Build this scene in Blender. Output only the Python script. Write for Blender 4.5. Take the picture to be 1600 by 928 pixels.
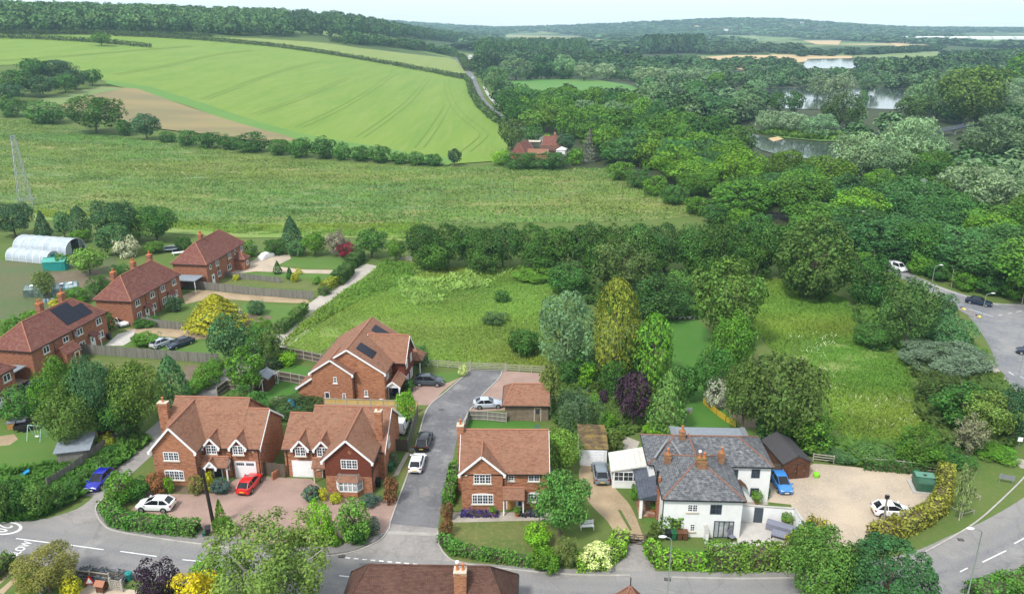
import bpy, math, random
import numpy as np
from mathutils import Vector, Matrix
from mathutils.geometry import delaunay_2d_cdt

R = math.radians
rnd = random.Random(11)
nr = np.random.default_rng(11)
S = bpy.context.scene
COL = S.collection
for q in list(S.objects):
    bpy.data.objects.remove(q)

# ------------------------------------------------------------------ camera numbers (drone 52 m up)
F, CH = 1236.0, 52.0
PITCH = math.atan(427 / F)
cp, sp = math.cos(PITCH), math.sin(PITCH)


def sst(a, b, t):
    t = min(1.0, max(0.0, (t - a) / (b - a)))
    return t * t * (3 - 2 * t)


def hgt(x, y):
    """terrain height: flat village floor, a chalk hill rising to the left, a far wooded ridge"""
    z = 0.0
    yy = max(y, 1.0)
    u = -.9 * x + .44 * y
    if u > 230:
        k = 1 - sst(-.24, 0.0, x / yy)
        z += (44 * sst(230, 880, u) + 16 * sst(640, 1050, u)) * k
    if y > 1500:
        z += 50 * math.exp(-((x - 1250) / 560) ** 2 - ((y - 4300) / 700) ** 2)
        z += 22 * math.exp(-((x - 2100) / 1500) ** 2 - ((y - 4600) / 600) ** 2)
        z += 20 * math.exp(-((x + 300) / 1600) ** 2 - ((y - 5200) / 700) ** 2)
        z += 18 * math.exp(-((x - 600) / 500) ** 2 - ((y - 4700) / 500) ** 2)
    return z


def ray(px, py):
    u, v = (px - 800) / F, (464 - py) / F
    return u, cp + v * sp, -sp + v * cp


def at(px, py, dz=0.0):
    """the point of the terrain (lifted by dz) that lies along this sight line"""
    dx, dy, dd = ray(px, py)
    t0 = t = 30.0
    while t < 9000:
        if CH + dd * t < hgt(dx * t, dy * t) + dz:
            break
        t0 = t
        t *= 1.02
    a, b = t0, t
    for _ in range(24):
        m = (a + b) / 2
        if CH + dd * m < hgt(dx * m, dy * m) + dz:
            b = m
        else:
            a = m
    return Vector((dx * b, dy * b, hgt(dx * b, dy * b)))


def pr(x, y, z):
    zz = z - CH
    dep = y * cp - zz * sp
    return 800 + F * x / dep, 464 - F * (y * sp + zz * cp) / dep


def zat(py, x, y):
    lo, hi = -5.0, 60.0
    for _ in range(40):
        m = (lo + hi) / 2
        if pr(x, y, m)[1] > py:
            lo = m
        else:
            hi = m
    return lo


# ------------------------------------------------------------------ object helpers
def link(o, parent=None):
    COL.objects.link(o)
    if parent is not None:
        o.parent = parent
    return o


def tag(o, label=None, cat=None, group=None, kind=None):
    if label:
        o['label'] = label
    if cat:
        o['category'] = cat
    if group:
        o['group'] = group
    if kind:
        o['kind'] = kind
    return o


def thing(name, label, cat, loc=(0, 0, 0), rz=0.0, group=None):
    o = link(bpy.data.objects.new(name, None))
    o.location = loc
    o.rotation_euler = (0, 0, rz)
    o.empty_display_size = .3
    return tag(o, label, cat, group)


def npmesh(name, v, f, mat=None, attrs=None):
    """fast mesh from numpy: f is an (n,k) array of equal-sided faces"""
    me = bpy.data.meshes.new(name)
    v = np.asarray(v, np.float32)
    f = np.asarray(f, np.int32)
    n, k = f.shape
    me.vertices.add(len(v))
    me.vertices.foreach_set('co', v.ravel())
    me.loops.add(n * k)
    me.loops.foreach_set('vertex_index', f.ravel())
    me.polygons.add(n)
    me.polygons.foreach_set('loop_start', np.arange(0, n * k, k, dtype=np.int32))
    for an, av in (attrs or {}).items():
        a = me.attributes.new(an, 'FLOAT', 'POINT')
        a.data.foreach_set('value', np.asarray(av, np.float32))
    me.update(calc_edges=True)
    if mat:
        me.materials.append(mat)
    return me


class MB:
    """collects boxes, bars, tubes and polygons; build() links them as ONE mesh object"""

    def __init__(s):
        s.v, s.f = [], []

    def poly(s, *pts):
        i = len(s.v)
        s.v += [tuple(p) for p in pts]
        s.f.append(tuple(range(i, i + len(pts))))
        return s

    def box(s, x0, y0, z0, x1, y1, z1):
        i = len(s.v)
        s.v += [(x, y, z) for z in (z0, z1) for x, y in ((x0, y0), (x1, y0), (x1, y1), (x0, y1))]
        for q in ((3, 2, 1, 0), (4, 5, 6, 7), (0, 1, 5, 4), (1, 2, 6, 5), (2, 3, 7, 6), (3, 0, 4, 7)):
            s.f.append(tuple(i + k for k in q))
        return s

    def bar(s, p, q, w, h=None, up=(0, 0, 1)):
        p, q = Vector(p), Vector(q)
        d = (q - p).normalized()
        a = d.cross(Vector(up))
        if a.length < 1e-4:
            a = d.cross(Vector((0, 1, 0)))
        a.normalize()
        b = a.cross(d)
        h = w if h is None else h
        i = len(s.v)
        for c in (p, q):
            for k, l in ((-1, -1), (1, -1), (1, 1), (-1, 1)):
                s.v.append(tuple(c + a * (k * w / 2) + b * (l * h / 2)))
        for m in ((0, 1, 2, 3), (7, 6, 5, 4), (0, 4, 5, 1), (1, 5, 6, 2), (2, 6, 7, 3), (3, 7, 4, 0)):
            s.f.append(tuple(i + k for k in m))
        return s

    def tube(s, pts, rad, n=8, cap=True):
        pts = [Vector(p) for p in pts]
        rs = rad if isinstance(rad, (list, tuple)) else [rad] * len(pts)
        base = len(s.v)
        for k, p in enumerate(pts):
            d = (pts[min(k + 1, len(pts) - 1)] - pts[max(k - 1, 0)]).normalized()
            a = d.cross(Vector((.31, .87, .4)))
            if a.length < .05:
                a = d.cross(Vector((1, 0, 0)))
            a.normalize()
            b = d.cross(a)
            for j in range(n):
                t = 2 * math.pi * j / n
                s.v.append(tuple(p + a * (math.cos(t) * rs[k]) + b * (math.sin(t) * rs[k])))
        for k in range(len(pts) - 1):
            for j in range(n):
                o, o2 = base + k * n, base + (k + 1) * n
                s.f.append((o + j, o + (j + 1) % n, o2 + (j + 1) % n, o2 + j))
        if cap:
            s.f.append(tuple(base + j for j in reversed(range(n))))
            s.f.append(tuple(base + (len(pts) - 1) * n + j for j in range(n)))
        return s

    def lathe(s, prof, n=12, c=(0, 0, 0)):
        return s.tube([(c[0], c[1], c[2] + z) for r, z in prof], [r for r, z in prof], n)

    def ball(s, c, rx, ry, rz, n=10, m=6):
        b = len(s.v)
        for i in range(m + 1):
            t = math.pi * i / m
            for j in range(n):
                q = 2 * math.pi * j / n
                s.v.append((c[0] + rx * math.sin(t) * math.cos(q), c[1] + ry * math.sin(t) * math.sin(q), c[2] + rz * math.cos(t)))
        for i in range(m):
            for j in range(n):
                s.f.append((b + i * n + j, b + (i + 1) * n + j, b + (i + 1) * n + (j + 1) % n, b + i * n + (j + 1) % n))
        return s

    def mesh(s, name, mat, smooth=False):
        me = bpy.data.meshes.new(name)
        me.from_pydata(s.v, [], s.f)
        if mat:
            me.materials.append(mat)
        if smooth:
            me.shade_smooth()
            me.set_sharp_from_angle(angle=R(38))
        me.update()
        return me

    def build(s, name, mat, parent=None, smooth=False, loc=None, rz=0):
        o = link(bpy.data.objects.new(name, s.mesh(name, mat, smooth)), parent)
        if loc is not None:
            o.location = loc
            o.rotation_euler = (0, 0, rz)
        return o


# ------------------------------------------------------------------ materials
MATS = {}


class NT:
    def __init__(s, name):
        s.m = bpy.data.materials.new(name)
        s.m.use_nodes = True
        s.t = s.m.node_tree
        s.t.nodes.clear()
        s.out = s.n('ShaderNodeOutputMaterial')

    def n(s, k, **kw):
        x = s.t.nodes.new(k)
        for a, b in kw.items():
            if a[0] == '_':
                x.inputs[a[1:].replace('_', ' ')].default_value = b
            else:
                setattr(x, a, b)
        return x

    def l(s, a, b):
        s.t.links.new(a, b)

    def mix(s, fac, a, b, mode='MIX'):
        x = s.n('ShaderNodeMix', data_type='RGBA', blend_type=mode)
        for i, val in ((0, fac), (6, a), (7, b)):
            if hasattr(val, 'is_linked') or hasattr(val, 'links'):
                s.l(val, x.inputs[i])
            elif i == 0:
                x.inputs[0].default_value = val
            else:
                x.inputs[i].default_value = (*val, 1)
        return x.outputs[2]

    def ramp(s, fac, lo, hi):
        x = s.n('ShaderNodeMapRange', clamp=True)
        x.inputs[1].default_value, x.inputs[2].default_value = lo, hi
        s.l(fac, x.inputs[0])
        return x.outputs[0]

    def noise(s, vec, scale, detail=3, rough=.55):
        x = s.n('ShaderNodeTexNoise', _Scale=scale, _Detail=detail, _Roughness=rough)
        s.l(vec, x.inputs['Vector'])
        return x.outputs[0]

    def pos(s, world=True, scale=None):
        o = s.n('ShaderNodeNewGeometry').outputs['Position'] if world else s.n('ShaderNodeTexCoord').outputs['Object']
        if scale:
            m = s.n('ShaderNodeMapping')
            m.inputs['Scale'].default_value = scale
            s.l(o, m.inputs[0])
            o = m.outputs[0]
        return o

    def fin(s, col, rough=.8, spec=.3, bump=None, bd=.05, metal=0):
        p = s.n('ShaderNodeBsdfPrincipled')
        if isinstance(col, tuple):
            p.inputs['Base Color'].default_value = (*col, 1)
        else:
            s.l(col, p.inputs['Base Color'])
        p.inputs['Roughness'].default_value = rough
        p.inputs['Specular IOR Level'].default_value = spec
        p.inputs['Metallic'].default_value = metal
        if bump is not None:
            b = s.n('ShaderNodeBump')
            b.inputs['Distance'].default_value = bd
            b.inputs['Strength'].default_value = .8
            s.l(bump, b.inputs['Height'])
            s.l(b.outputs[0], p.inputs['Normal'])
        s.l(p.outputs[0], s.out.inputs[0])
        s.p = p
        return s.m


def cracks(t, col, amt):
    """hairline cracks and old trench repairs in tarmac"""
    v = t.pos()
    d = t.n('ShaderNodeVectorMath', operation='MULTIPLY_ADD')
    n = t.n('ShaderNodeTexNoise', _Scale=.9, _Detail=3)
    t.l(v, n.inputs['Vector'])
    t.l(n.outputs['Color'], d.inputs[0])
    d.inputs[1].default_value = (1.6, 1.6, 0)
    t.l(v, d.inputs[2])
    x = t.n('ShaderNodeTexVoronoi', feature='DISTANCE_TO_EDGE', _Scale=.16)
    t.l(d.outputs[0], x.inputs['Vector'])
    f = t.n('ShaderNodeMapRange', clamp=True)
    f.inputs[1].default_value, f.inputs[2].default_value = .006, .014
    f.inputs[3].default_value, f.inputs[4].default_value = amt, 0
    t.l(x.outputs[0], f.inputs[0])
    col = t.mix(f.outputs[0], col, (.05, .05, .05))
    s = t.ramp(t.noise(t.pos(True, (.35, .35, 1)), .8, 5, .7), .56, .68)
    m = t.n('ShaderNodeMath', operation='MULTIPLY')
    t.l(s, m.inputs[0])
    m.inputs[1].default_value = .45
    return t.mix(m.outputs[0], col, (.30, .285, .265))


def mk(name, a, b=None, c=None, s1=.4, s2=3.0, amt=.6, rough=.85, spec=.25, bd=0, world=True, stretch=None, lo=.38, hi=.62, crack=0, rot=None):
    """two colours mottled by a broad noise, a third by a finer one"""
    if name in MATS:
        return MATS[name]
    t = NT(name)
    b = b or tuple(x * .8 for x in a)
    v = t.pos(world, stretch)
    if rot is not None:
        v.node.inputs['Rotation'].default_value = (0, 0, rot)
        v.node.vector_type = 'TEXTURE'
        v.node.inputs['Scale'].default_value = tuple(1 / q for q in stretch)
    f1 = t.ramp(t.noise(v, s1, 4), lo, hi)
    col = t.mix(f1, a, b)
    f2 = t.noise(v, s2, 4, .65)
    if c:
        m = t.n('ShaderNodeMath', operation='MULTIPLY')
        t.l(t.ramp(f2, .5, .7), m.inputs[0])
        m.inputs[1].default_value = amt
        col = t.mix(m.outputs[0], col, c)
    if crack:
        col = cracks(t, col, crack)
    MATS[name] = t.fin(col, rough, spec, f2 if bd else None, bd)
    return MATS[name]


def flat(name, col, rough=.5, spec=.5, metal=0.0):
    if name not in MATS:
        t = NT(name)
        v = t.pos(False)
        n = t.ramp(t.noise(v, 2.3, 3), .3, .7)
        MATS[name] = t.fin(t.mix(n, col, tuple(x * .86 for x in col)), rough, spec, metal=metal)
    return MATS[name]


def course(name, c1, c2, mortar, bw, bh, ms, patch=None, pamt=.5, rough=.85, spec=.2, pscale=.5, bd=.01):
    """bricks or roof tiles laid in courses on any upright or sloping face"""
    t = NT(name)
    v = t.pos(False)
    x = t.n('ShaderNodeSeparateXYZ')
    t.l(v, x.inputs[0])
    ad = t.n('ShaderNodeMath', operation='ADD')
    t.l(x.outputs[0], ad.inputs[0])
    t.l(x.outputs[1], ad.inputs[1])
    cv = t.n('ShaderNodeCombineXYZ')
    t.l(ad.outputs[0], cv.inputs[0])
    t.l(x.outputs[2], cv.inputs[1])
    b = t.n('ShaderNodeTexBrick', _Scale=1.0)
    b.inputs['Brick Width'].default_value = bw
    b.inputs['Row Height'].default_value = bh
    b.inputs['Mortar Size'].default_value = ms
    b.inputs['Bias'].default_value = -.1
    b.inputs['Color1'].default_value = (*c1, 1)
    b.inputs['Color2'].default_value = (*c2, 1)
    b.inputs['Mortar'].default_value = (*mortar, 1)
    t.l(cv.outputs[0], b.inputs['Vector'])
    # burnt and pale bricks in short runs, then broad weathering
    n1 = t.ramp(t.noise(t.pos(False, (1.6, 1.6, 7)), 1.1, 3, .7), .42, .66)
    col = t.mix(n1, b.outputs['Color'], tuple(q * .55 for q in c2))
    n2 = t.ramp(t.noise(v, pscale, 5, .65), .45, .7)
    m = t.n('ShaderNodeMath', operation='MULTIPLY')
    t.l(n2, m.inputs[0])
    m.inputs[1].default_value = pamt
    col = t.mix(m.outputs[0], col, patch or tuple(min(1, q * 1.3) for q in c1))
    MATS[name] = t.fin(col, rough, spec, b.outputs['Fac'], -bd)
    return MATS[name]


M_BRICK = course('red_brick', (.47, .165, .07), (.33, .10, .045), (.42, .30, .21), .225, .075, .012, (.50, .22, .11), .35)
M_BRICK2 = course('old_brick', (.40, .135, .06), (.30, .09, .045), (.32, .23, .17), .225, .075, .012, (.28, .11, .06), .5)
M_HUNG = course('hung_tile', (.24, .065, .035), (.18, .05, .03), (.07, .025, .02), .17, .10, .012, (.20, .06, .035), .3)
M_TILE = course('clay_roof_tile', (.37, .18, .108), (.28, .135, .085), (.13, .068, .05), .17, .085, .012, (.24, .135, .085), .75, pscale=.7)
M_TILE2 = course('old_roof_tile', (.27, .095, .075), (.20, .07, .056), (.07, .03, .03), .17, .085, .012, (.21, .13, .085), .6, pscale=1.6)
M_TILE3 = course('brown_roof_tile', (.155, .075, .055), (.11, .055, .042), (.05, .03, .025), .17, .085, .012, (.16, .09, .06), .4)
M_MOSS = course('mossy_roof', (.10, .065, .045), (.16, .11, .06), (.04, .03, .02), .25, .12, .015, (.30, .22, .05), .7, pscale=1.1)
M_SLATE = course('grey_slate', (.125, .13, .142), (.09, .095, .105), (.04, .042, .046), .30, .11, .01, (.34, .34, .33), .45, rough=.6, spec=.3, pscale=2.6)
M_SLATE2 = course('dark_slate', (.085, .095, .125), (.065, .075, .10), (.03, .033, .04), .30, .11, .01, (.13, .14, .17), .5, rough=.5, spec=.4)
M_RIDGE = flat('ridge_tile', (.36, .16, .10), .8, .2)
M_RIDGE2 = flat('terracotta_ridge', (.24, .115, .08), .8, .2)
M_RENDER = mk('white_render', (.74, .74, .73), (.70, .70, .69), (.58, .58, .55), 1.0, .5, .25, world=False)
M_WHITE = flat('white_paint', (.82, .82, .82), .4, .4)
M_DARK = flat('dark_plastic', (.018, .018, .02), .4, .4)
M_SLATEGREY = flat('slate_grey_paint', (.055, .07, .09), .4, .4)
M_STONE = flat('stone_sill', (.55, .48, .38), .8, .2)
M_LEAD = flat('lead_sheet', (.20, .21, .22), .55, .4)
M_POT = flat('clay_pot', (.50, .17, .07), .8, .2)
M_CREAM = flat('cream_pot', (.62, .55, .42), .8, .2)
M_OAK = flat('oak', (.42, .22, .07), .6, .3)
M_BOARD = course('weather_board', (.25, .19, .135), (.20, .15, .11), (.06, .045, .035), 3.0, .17, .02, (.27, .22, .17), .4)
M_SHED = course('brown_shed_board', (.15, .065, .035), (.11, .05, .03), (.04, .02, .015), 3.0, .15, .02, (.17, .08, .045), .4)
M_FELT = flat('roof_felt', (.065, .062, .066), .9, .2)
M_FELT2 = flat('grey_felt', (.22, .25, .28), .85, .2)
M_FENCE = mk('grey_fence_wood', (.20, .19, .17), (.14, .13, .115), (.26, .25, .22), .8, 6, .5, world=False, stretch=(3, 3, .3))
M_FENCE2 = mk('brown_fence_wood', (.115, .09, .068), (.085, .068, .052), (.15, .125, .10), .8, 6, .5, world=False, stretch=(3, 3, .3))
M_FENCE3 = mk('new_fence_wood', (.56, .38, .15), (.50, .33, .12), (.6, .43, .19), .5, 5, .5, world=False, stretch=(3, 3, .3))
M_RAIL = flat('weathered_rail', (.36, .33, .28), .85, .2)
M_SOLAR = flat('solar_panel', (.007, .009, .020), .45, .25)
M_STEEL = flat('galvanised_steel', (.40, .42, .43), .45, .5, .6)
M_LAMP = flat('grey_green_post', (.20, .24, .21), .5, .4)
M_POLEWOOD = flat('creosoted_wood', (.028, .022, .02), .85, .2)
M_POLEWOOD2 = flat('grey_pole_wood', (.26, .22, .18), .85, .2)
M_BLACKBIN = flat('black_bin', (.016, .018, .02), .45, .4)
M_GREENBIN = flat('green_bin', (.02, .11, .05), .45, .4)
M_BROWNBIN = flat('brown_bin', (.13, .06, .03), .45, .4)
M_TANK = flat('green_tank', (.03, .10, .06), .5, .4)
M_GREY = flat('grey_fabric', (.20, .21, .26), .9, .2)
M_SKYBLUE = flat('sky_blue_plastic', (.03, .30, .55), .5, .4)
M_TEAL = flat('teal_fabric', (.02, .24, .22), .7, .2)
M_RED = flat('red_paint', (.5, .02, .02), .4, .4)
M_YELLOW = flat('bright_yellow', (.75, .60, .12), .5, .4)
M_LIME = flat('lime_plastic', (.22, .55, .03), .5, .4)
M_CONC = mk('concrete', (.42, .40, .37), (.35, .34, .31), (.28, .27, .25), .5, 4, .5)
M_TYRE = flat('tyre_rubber', (.012, .012, .012), .8, .2)
M_RIM = flat('alloy_rim', (.42, .43, .44), .35, .5, .7)
M_PLATEW = flat('pale_plate', (.75, .75, .72), .5, .3)
M_PLATEY = flat('yellow_plate', (.70, .52, .05), .5, .3)
M_TAIL = flat('red_lens', (.28, .01, .012), .2, .5)
M_HEADL = flat('clear_lens', (.65, .67, .70), .15, .6)


def glassmat(name, col, rough=.06, spec=.6):
    t = NT(name)
    v = t.pos(False)
    n = t.ramp(t.noise(v, .9, 2), .35, .65)
    MATS[name] = t.fin(t.mix(n, col, tuple(q * .35 for q in col)), rough, spec)
    return MATS[name]


M_GLASS = glassmat('window_glass', (.05, .06, .08))
M_CARGLASS = glassmat('car_glass', (.012, .014, .018), .05, .5)
M_NET = glassmat('net_curtain_glass', (.42, .44, .45), .2, .4)


def paintmat():
    t = NT('car_paint')
    oi = t.n('ShaderNodeObjectInfo')
    m = t.fin(oi.outputs['Color'], .28, .5)
    t.p.inputs['Coat Weight'].default_value = .4
    t.p.inputs['Coat Roughness'].default_value = .08
    return m


M_PAINT = paintmat()


def polymat():
    t = NT('polythene')
    v = t.pos(False)
    n = t.ramp(t.noise(v, .7, 4), .35, .65)
    t.fin(t.mix(n, (.40, .45, .50), (.30, .35, .39)), .35, .4)
    return t.m


M_POLY = polymat()


def foliage(name, trans=.18, rough=.55, vary=1.0, lo=.45, hi=1.75):
    """leaf colour from the object's own colour, each leaf clump a little lighter, darker or yellower"""
    t = NT(name)
    oi = t.n('ShaderNodeObjectInfo')
    a = t.n('ShaderNodeAttribute', attribute_name='tint')
    b = t.n('ShaderNodeAttribute', attribute_name='tone')
    base = oi.outputs['Color']
    hs = t.n('ShaderNodeHueSaturation')
    t.l(base, hs.inputs['Color'])
    mh = t.n('ShaderNodeMapRange')
    t.l(b.outputs['Fac'], mh.inputs[0])
    mh.inputs[3].default_value, mh.inputs[4].default_value = .5 - .018 * vary, .5 + .010 * vary
    t.l(mh.outputs[0], hs.inputs['Hue'])
    mv = t.n('ShaderNodeMapRange')
    t.l(a.outputs['Fac'], mv.inputs[0])
    mv.inputs[3].default_value, mv.inputs[4].default_value = lo, hi
    t.l(mv.outputs[0], hs.inputs['Value'])
    hs2 = t.n('ShaderNodeHueSaturation')
    t.l(hs.outputs[0], hs2.inputs['Color'])
    mr = t.n('ShaderNodeMapRange')
    t.l(oi.outputs['Random'], mr.inputs[0])
    mr.inputs[3].default_value, mr.inputs[4].default_value = 1.12, 1.6
    t.l(mr.outputs[0], hs2.inputs['Value'])
    hs2.inputs['Saturation'].default_value = 1.04
    p = t.n('ShaderNodeBsdfPrincipled')
    t.l(hs2.outputs[0], p.inputs['Base Color'])
    p.inputs['Roughness'].default_value = rough
    p.inputs['Specular IOR Level'].default_value = .1
    tr = t.n('ShaderNodeBsdfTranslucent')
    t.l(hs2.outputs[0], tr.inputs[0])
    m = t.n('ShaderNodeMixShader')
    m.inputs[0].default_value = trans
    t.l(p.outputs[0], m.inputs[1])
    t.l(tr.outputs[0], m.inputs[2])
    t.l(m.outputs[0], t.out.inputs[0])
    return t.m


M_LEAF = foliage('leaves')
M_CREAMROOF = flat('cream_sheet_roof', (.56, .55, .50), .6, .3)
M_BARK = mk('bark', (.12, .09, .065), (.08, .06, .045), (.17, .14, .11), 1.5, 8, .5, world=False)
M_BARKW = mk('pale_bark', (.42, .38, .33), (.30, .27, .23), (.5, .47, .42), 1.5, 8, .5, world=False)
# ------------------------------------------------------------------ vegetation
def unit(n, g=nr):
    v = g.normal(size=(n, 3))
    return v / np.linalg.norm(v, axis=1, keepdims=True)


def leaves_mesh(pos, nrm, size, aspect=.62, g=nr, tint=None, tone=None):
    """diamond leaf clumps: verts, faces, attributes"""
    n = len(pos)
    nrm = nrm / np.maximum(np.linalg.norm(nrm, axis=1, keepdims=True), 1e-6)
    a = np.cross(nrm, unit(n, g))
    a /= np.maximum(np.linalg.norm(a, axis=1, keepdims=True), 1e-6)
    b = np.cross(nrm, a)
    s = (size * g.uniform(.55, 1.2, n) ** 1.6 * 1.12)[:, None]
    lift = nrm * s * .18
    v = np.empty((n, 4, 3))
    v[:, 0] = pos - a * s * .5
    v[:, 1] = pos - b * s * .5 * aspect + lift
    v[:, 2] = pos + a * s * .5
    v[:, 3] = pos + b * s * .5 * aspect + lift
    if tint is None:
        tint = g.uniform(0, 1, n)
    if tone is None:
        tone = g.uniform(0, 1, n)
    return v.reshape(-1, 3), np.arange(n * 4).reshape(-1, 4), {'tint': np.repeat(tint, 4), 'tone': np.repeat(tone, 4)}


def crown_pts(kind, n, seed):
    """leaf positions and directions of a crown one unit high and one unit wide, standing on z = 0"""
    g = np.random.default_rng(seed)
    P, N, T, Q = [], [], [], []
    if kind in ('broad', 'shrub', 'willow', 'birch', 'round'):
        cz, rz = {'broad': (.56, .44), 'shrub': (.44, .52), 'willow': (.52, .48), 'birch': (.54, .46), 'round': (.5, .5)}[kind]
        nl = {'broad': 46, 'shrub': 36, 'willow': 50, 'birch': 54, 'round': 90}[kind]
        lr = {'broad': (.11, .19), 'shrub': (.12, .2), 'willow': (.09, .17), 'birch': (.07, .15), 'round': (.07, .12)}[kind]
        k = np.arange(nl) + .5
        ph = np.arccos(1 - 2 * k / nl)
        th = math.pi * (1 + 5 ** .5) * k + seed
        d = np.c_[np.cos(th) * np.sin(ph), np.sin(th) * np.sin(ph), np.cos(ph)]
        jit = g.normal(size=(nl, 3)) * (.10 if kind == 'round' else .22)
        d = d + jit
        d /= np.linalg.norm(d, axis=1, keepdims=True)
        rr = g.uniform(*lr, nl)
        out = g.uniform(.70, 1.06, nl) if kind != 'birch' else g.uniform(.55, 1.1, nl)
        if kind == 'round':
            out = g.uniform(.92, 1.0, nl)
        c = d * out[:, None] * np.array([.5, .5, rz]) - d * rr[:, None] * .8
        c[:, 2] += cz
        low = c[:, 2] < .2
        c[low, :2] *= .8
        w = rr ** 2
        li = g.choice(nl, n, p=w / w.sum())
        dv = unit(n, g)
        dv = dv * .8 + d[li] * .55 + np.array([0, 0, .25])
        dv /= np.linalg.norm(dv, axis=1, keepdims=True)
        rad = g.uniform(.72, 1.08, n) if kind != 'birch' else g.uniform(.3, 1.15, n)
        P = c[li] + dv * (rr[li] * rad)[:, None]
        up = .25 if kind not in ('willow',) else .05
        N = dv + unit(n, g) * (.75 if kind != 'willow' else 1.0) + np.array([0, 0, up + .35])
        lt = g.uniform(-.16, .16, nl)
        T = np.clip(g.uniform(.15, .85, n) + lt[li], 0, 1)
        Q = np.clip(g.uniform(.2, .8, n) + g.uniform(-.3, .3, nl)[li], 0, 1)
        ins = g.random(n) < .12
        P[ins] = np.array([0, 0, cz]) + (P[ins] - np.array([0, 0, cz])) * g.uniform(.45, .85, ins.sum())[:, None]
        P[:, 2] = np.maximum(P[:, 2], .02)
    elif kind in ('cone', 'column', 'cypress', 'fir'):
        z = g.random(n) ** {'cone': 1.25, 'column': 1.0, 'cypress': 1.0, 'fir': 1.35}[kind]
        if kind == 'cone':
            r = .5 * np.minimum(1, (1 - z) ** .75 * 1.15) * np.minimum(1, .55 + z * 3)
        elif kind == 'fir':
            r = .5 * (1 - z) ** .9 * (.72 + .28 * (((z * 9) % 1.0) < .55))
        elif kind == 'column':
            r = .5 * np.sqrt(np.clip(1 - (z * 2 - .95) ** 2 * .9, .02, 1))
        else:
            r = .5 * np.clip(1 - z ** 2.8, 0, 1) ** .85 * np.minimum(1, .72 + z * 1.2)
        th = g.uniform(0, 2 * math.pi, n)
        bumps = 1 + .13 * np.sin(th * 5 + z * 17 + seed) * np.sin(z * 23 + th * 2) + .08 * np.sin(th * 11 + z * 41)
        r = r * bumps * g.uniform(.78, 1.04, n)
        P = np.c_[np.cos(th) * r, np.sin(th) * r, .03 + z * .97]
        N = np.c_[np.cos(th), np.sin(th), np.full(n, .8)] + unit(n, g) * .7
        T = np.clip(.5 + (bumps - 1) * 2 + g.uniform(-.35, .35, n), 0, 1)
        Q = g.uniform(0, 1, n)
    elif kind == 'weep':
        ns = max(60, n // 60)
        th = g.uniform(0, 2 * math.pi, ns)
        reach = g.uniform(.12, .5, ns)
        i = g.integers(0, ns, n)
        u = g.random(n)
        arch = np.sin(np.clip(u * 1.5, 0, 1) * math.pi / 2)
        top = g.uniform(.72, 1.0, ns)[i]
        z = np.where(u < .35, top * (.8 + .2 * np.sin(u / .35 * math.pi / 2)), top * (1 - ((u - .35) / .65) ** 1.3 * .9))
        r = reach[i] * arch
        P = np.c_[np.cos(th[i]) * r, np.sin(th[i]) * r, z] + g.normal(size=(n, 3)) * .014
        N = unit(n, g) + np.c_[np.cos(th[i]), np.sin(th[i]), np.full(n, .5)]
        T = np.clip(g.uniform(.1, .9, n), 0, 1)
        Q = g.uniform(0, 1, n)
    return P, N, T, Q, g


LOD = {4: 11000, 3: 5600, 2: 2600, 1: 1100, 0: 420}
CRN = {}


def crown_mesh(kind, lod, var):
    k = (kind, lod, var)
    if k not in CRN:
        n = LOD[lod]
        if kind == 'birch':
            n = int(n * 1.5)
        if kind == 'round':
            n = int(n * 1.4)
        P, N, T, Q, g = crown_pts(kind, n, 100 + var * 17 + len(kind))
        cov = {'birch': 9.5, 'weep': 5, 'willow': 9, 'round': 14}.get(kind, 9.5)
        s = math.sqrt(cov / n)
        asp = {'willow': .34, 'weep': .3, 'round': .7, 'cone': .45, 'fir': .4, 'cypress': .5, 'broad': .62}.get(kind, .62)
        s *= math.sqrt(.62 / asp)
        v, f, at_ = leaves_mesh(P, N, s, asp, g, T, Q)
        CRN[k] = npmesh(kind + '_crown', v, f, M_LEAF, at_)
    return CRN[k]


TRK = {}


def trunk_mesh(kind, var, pale=False):
    k = (kind, var, pale)
    if k not in TRK:
        g = random.Random(var * 7 + len(kind))
        b = MB()
        if kind in ('broad', 'willow', 'birch', 'shrub', 'round', 'weep'):
            top = Vector((g.uniform(-.04, .04), g.uniform(-.04, .04), .5))
            r0 = .030
            b.tube([(0, 0, 0), (0, 0, .02), (top.x * .5, top.y * .5, .26), top], [r0 * 1.5, r0, r0 * .8, r0 * .6], 8)
            for i in range(9 if kind == 'birch' else 6):
                a = i * 1.05 + g.uniform(-.3, .3)
                z = g.uniform(.22, .5)
                e = Vector((math.cos(a) * g.uniform(.25, .42), math.sin(a) * g.uniform(.25, .42), g.uniform(.55, .95)))
                s = Vector((top.x * z, top.y * z, z))
                m = s.lerp(e, .5) + Vector((0, 0, -.04))
                b.tube([s, m, e], [r0 * .5, r0 * .33, r0 * .08], 5)
        else:
            b.tube([(0, 0, 0), (0, 0, .5), (0, 0, .97)], [.026, .017, .003], 7)
        TRK[k] = b.mesh('trunk', M_BARKW if pale else M_BARK, True)
    return TRK[k]


C_MID, C_DARK, C_BRI = (.070, .160, .022), (.040, .105, .022), (.115, .25, .024)
C_DEEP, C_YEL, C_GOLD = (.030, .07, .024), (.26, .275, .026), (.46, .38, .028)
C_SIL, C_SIL2, C_PUR = (.15, .22, .115), (.098, .168, .075), (.034, .019, .032)
C_OLIVE, C_RED, C_GREYG = (.085, .12, .03), (.15, .02, .034), (.12, .165, .095)
C_COP, C_CREAM, C_PINE = (.15, .075, .035), (.36, .42, .16), (.036, .080, .034)
C_BLUEG, C_FRESH = (.054, .122, .046), (.10, .195, .035)
ntree = [0]


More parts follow.
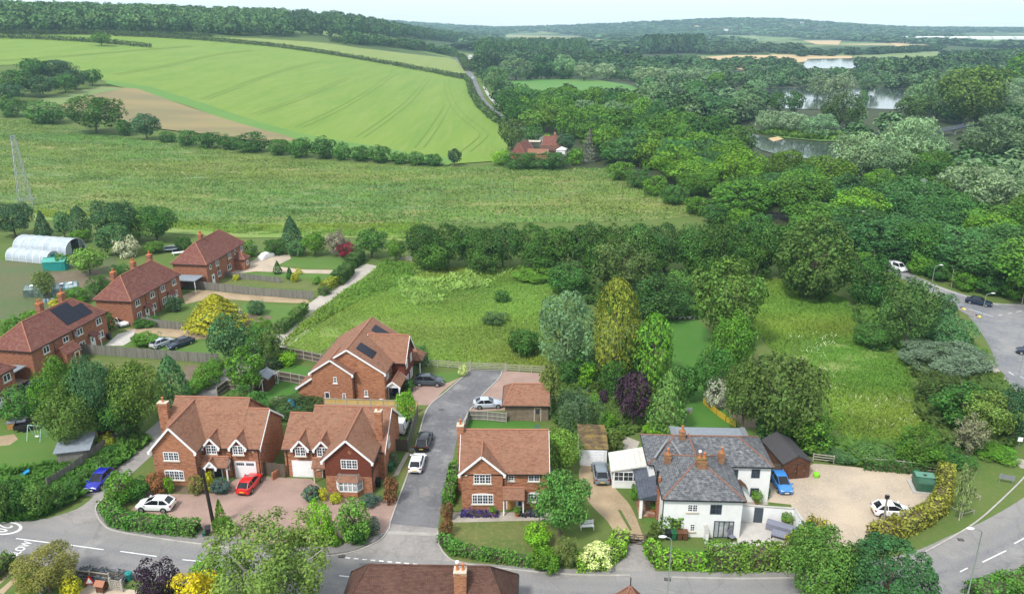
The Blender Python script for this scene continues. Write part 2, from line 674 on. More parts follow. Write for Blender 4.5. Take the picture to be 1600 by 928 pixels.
def tree_at(loc, h, wid, kind, col, label, group=None, cat='tree', name=None, lod=2, pale=False, trunk=True):
    i = ntree[0]
    ntree[0] += 1
    var = i % 4
    nm = name or {'cone': 'conifer_tree', 'cypress': 'conifer_tree', 'fir': 'fir_tree', 'column': 'poplar_tree', 'willow': 'willow_tree',
                  'birch': 'birch_tree', 'weep': 'weeping_tree', 'shrub': 'shrub'}.get(kind, 'broadleaf_tree')
    root = thing(nm, label, cat, loc, rnd.uniform(0, 6.28), group)
    c = link(bpy.data.objects.new('crown', crown_mesh(kind, lod, var)), root)
    c.scale = (wid, wid, h)
    k = rnd.uniform(.9, 1.1)
    c.color = (col[0] * k * rnd.uniform(.93, 1.07), col[1] * k, col[2] * k * rnd.uniform(.9, 1.1), 1)
    if trunk:
        t = link(bpy.data.objects.new('trunk', trunk_mesh(kind, var, pale)), root)
        t.scale = (wid if wid < h else h, wid if wid < h else h, h)
    return root


def solve(x0, y0, x1, y1):
    """ground point, height and width of the rounded crown that fills this box of the photograph"""
    cx, cy, wpx, hpx = (x0 + x1) / 2, (y0 + y1) / 2, x1 - x0, y1 - y0
    h = 6.0
    for _ in range(6):
        p = at(cx, cy, h / 2)
        zc = p.z + h / 2
        dep = p.y * cp - (zc - CH) * sp
        sc = F / dep
        r = wpx / 2 / sc
        th = math.atan2(CH - zc, p.y)
        v = (hpx / 2 / sc) ** 2 - (r * math.sin(th)) ** 2
        h = 2 * math.sqrt(max(v, (.22 * r) ** 2)) / max(.3, math.cos(th))
        h = min(h, 40)
    return p, h, 2 * r, wpx


def T(x0, y0, x1, y1, kind, col, label, group=None, cat=None, name=None, pale=False, lod=None, trunk=True):
    p, h, w, wp = solve(x0, y0, x1, y1)
    if lod is None:
        lod = 4 if wp > 130 else 3 if wp > 62 else 2 if wp > 30 else 1 if wp > 14 else 0
    if cat is None:
        cat = 'shrub' if kind == 'shrub' else 'tree'
    return tree_at(p, h, w, kind, col, label, group, cat, name, lod, pale, trunk)


def inpoly(px, py, poly):
    poly = np.asarray(poly, float)
    x0, y0 = poly[:, 0], poly[:, 1]
    x1, y1 = np.roll(x0, -1), np.roll(y0, -1)
    c = np.zeros(len(px), bool)
    for a, b, c_, d in zip(x0, y0, x1, y1):
        hit = ((b > py) != (d > py)) & (px < (c_ - a) * (py - b) / (d - b + 1e-12) + a)
        c ^= hit
    return c


def vnoise(x, y, sc, seed=0):
    x, y = np.asarray(x) / sc + seed * 13.7, np.asarray(y) / sc + seed * 7.3
    xi, yi = np.floor(x).astype(int), np.floor(y).astype(int)
    fx, fy = x - xi, y - yi
    fx, fy = fx * fx * (3 - 2 * fx), fy * fy * (3 - 2 * fy)

    def hh(i, j):
        q = np.sin(i * 127.1 + j * 311.7 + seed * 74.7) * 43758.5453
        return q - np.floor(q)
    return (hh(xi, yi) * (1 - fx) + hh(xi + 1, yi) * fx) * (1 - fy) + (hh(xi, yi + 1) * (1 - fx) + hh(xi + 1, yi + 1) * fx) * fy


def hv(x, y):
    return np.array([hgt(a, b) for a, b in zip(x, y)])


def world(px):
    return [at(*p) for p in px]


def hedge(name, label, px, width, height, col, cat='hedge', group=None, leaf=.26, dens=1.0, wob=.12, col2=None, colsplit=None):
    """a clipped hedge along ground points of the photograph: a twiggy body wholly covered in leaf clumps"""
    pts = world(px)
    o = pts[0].copy()
    P, N = [], []
    body = MB()
    for a, b in zip(pts[:-1], pts[1:]):
        d = (b - a)
        L = d.length
        d.normalize()
        s = Vector((-d.y, d.x, 0)).normalized()
        n = int(L * (width + 2 * height) * dens * 2.6 / (leaf * leaf * .62))
        u = nr.random(n) * (L + width * .5) - width * .25
        k = nr.random(n) * (width + 2 * height)
        top = k < width
        left = k < width + height
        off = np.where(top, k - width / 2, np.where(left, -width / 2, width / 2))
        z = np.where(top, height, np.where(left, k - width, k - width - height))
        wobble = 1 + wob * (vnoise(u + a.x, z * 1.3 + off, 1.1, 3) - .5) * 2
        p = np.array(a)[None] + u[:, None] * np.array(d)[None] + (off * wobble)[:, None] * np.array(s)[None]
        p[:, 2] += z * wobble
        nn = np.where(top[:, None], np.array([0, 0, 1.])[None], np.sign(off)[:, None] * np.array(s)[None])
        p += nr.normal(size=(n, 3)) * leaf * .3
        p[:, 2] = np.maximum(p[:, 2], a.z + u * d.z + .03)
        P.append(p)
        N.append(nn + unit(n) * .8 + np.array([0, 0, .3]))
        body.bar(a + Vector((0, 0, height * .45)) - o, b + Vector((0, 0, height * .45)) - o, width * (.72 if leaf < 1 else .2), height * (.8 if leaf < 1 else .3))
        # the hedge's end faces
        for e, sg in ((a, -1), (b, 1)):
            m = int(width * height * dens * 2.6 / (leaf * leaf * .62))
            oo = nr.uniform(-width / 2, width / 2, m)
            q = np.array(e)[None] + oo[:, None] * np.array(s)[None] + sg * np.array(d)[None] * .1
            q[:, 2] += nr.uniform(0, height, m)
            P.append(q + nr.normal(size=(m, 3)) * leaf * .3)
            N.append(np.array(d)[None] * sg + unit(m) * .8)
    P, N = np.concatenate(P), np.concatenate(N)
    T_ = np.clip(nr.uniform(.05, .95, len(P)) + (vnoise(P[:, 0] + P[:, 2], P[:, 1], .9, 5) - .5) * .5, 0, 1)
    Q = np.clip(nr.uniform(.2, .8, len(P)) + (vnoise(P[:, 0], P[:, 1], 3, 8) - .5), 0, 1)
    v, f, a_ = leaves_mesh(P - np.array(o), N, leaf, .62, nr, T_, Q)
    root = thing(name, label, cat, o, 0, group)
    c = link(bpy.data.objects.new('foliage', npmesh('foliage', v, f, M_LEAF, a_)), root)
    c.color = (*col, 1)
    body.build('twigs', M_BARK, root)
    return root


def scatter(px, n, wpoly=None, g=nr):
    w = wpoly or [(p.x, p.y) for p in world(px)]
    w = np.array(w)
    lo, hi = w.min(0), w.max(0)
    X, Y = [], []
    got = 0
    while got < n:
        a = g.uniform(lo[0], hi[0], n * 2)
        b = g.uniform(lo[1], hi[1], n * 2)
        k = inpoly(a, b, w)
        X.append(a[k])
        Y.append(b[k])
        got += k.sum()
    return np.concatenate(X)[:n], np.concatenate(Y)[:n]


def tufts(name, px, n, h, wd, col, seed=1, patch=8.0, thr=.35, squash=1.0, tone_sc=25.0, holes=None):
    """uncountable grass and weed: upright leafy blades, thick in drifts and thin between"""
    x, y = scatter(px, n)
    d = vnoise(x, y * squash, patch, seed) * .65 + vnoise(x, y * squash, patch * .35, seed + 3) * .35
    k = d > thr * nr.uniform(.6, 1.4, n)
    if holes:
        for q in holes:
            k &= ~inpoly(x, y, [(p.x, p.y) for p in world(q)])
    x, y, d = x[k], y[k], d[k]
    n = len(x)
    z = hv(x, y)
    hh = h * (.45 + d) * nr.uniform(.6, 1.4, n)
    a = nr.uniform(0, math.pi, n)
    ww = wd * nr.uniform(.6, 1.5, n)
    sg = np.sign(nr.normal(size=n)) * nr.uniform(.6, 1.3, n) * hh
    lean = np.c_[-np.sin(a) * sg, np.cos(a) * sg] + nr.normal(size=(n, 2)) * .25 * hh[:, None]
    v = np.empty((n, 4, 3))
    dx, dy = np.cos(a) * ww / 2, np.sin(a) * ww / 2
    v[:, 0] = np.c_[x - dx, y - dy, z]
    v[:, 1] = np.c_[x + dx, y + dy, z]
    v[:, 2] = np.c_[x + dx * .7 + lean[:, 0], y + dy * .7 + lean[:, 1], z + hh]
    v[:, 3] = np.c_[x - dx * .7 + lean[:, 0], y - dy * .7 + lean[:, 1], z + hh * .85]
    tn = np.clip(nr.uniform(.1, .9, n) + (vnoise(x, y * squash, patch * .8, seed + 5) - .5) * .9, 0, 1)
    tq = np.clip(1.15 - vnoise(x, y * squash, tone_sc, seed + 9) * 1.4 + nr.uniform(-.25, .25, n), 0, 1)
    o = link(bpy.data.objects.new(name, npmesh(name, v.reshape(-1, 3), np.arange(n * 4).reshape(-1, 4), M_TUFT, {'tint': np.repeat(tn, 4), 'tone': np.repeat(tq, 4)})))
    o.color = (*col, 1)
    return tag(o, kind='stuff')


M_TUFT = foliage('weed_leaves', .4, .7, 1.6, .72, 1.3)
M_FAR = foliage('far_leaves', .1, .7, 1.2, .4, 1.6)


def wood(name, pts, kindcols, hr, wr, lod=0, kind='broad'):
    """a far wood that reads as one mass: many small crowns in one object; pts = world points"""
    V, Fc, A, B = [], [], [], []
    off = 0
    base = {}
    for i, (x, y) in enumerate(pts):
        kd = rnd.choice(kind) if isinstance(kind, (list, tuple)) else kind
        k = (kd, i % 4)
        if k not in base:
            n = lod
            P, N, T_, Q, g = crown_pts(kd, n, 40 + i % 4)
            base[k] = leaves_mesh(P, N, math.sqrt(11 / n), .7, g, T_, Q)
        v, f, a = base[k]
        h, w = rnd.uniform(*hr), rnd.uniform(*wr)
        t = rnd.uniform(0, 6.28)
        c, s = math.cos(t), math.sin(t)
        q = np.c_[(v[:, 0] * c - v[:, 1] * s) * w + x, (v[:, 0] * s + v[:, 1] * c) * w + y, v[:, 2] * h + hgt(x, y) - .3]
        V.append(q)
        Fc.append(f + off)
        off += len(v)
        dt, dq = rnd.uniform(-.28, .28), rnd.uniform(-.4, .4)
        A.append(np.clip(a['tint'] * .7 + .15 + dt, 0, 1))
        B.append(np.clip(a['tone'] * .5 + .25 + dq, 0, 1))
    o = link(bpy.data.objects.new(name, npmesh(name, np.concatenate(V), np.concatenate(Fc), M_FAR, {'tint': np.concatenate(A), 'tone': np.concatenate(B)})))
    o.color = (*kindcols, 1)
    return tag(o, kind='stuff')


# ------------------------------------------------------------------ ground sheets
def smooth(px, n=6, closed=False):
    P = [Vector((*p, 0)) for p in px]
    out = []
    m = len(P)
    for i in range(m if closed else m - 1):
        if closed:
            a, b, c, d = P[i - 1], P[i], P[(i + 1) % m], P[(i + 2) % m]
        else:
            a, b, c, d = P[max(i - 1, 0)], P[i], P[i + 1], P[min(i + 2, m - 1)]
        for k in range(n):
            t = k / n
            q = .5 * ((2 * b) + (c - a) * t + (2 * a - 5 * b + 4 * c - d) * t * t + (3 * b - a - 3 * c + d) * t ** 3)
            out.append((q.x, q.y))
    if not closed:
        out.append(tuple(px[-1]))
    return out


def sheet(name, px, mat, lift, sm=0, step=None, thick=0.0, kind='structure', label=None, cat=None, wpts=None):
    """a patch of ground draped on the terrain; thick > 0 gives it an edge (a pavement)"""
    if sm:
        px = smooth(px, sm, True)
    w = [Vector((p[0], p[1], hgt(p[0], p[1]))) for p in wpts] if wpts else world(px)
    fl = max(p.z for p in w) < .01
    v2 = [Vector((p.x, p.y)) for p in w]
    n = len(v2)
    if step and not fl:
        # finer edge and an inner grid so that the sheet follows the hill
        e = []
        for a, b in zip(v2, v2[1:] + v2[:1]):
            k = max(1, int((b - a).length / step))
            e += [a.lerp(b, i / k) for i in range(k)]
        v2 = e
        n = len(v2)
        arr = np.array([(p.x, p.y) for p in v2])
        gx = np.arange(arr[:, 0].min(), arr[:, 0].max(), step)
        gy = np.arange(arr[:, 1].min(), arr[:, 1].max(), step)
        X, Y = np.meshgrid(gx, gy)
        X, Y = X.ravel() + .013, Y.ravel() + .017
        k = inpoly(X, Y, arr)
        v2 = v2 + [Vector((a, b)) for a, b in zip(X[k], Y[k])]
    r = delaunay_2d_cdt(v2, [(i, (i + 1) % n) for i in range(n)], [], 1, 1e-4)
    V = [(p.x, p.y, (0 if fl else hgt(p.x, p.y)) + lift + thick) for p in r[0]]
    Fs = []
    for f in r[2]:
        a, b, c = (Vector(V[i]) for i in f[:3])
        Fs.append(tuple(f) if (b - a).cross(c - a).z > 0 else tuple(reversed(f)))
    if thick:
        m = len(V)
        V += [(x, y, z - thick) for x, y, z in V]
        for i, j in r[1]:
            pass
        ring = [min(range(m), key=lambda q: (V[q][0] - p.x) ** 2 + (V[q][1] - p.y) ** 2) for p in v2[:n]]
        for i in range(n):
            a, b = ring[i], ring[(i + 1) % n]
            if a != b:
                Fs.append((a, b, b + m, a + m))
    me = bpy.data.meshes.new(name)
    me.from_pydata(V, [], Fs)
    me.materials.append(mat)
    o = link(bpy.data.objects.new(name, me))
    return tag(o, label, cat, kind=kind)


def path3(px, step=1.0, sm=8):
    """world points every `step` metres along a smooth line drawn on the photograph's ground"""
    w = world(smooth(px, sm))
    return w


def ribbon(name, px, width, mat, lift, sm=8, kind='structure', off=0.0, wpts=None):
    """a road of constant width; 'across' runs 0..1 from its left to its right edge"""
    w = wpts or path3(px, sm=sm)
    V, A, Fs = [], [], []
    K = 8
    for i, p in enumerate(w):
        d = w[min(i + 1, len(w) - 1)] - w[max(i - 1, 0)]
        s = Vector((-d.y, d.x, 0)).normalized()
        for k in range(K + 1):
            q = p + s * (width * (.5 - k / K) + off)
            V.append((q.x, q.y, hgt(q.x, q.y) + lift))
            A.append(k / K)
    for i in range(len(w) - 1):
        for k in range(K):
            a = i * (K + 1) + k
            Fs.append((a, a + K + 1, a + K + 2, a + 1))
    Fs = [tuple(reversed(f)) if (Vector(V[f[1]]) - Vector(V[f[0]])).cross(Vector(V[f[2]]) - Vector(V[f[0]])).z < 0 else f for f in Fs]
    me = npmesh(name, V, Fs, mat, {'across': A})
    return tag(link(bpy.data.objects.new(name, me)), kind=kind)


def kerb(name, px, mat=None, w=.16, h=.1, sm=8, wpts=None):
    pts = wpts or path3(px, sm=sm)
    b = MB()
    for a, c in zip(pts[:-1], pts[1:]):
        if (c - a).length > .02:
            b.bar(a + Vector((0, 0, h / 2)), c + Vector((0, 0, h / 2)), w, h)
    return tag(b.build(name, mat or M_KERB), kind='structure')


def paint(name, segs, w=.12, lift=.02):
    b = MB()
    for a, c in segs:
        a, c = at(*a), at(*c)
        d = (c - a).normalized()
        s = Vector((-d.y, d.x, 0)) * w / 2
        z = Vector((0, 0, lift))
        b.poly(a - s + z, c - s + z, c + s + z, a + s + z)
    return tag(b.build(name, M_ROADPAINT), kind='structure')


M_ROADPAINT = mk('road_paint', (.72, .72, .70), (.60, .60, .58), (.36, .36, .36), 1.2, 9, .6)
M_KERB = mk('kerb_stone', (.42, .40, .36), (.34, .32, .29), (.25, .24, .21), .8, 5, .5)
# ------------------------------------------------------------------ ground
def roadmat(name, edge, lane, scale=1.0):
    """worn tarmac: two darker bands where wheels run, patched and stained"""
    t = NT(name)
    v = t.pos()
    a = t.n('ShaderNodeAttribute', attribute_name='across').outputs['Fac']
    m = t.n('ShaderNodeMath', operation='MULTIPLY_ADD')
    n = t.noise(v, .35, 4)
    t.l(n, m.inputs[0])
    m.inputs[1].default_value = .12
    t.l(a, m.inputs[2])
    cr = t.n('ShaderNodeValToRGB')
    e = cr.color_ramp
    stops = [(.0, 0), (.18, .05), (.30, .55), (.42, .35), (.50, 1), (.60, .55), (.68, .3), (.80, 1), (.90, .35), (1, 0)]
    while len(e.elements) < len(stops):
        e.elements.new(.5)
    for x, (p, c) in zip(e.elements, stops):
        x.position = p
        x.color = (c, c, c, 1)
    sc = t.n('ShaderNodeMath', operation='MULTIPLY_ADD')
    t.l(m.outputs[0], sc.inputs[0])
    sc.inputs[1].default_value, sc.inputs[2].default_value = 1.0, -.06
    t.l(sc.outputs[0], cr.inputs[0])
    c = t.mix(cr.outputs[0], edge, lane)
    c = t.mix(t.ramp(t.noise(v, .8, 5, .7), .35, .7), c, tuple(q * .82 for q in edge))
    f = t.noise(v, 9, 4, .7)
    c = t.mix(t.ramp(f, .45, .8), c, tuple(q * 1.25 for q in edge))
    c = cracks(t, c, .16)
    MATS[name] = t.fin(c, .9, .2, f, .01)
    return MATS[name]


_a, _b = at(467, 200), at(618, 114)
CROPDIR = math.atan2(_b.y - _a.y, _b.x - _a.x)
M_ROAD = roadmat('main_road_tarmac', (.235, .225, .215), (.125, .13, .15))
M_LANE = mk('lane_tarmac', (.27, .25, .235), (.205, .19, .18), (.33, .31, .285), .3, 2.5, .7, bd=.01, crack=.2)
M_LANE2 = mk('lane_pale', (.40, .36, .31), (.34, .31, .27), (.44, .40, .35), .35, 3, .6)
M_CUL = mk('close_tarmac', (.16, .157, .163), (.115, .114, .122), (.215, .21, .205), .25, 1.6, .6, bd=.01, crack=.16)
M_RBT = mk('junction_tarmac', (.24, .235, .23), (.15, .155, .17), (.29, .28, .27), .12, 1.5, .5, crack=.14)
M_PAVE = mk('pavement_tarmac', (.22, .205, .20), (.18, .17, .165), (.27, .25, .24), .5, 3, .5)
M_SETT = mk('sett_strip', (.36, .34, .31), (.30, .28, .26), (.25, .23, .21), 1, 6, .5)
M_BLOCK = mk('block_paving', (.33, .225, .185), (.265, .18, .15), (.37, .27, .22), .35, 4, .6)
M_GRAVEL = mk('gravel', (.45, .36, .27), (.335, .28, .22), (.52, .44, .33), .22, 4, .8, bd=.02)
M_DIRT = mk('dirt_drive', (.36, .27, .17), (.28, .21, .13), (.40, .32, .21), .35, 3, .6)
M_SOIL = mk('bare_soil', (.16, .12, .085), (.12, .10, .06), (.20, .16, .11), .4, 3, .6)
M_FLAG = mk('flagstones', (.36, .32, .27), (.29, .26, .22), (.42, .38, .33), .7, 3, .6)
M_PATIO = mk('pale_patio', (.47, .44, .40), (.39, .37, .34), (.53, .50, .46), .6, 3, .6)
M_LAWN = mk('mown_lawn', (.070, .150, .024), (.088, .155, .030), (.12, .16, .045), .25, 3, .6, bd=.03)
M_LAWN2 = mk('lush_lawn', (.050, .145, .018), (.060, .15, .022), (.08, .17, .03), .3, 3, .5, bd=.02)
M_LAWN3 = mk('dry_lawn', (.125, .14, .040), (.085, .125, .028), (.21, .19, .085), .35, 2.2, .7, bd=.03)
M_VERGE = mk('verge_grass', (.070, .118, .028), (.095, .12, .036), (.14, .13, .05), .25, 2.5, .6, bd=.05)
M_MEADOW = mk('meadow_grass', (.135, .225, .040), (.175, .235, .055), (.23, .23, .09), .09, .8, .7, bd=.15)
M_MEADOW2 = mk('long_meadow_grass', (.135, .215, .040), (.165, .225, .055), (.22, .22, .09), .09, .8, .7, bd=.15)
M_SCRUB = mk('weedy_field', (.10, .18, .055), (.165, .195, .055), (.30, .235, .10), .022, .16, .75, bd=.3, stretch=(.55, 1.5, 1), lo=.42, hi=.6)
M_CROP = mk('barley_field', (.115, .205, .020), (.160, .235, .032), (.20, .25, .055), .5, 2.2, .55, bd=.1, stretch=(.012, .16, 1), rot=CROPDIR, lo=.3, hi=.7)
M_CROP2 = mk('pale_barley_field', (.165, .225, .05), (.20, .24, .06), (.22, .25, .08), .5, 2.2, .5, stretch=(.012, .16, 1), rot=CROPDIR, lo=.3, hi=.7)
M_CROPD = mk('field_edge_grass', (.095, .20, .034), (.11, .21, .034), None, .02, .2)
M_TRAM = mk('tramline', (.11, .185, .02), (.12, .195, .025), None, .1, 1)
M_BROWN = mk('mown_hay_field', (.24, .185, .085), (.18, .15, .075), (.20, .21, .07), .03, .12, .8, stretch=(.6, 1.5, 1), lo=.4, hi=.6)
M_TAN = mk('stubble', (.50, .36, .19), (.42, .30, .16), (.36, .30, .15), .02, .1, .5)
M_GREENF = mk('pasture', (.075, .20, .035), (.10, .20, .04), (.12, .20, .06), .015, .1, .6)
M_FARF = mk('far_pasture', (.14, .20, .06), (.17, .22, .08), (.20, .22, .10), .01, .05, .5)
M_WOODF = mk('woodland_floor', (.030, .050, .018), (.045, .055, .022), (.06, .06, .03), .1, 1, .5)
M_ALLOT = mk('allotment', (.075, .115, .040), (.105, .108, .050), (.14, .115, .07), .12, 1.2, .7, bd=.1)
M_REED = mk('reed_bed', (.085, .18, .035), (.11, .19, .05), None, .1, 1)


def watermat():
    t = NT('pond_water')
    v = t.pos(True, (1, .35, 1))
    n = t.noise(v, .5, 4, .6)
    return t.fin((.045, .058, .055), .08, .6, n, .02)


M_WATER = watermat()


def basemat():
    """open country: grass near by, a patchwork of wood, grass and stubble far away"""
    t = NT('country_ground')
    v = t.pos()
    near = t.mix(t.ramp(t.noise(v, .12, 4), .4, .62), (.080, .135, .030), (.10, .14, .038))
    near = t.mix(t.ramp(t.noise(v, 1.4, 4, .7), .5, .75), near, (.15, .15, .055))
    vo = t.n('ShaderNodeTexVoronoi', _Scale=.0042)
    t.l(v, vo.inputs['Vector'])
    sx = t.n('ShaderNodeSeparateColor')
    t.l(vo.outputs['Color'], sx.inputs[0])
    f = t.mix(t.ramp(sx.outputs[0], .35, .4), (.07, .11, .04), (.14, .20, .07))
    f = t.mix(t.ramp(sx.outputs[1], .86, .88), f, (.34, .29, .15))
    f = t.mix(t.ramp(sx.outputs[2], .6, .62), f, (.05, .08, .03))
    s2 = t.n('ShaderNodeSeparateXYZ')
    t.l(v, s2.inputs[0])
    c = t.mix(t.ramp(s2.outputs[1], 900, 1100), near, f)
    return t.fin(c, .95, .1)


M_BASE = basemat()
rad = [6.0]
while rad[-1] < 16000:
    rad.append(rad[-1] * 1.028 + .6)
ang = np.radians(np.arange(-84, 84.1, .7))
rr_, aa_ = np.meshgrid(np.array(rad), ang, indexing='ij')
tx, ty = (rr_ * np.sin(aa_)).ravel(), (rr_ * np.cos(aa_)).ravel() - 4
tv = np.c_[tx, ty, hv(tx, ty)]
na = len(ang)
ii, jj = np.meshgrid(np.arange(len(rad) - 1), np.arange(na - 1), indexing='ij')
q0 = (ii * na + jj).ravel()
gm = npmesh('ground', tv, np.c_[q0, q0 + 1, q0 + na + 1, q0 + na][:, ::-1], M_BASE)
gm.shade_smooth()
ground = tag(link(bpy.data.objects.new('ground', gm)), kind='structure')

# big fields -------------------------------------------------------------
FAR = .25
CROP = [(786, 252), (800, 215), (782, 190), (760, 172), (745, 152), (738, 128), (722, 122), (640, 105), (520, 84), (420, 69), (320, 60), (235, 58), (120, 56), (-60, 56), (-60, 105), (30, 102), (60, 100), (165, 128), (230, 142), (300, 165), (370, 190), (430, 212), (470, 235), (560, 245), (700, 258)]
sheet('crop_field', CROP, M_CROP, .30, step=14)
sheet('crop_field_margin', [(165, 126), (240, 138), (320, 163), (400, 190), (470, 210), (560, 226), (640, 240), (720, 250), (700, 260), (560, 248), (470, 238), (420, 214), (370, 194), (300, 169), (230, 146), (165, 132)], M_CROPD, .42, step=8)
sheet('upper_field', [(722, 119), (733, 112), (726, 98), (700, 91), (640, 85), (560, 76), (480, 66), (400, 61), (240, 56), (330, 59), (440, 70), (540, 86), (640, 104)], M_CROP2, .45, step=16)
sheet('hay_field', [(160, 137), (215, 140), (300, 170), (380, 196), (445, 213), (470, 222), (400, 222), (330, 212), (250, 203), (190, 190), (130, 182), (40, 172), (60, 158), (110, 148)], M_BROWN, .5, step=8)
sheet('hay_field_edge', [(40, 172), (60, 158), (110, 146), (160, 137), (190, 141), (130, 152), (90, 168), (80, 176)], M_FARF, .6, step=6)
SCRUB = [(-60, 178), (60, 192), (200, 215), (330, 232), (480, 252), (690, 264), (800, 262), (960, 264), (1010, 285), (1060, 312), (1110, 335), (1010, 345), (850, 348), (660, 350), (560, 352), (440, 350), (380, 362), (240, 345), (120, 330), (-60, 322)]
sheet('weedy_field', SCRUB, M_SCRUB, .06, step=8)
sheet('rough_grass', [(-60, 322), (120, 330), (240, 345), (380, 358), (440, 346), (560, 350), (660, 348), (640, 378), (560, 372), (440, 372), (380, 372), (280, 366), (120, 345), (-60, 345)], M_MEADOW, .10, step=8)
MEADOW = [(470, 500), (520, 468), (560, 440), (590, 418), (640, 405), (660, 418), (850, 415), (900, 430), (880, 470), (860, 560), (850, 576), (640, 570), (600, 535), (560, 525), (500, 550), (440, 545)]
sheet('meadow', MEADOW, M_MEADOW, .004)
MEADOW2 = [(1180, 432), (1240, 440), (1320, 468), (1352, 520), (1420, 560), (1440, 600), (1460, 650), (1440, 680), (1400, 690), (1330, 690), (1290, 660), (1270, 600), (1200, 540), (1170, 500)]
sheet('long_meadow', MEADOW2, M_MEADOW2, .004)
# tractor wheelings through the barley -------------------------------------
def tram(px, gap=2.0, w=.75):
    ws = path3(px, sm=5)
    for k in (-1, 1):
        ribbon('wheel_track', None, w, M_TRAM, .42, off=k * gap, wpts=ws)


for q in ([(0, 96), (90, 90), (190, 82), (300, 73)], [(180, 118), (260, 104), (330, 88), (395, 80)], [(398, 180), (450, 162), (500, 142), (545, 122)], [(318, 157), (400, 126), (440, 112), (500, 97)],
          [(467, 200), (520, 176), (570, 148), (618, 114)], [(562, 216), (600, 190), (640, 158), (672, 120)],
          [(655, 232), (675, 205), (692, 178), (700, 165)], [(698, 124), (699, 140), (706, 160), (722, 182), (750, 204), (756, 212), (745, 224), (728, 238)]):
    tram(q)
ribbon('field_path', [(622, 412), (598, 430), (575, 447), (540, 468)], 1.0, M_VERGE, .012)
# farmland to the right ---------------------------------------------------------
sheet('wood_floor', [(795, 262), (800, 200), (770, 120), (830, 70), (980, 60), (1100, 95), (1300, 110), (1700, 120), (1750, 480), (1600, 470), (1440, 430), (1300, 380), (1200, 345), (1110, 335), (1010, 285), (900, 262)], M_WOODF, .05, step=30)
sheet('pasture', [(790, 127), (850, 123), (930, 125), (985, 134), (1005, 142), (985, 152), (930, 153), (890, 156), (850, 150), (815, 140)], M_GREENF, .35, step=30)
for nm, m, px in (('stubble_field', M_TAN, [(1085, 99), (1090, 91), (1140, 87), (1230, 87), (1330, 88), (1335, 92), (1260, 97), (1220, 102), (1215, 118), (1185, 115), (1150, 108)]),
                  ('stubble_field', M_TAN, [(962, 104), (968, 98), (995, 98), (1000, 104)]),
                  ('stubble_field', M_TAN, [(925, 60), (955, 64), (990, 68), (985, 74), (962, 73)]),
                  ('pasture', M_FARF, [(925, 53), (960, 52), (1002, 55), (998, 66), (960, 63), (930, 59)]),
                  ('stubble_field', M_TAN, [(1000, 76), (1032, 74), (1030, 80), (1005, 79)]),
                  ('pasture', M_FARF, [(1330, 92), (1340, 84), (1420, 80), (1560, 84), (1700, 88), (1700, 97), (1500, 97), (1410, 95)]),
                  ('stubble_field', M_TAN, [(1255, 64), (1315, 64), (1310, 71), (1275, 70)]),
                  ('stubble_field', M_TAN, [(1385, 64), (1420, 64), (1415, 73), (1400, 73)]),
                  ('pasture', M_FARF, [(1090, 58), (1180, 56), (1190, 63), (1110, 66)]),
                  ('pasture', M_FARF, [(1510, 65), (1700, 64), (1700, 69), (1520, 69)])):
    sheet(nm, px, m, .45, step=60)
sheet('water', [(1195, 142), (1215, 138), (1290, 139), (1420, 140), (1440, 150), (1430, 166), (1400, 172), (1330, 170), (1270, 172), (1215, 170)], M_WATER, .40)
sheet('water', [(1250, 108), (1262, 93), (1330, 92), (1350, 100), (1340, 108)], M_WATER, .50)
sheet('water', [(1158, 207), (1170, 209), (1200, 218), (1250, 222), (1310, 226), (1310, 246), (1240, 250), (1190, 236), (1165, 222)], M_WATER, .40)
sheet('reed_bank', [(1183, 206), (1220, 204), (1320, 212), (1330, 222), (1280, 222), (1215, 216)], M_REED, .45, step=8)
sheet('sand_bar', [(1200, 218), (1216, 215), (1224, 219), (1208, 223)], M_TAN, .46)
# roads -----------------------------------------------------------------------
MAIN = [(-150, 815), (-60, 829), (25, 840), (110, 851.5), (188, 861), (290, 873.5), (420, 888), (540, 900), (700, 914), (900, 927), (1100, 931), (1250, 929), (1380, 915), (1470, 895), (1535, 866), (1594, 838), (1660, 795), (1720, 740)]
sheet('lane_mouth', smooth([(62, 817), (120, 795), (150, 772), (168, 752), (185, 762), (156, 782), (150, 800), (160, 818), (190, 836), (110, 836)], 4, True), M_LANE, .008)
ribbon('lane', [(140, 775), (165, 752), (215, 708), (260, 668), (315, 622), (350, 594), (385, 566), (420, 540), (445, 523)], 4.2, M_LANE, .012)
ribbon('lane_end', [(418, 542), (445, 523), (490, 490), (530, 458), (560, 433), (580, 420), (590, 416)], 6.6, M_LANE2, .016)
ribbon('lane_track', [(572, 425), (600, 422), (632, 408), (650, 400)], 3.0, M_VERGE, .012)
CULL = [(609, 818), (622, 781), (637, 741), (651, 696), (661, 655), (672, 633), (700, 609), (725, 587), (734, 578)]
CULR = [(785, 579), (779, 592), (757, 614), (735, 640), (727, 654), (717, 676), (711, 700), (703, 740), (692, 783), (684, 825)]
sheet('close_road', smooth(CULL, 5) + smooth(CULR, 5), M_CUL, .008)
sheet('close_mouth', [(609, 818), (604, 832), (590, 846), (550, 862), (508, 868), (500, 880), (720, 890), (745, 881), (705, 873), (690, 860), (684, 846), (684, 825)], M_LANE, .008)
sheet('road_patch', [(655, 762), (668, 760), (672, 774), (656, 777)], M_PAVE, .014)
sheet('road_patch', [(640, 700), (690, 702), (689, 706), (639, 704)], M_RBT, .014)
sheet('road_patch', [(560, 880), (600, 876), (612, 884), (566, 889)], M_CUL, .022)
sheet('sett_strip', [(605, 829), (684, 832), (684, 837), (603, 834)], M_SETT, .013)
ribbon('main_road', MAIN, 7.2, M_ROAD, .016)
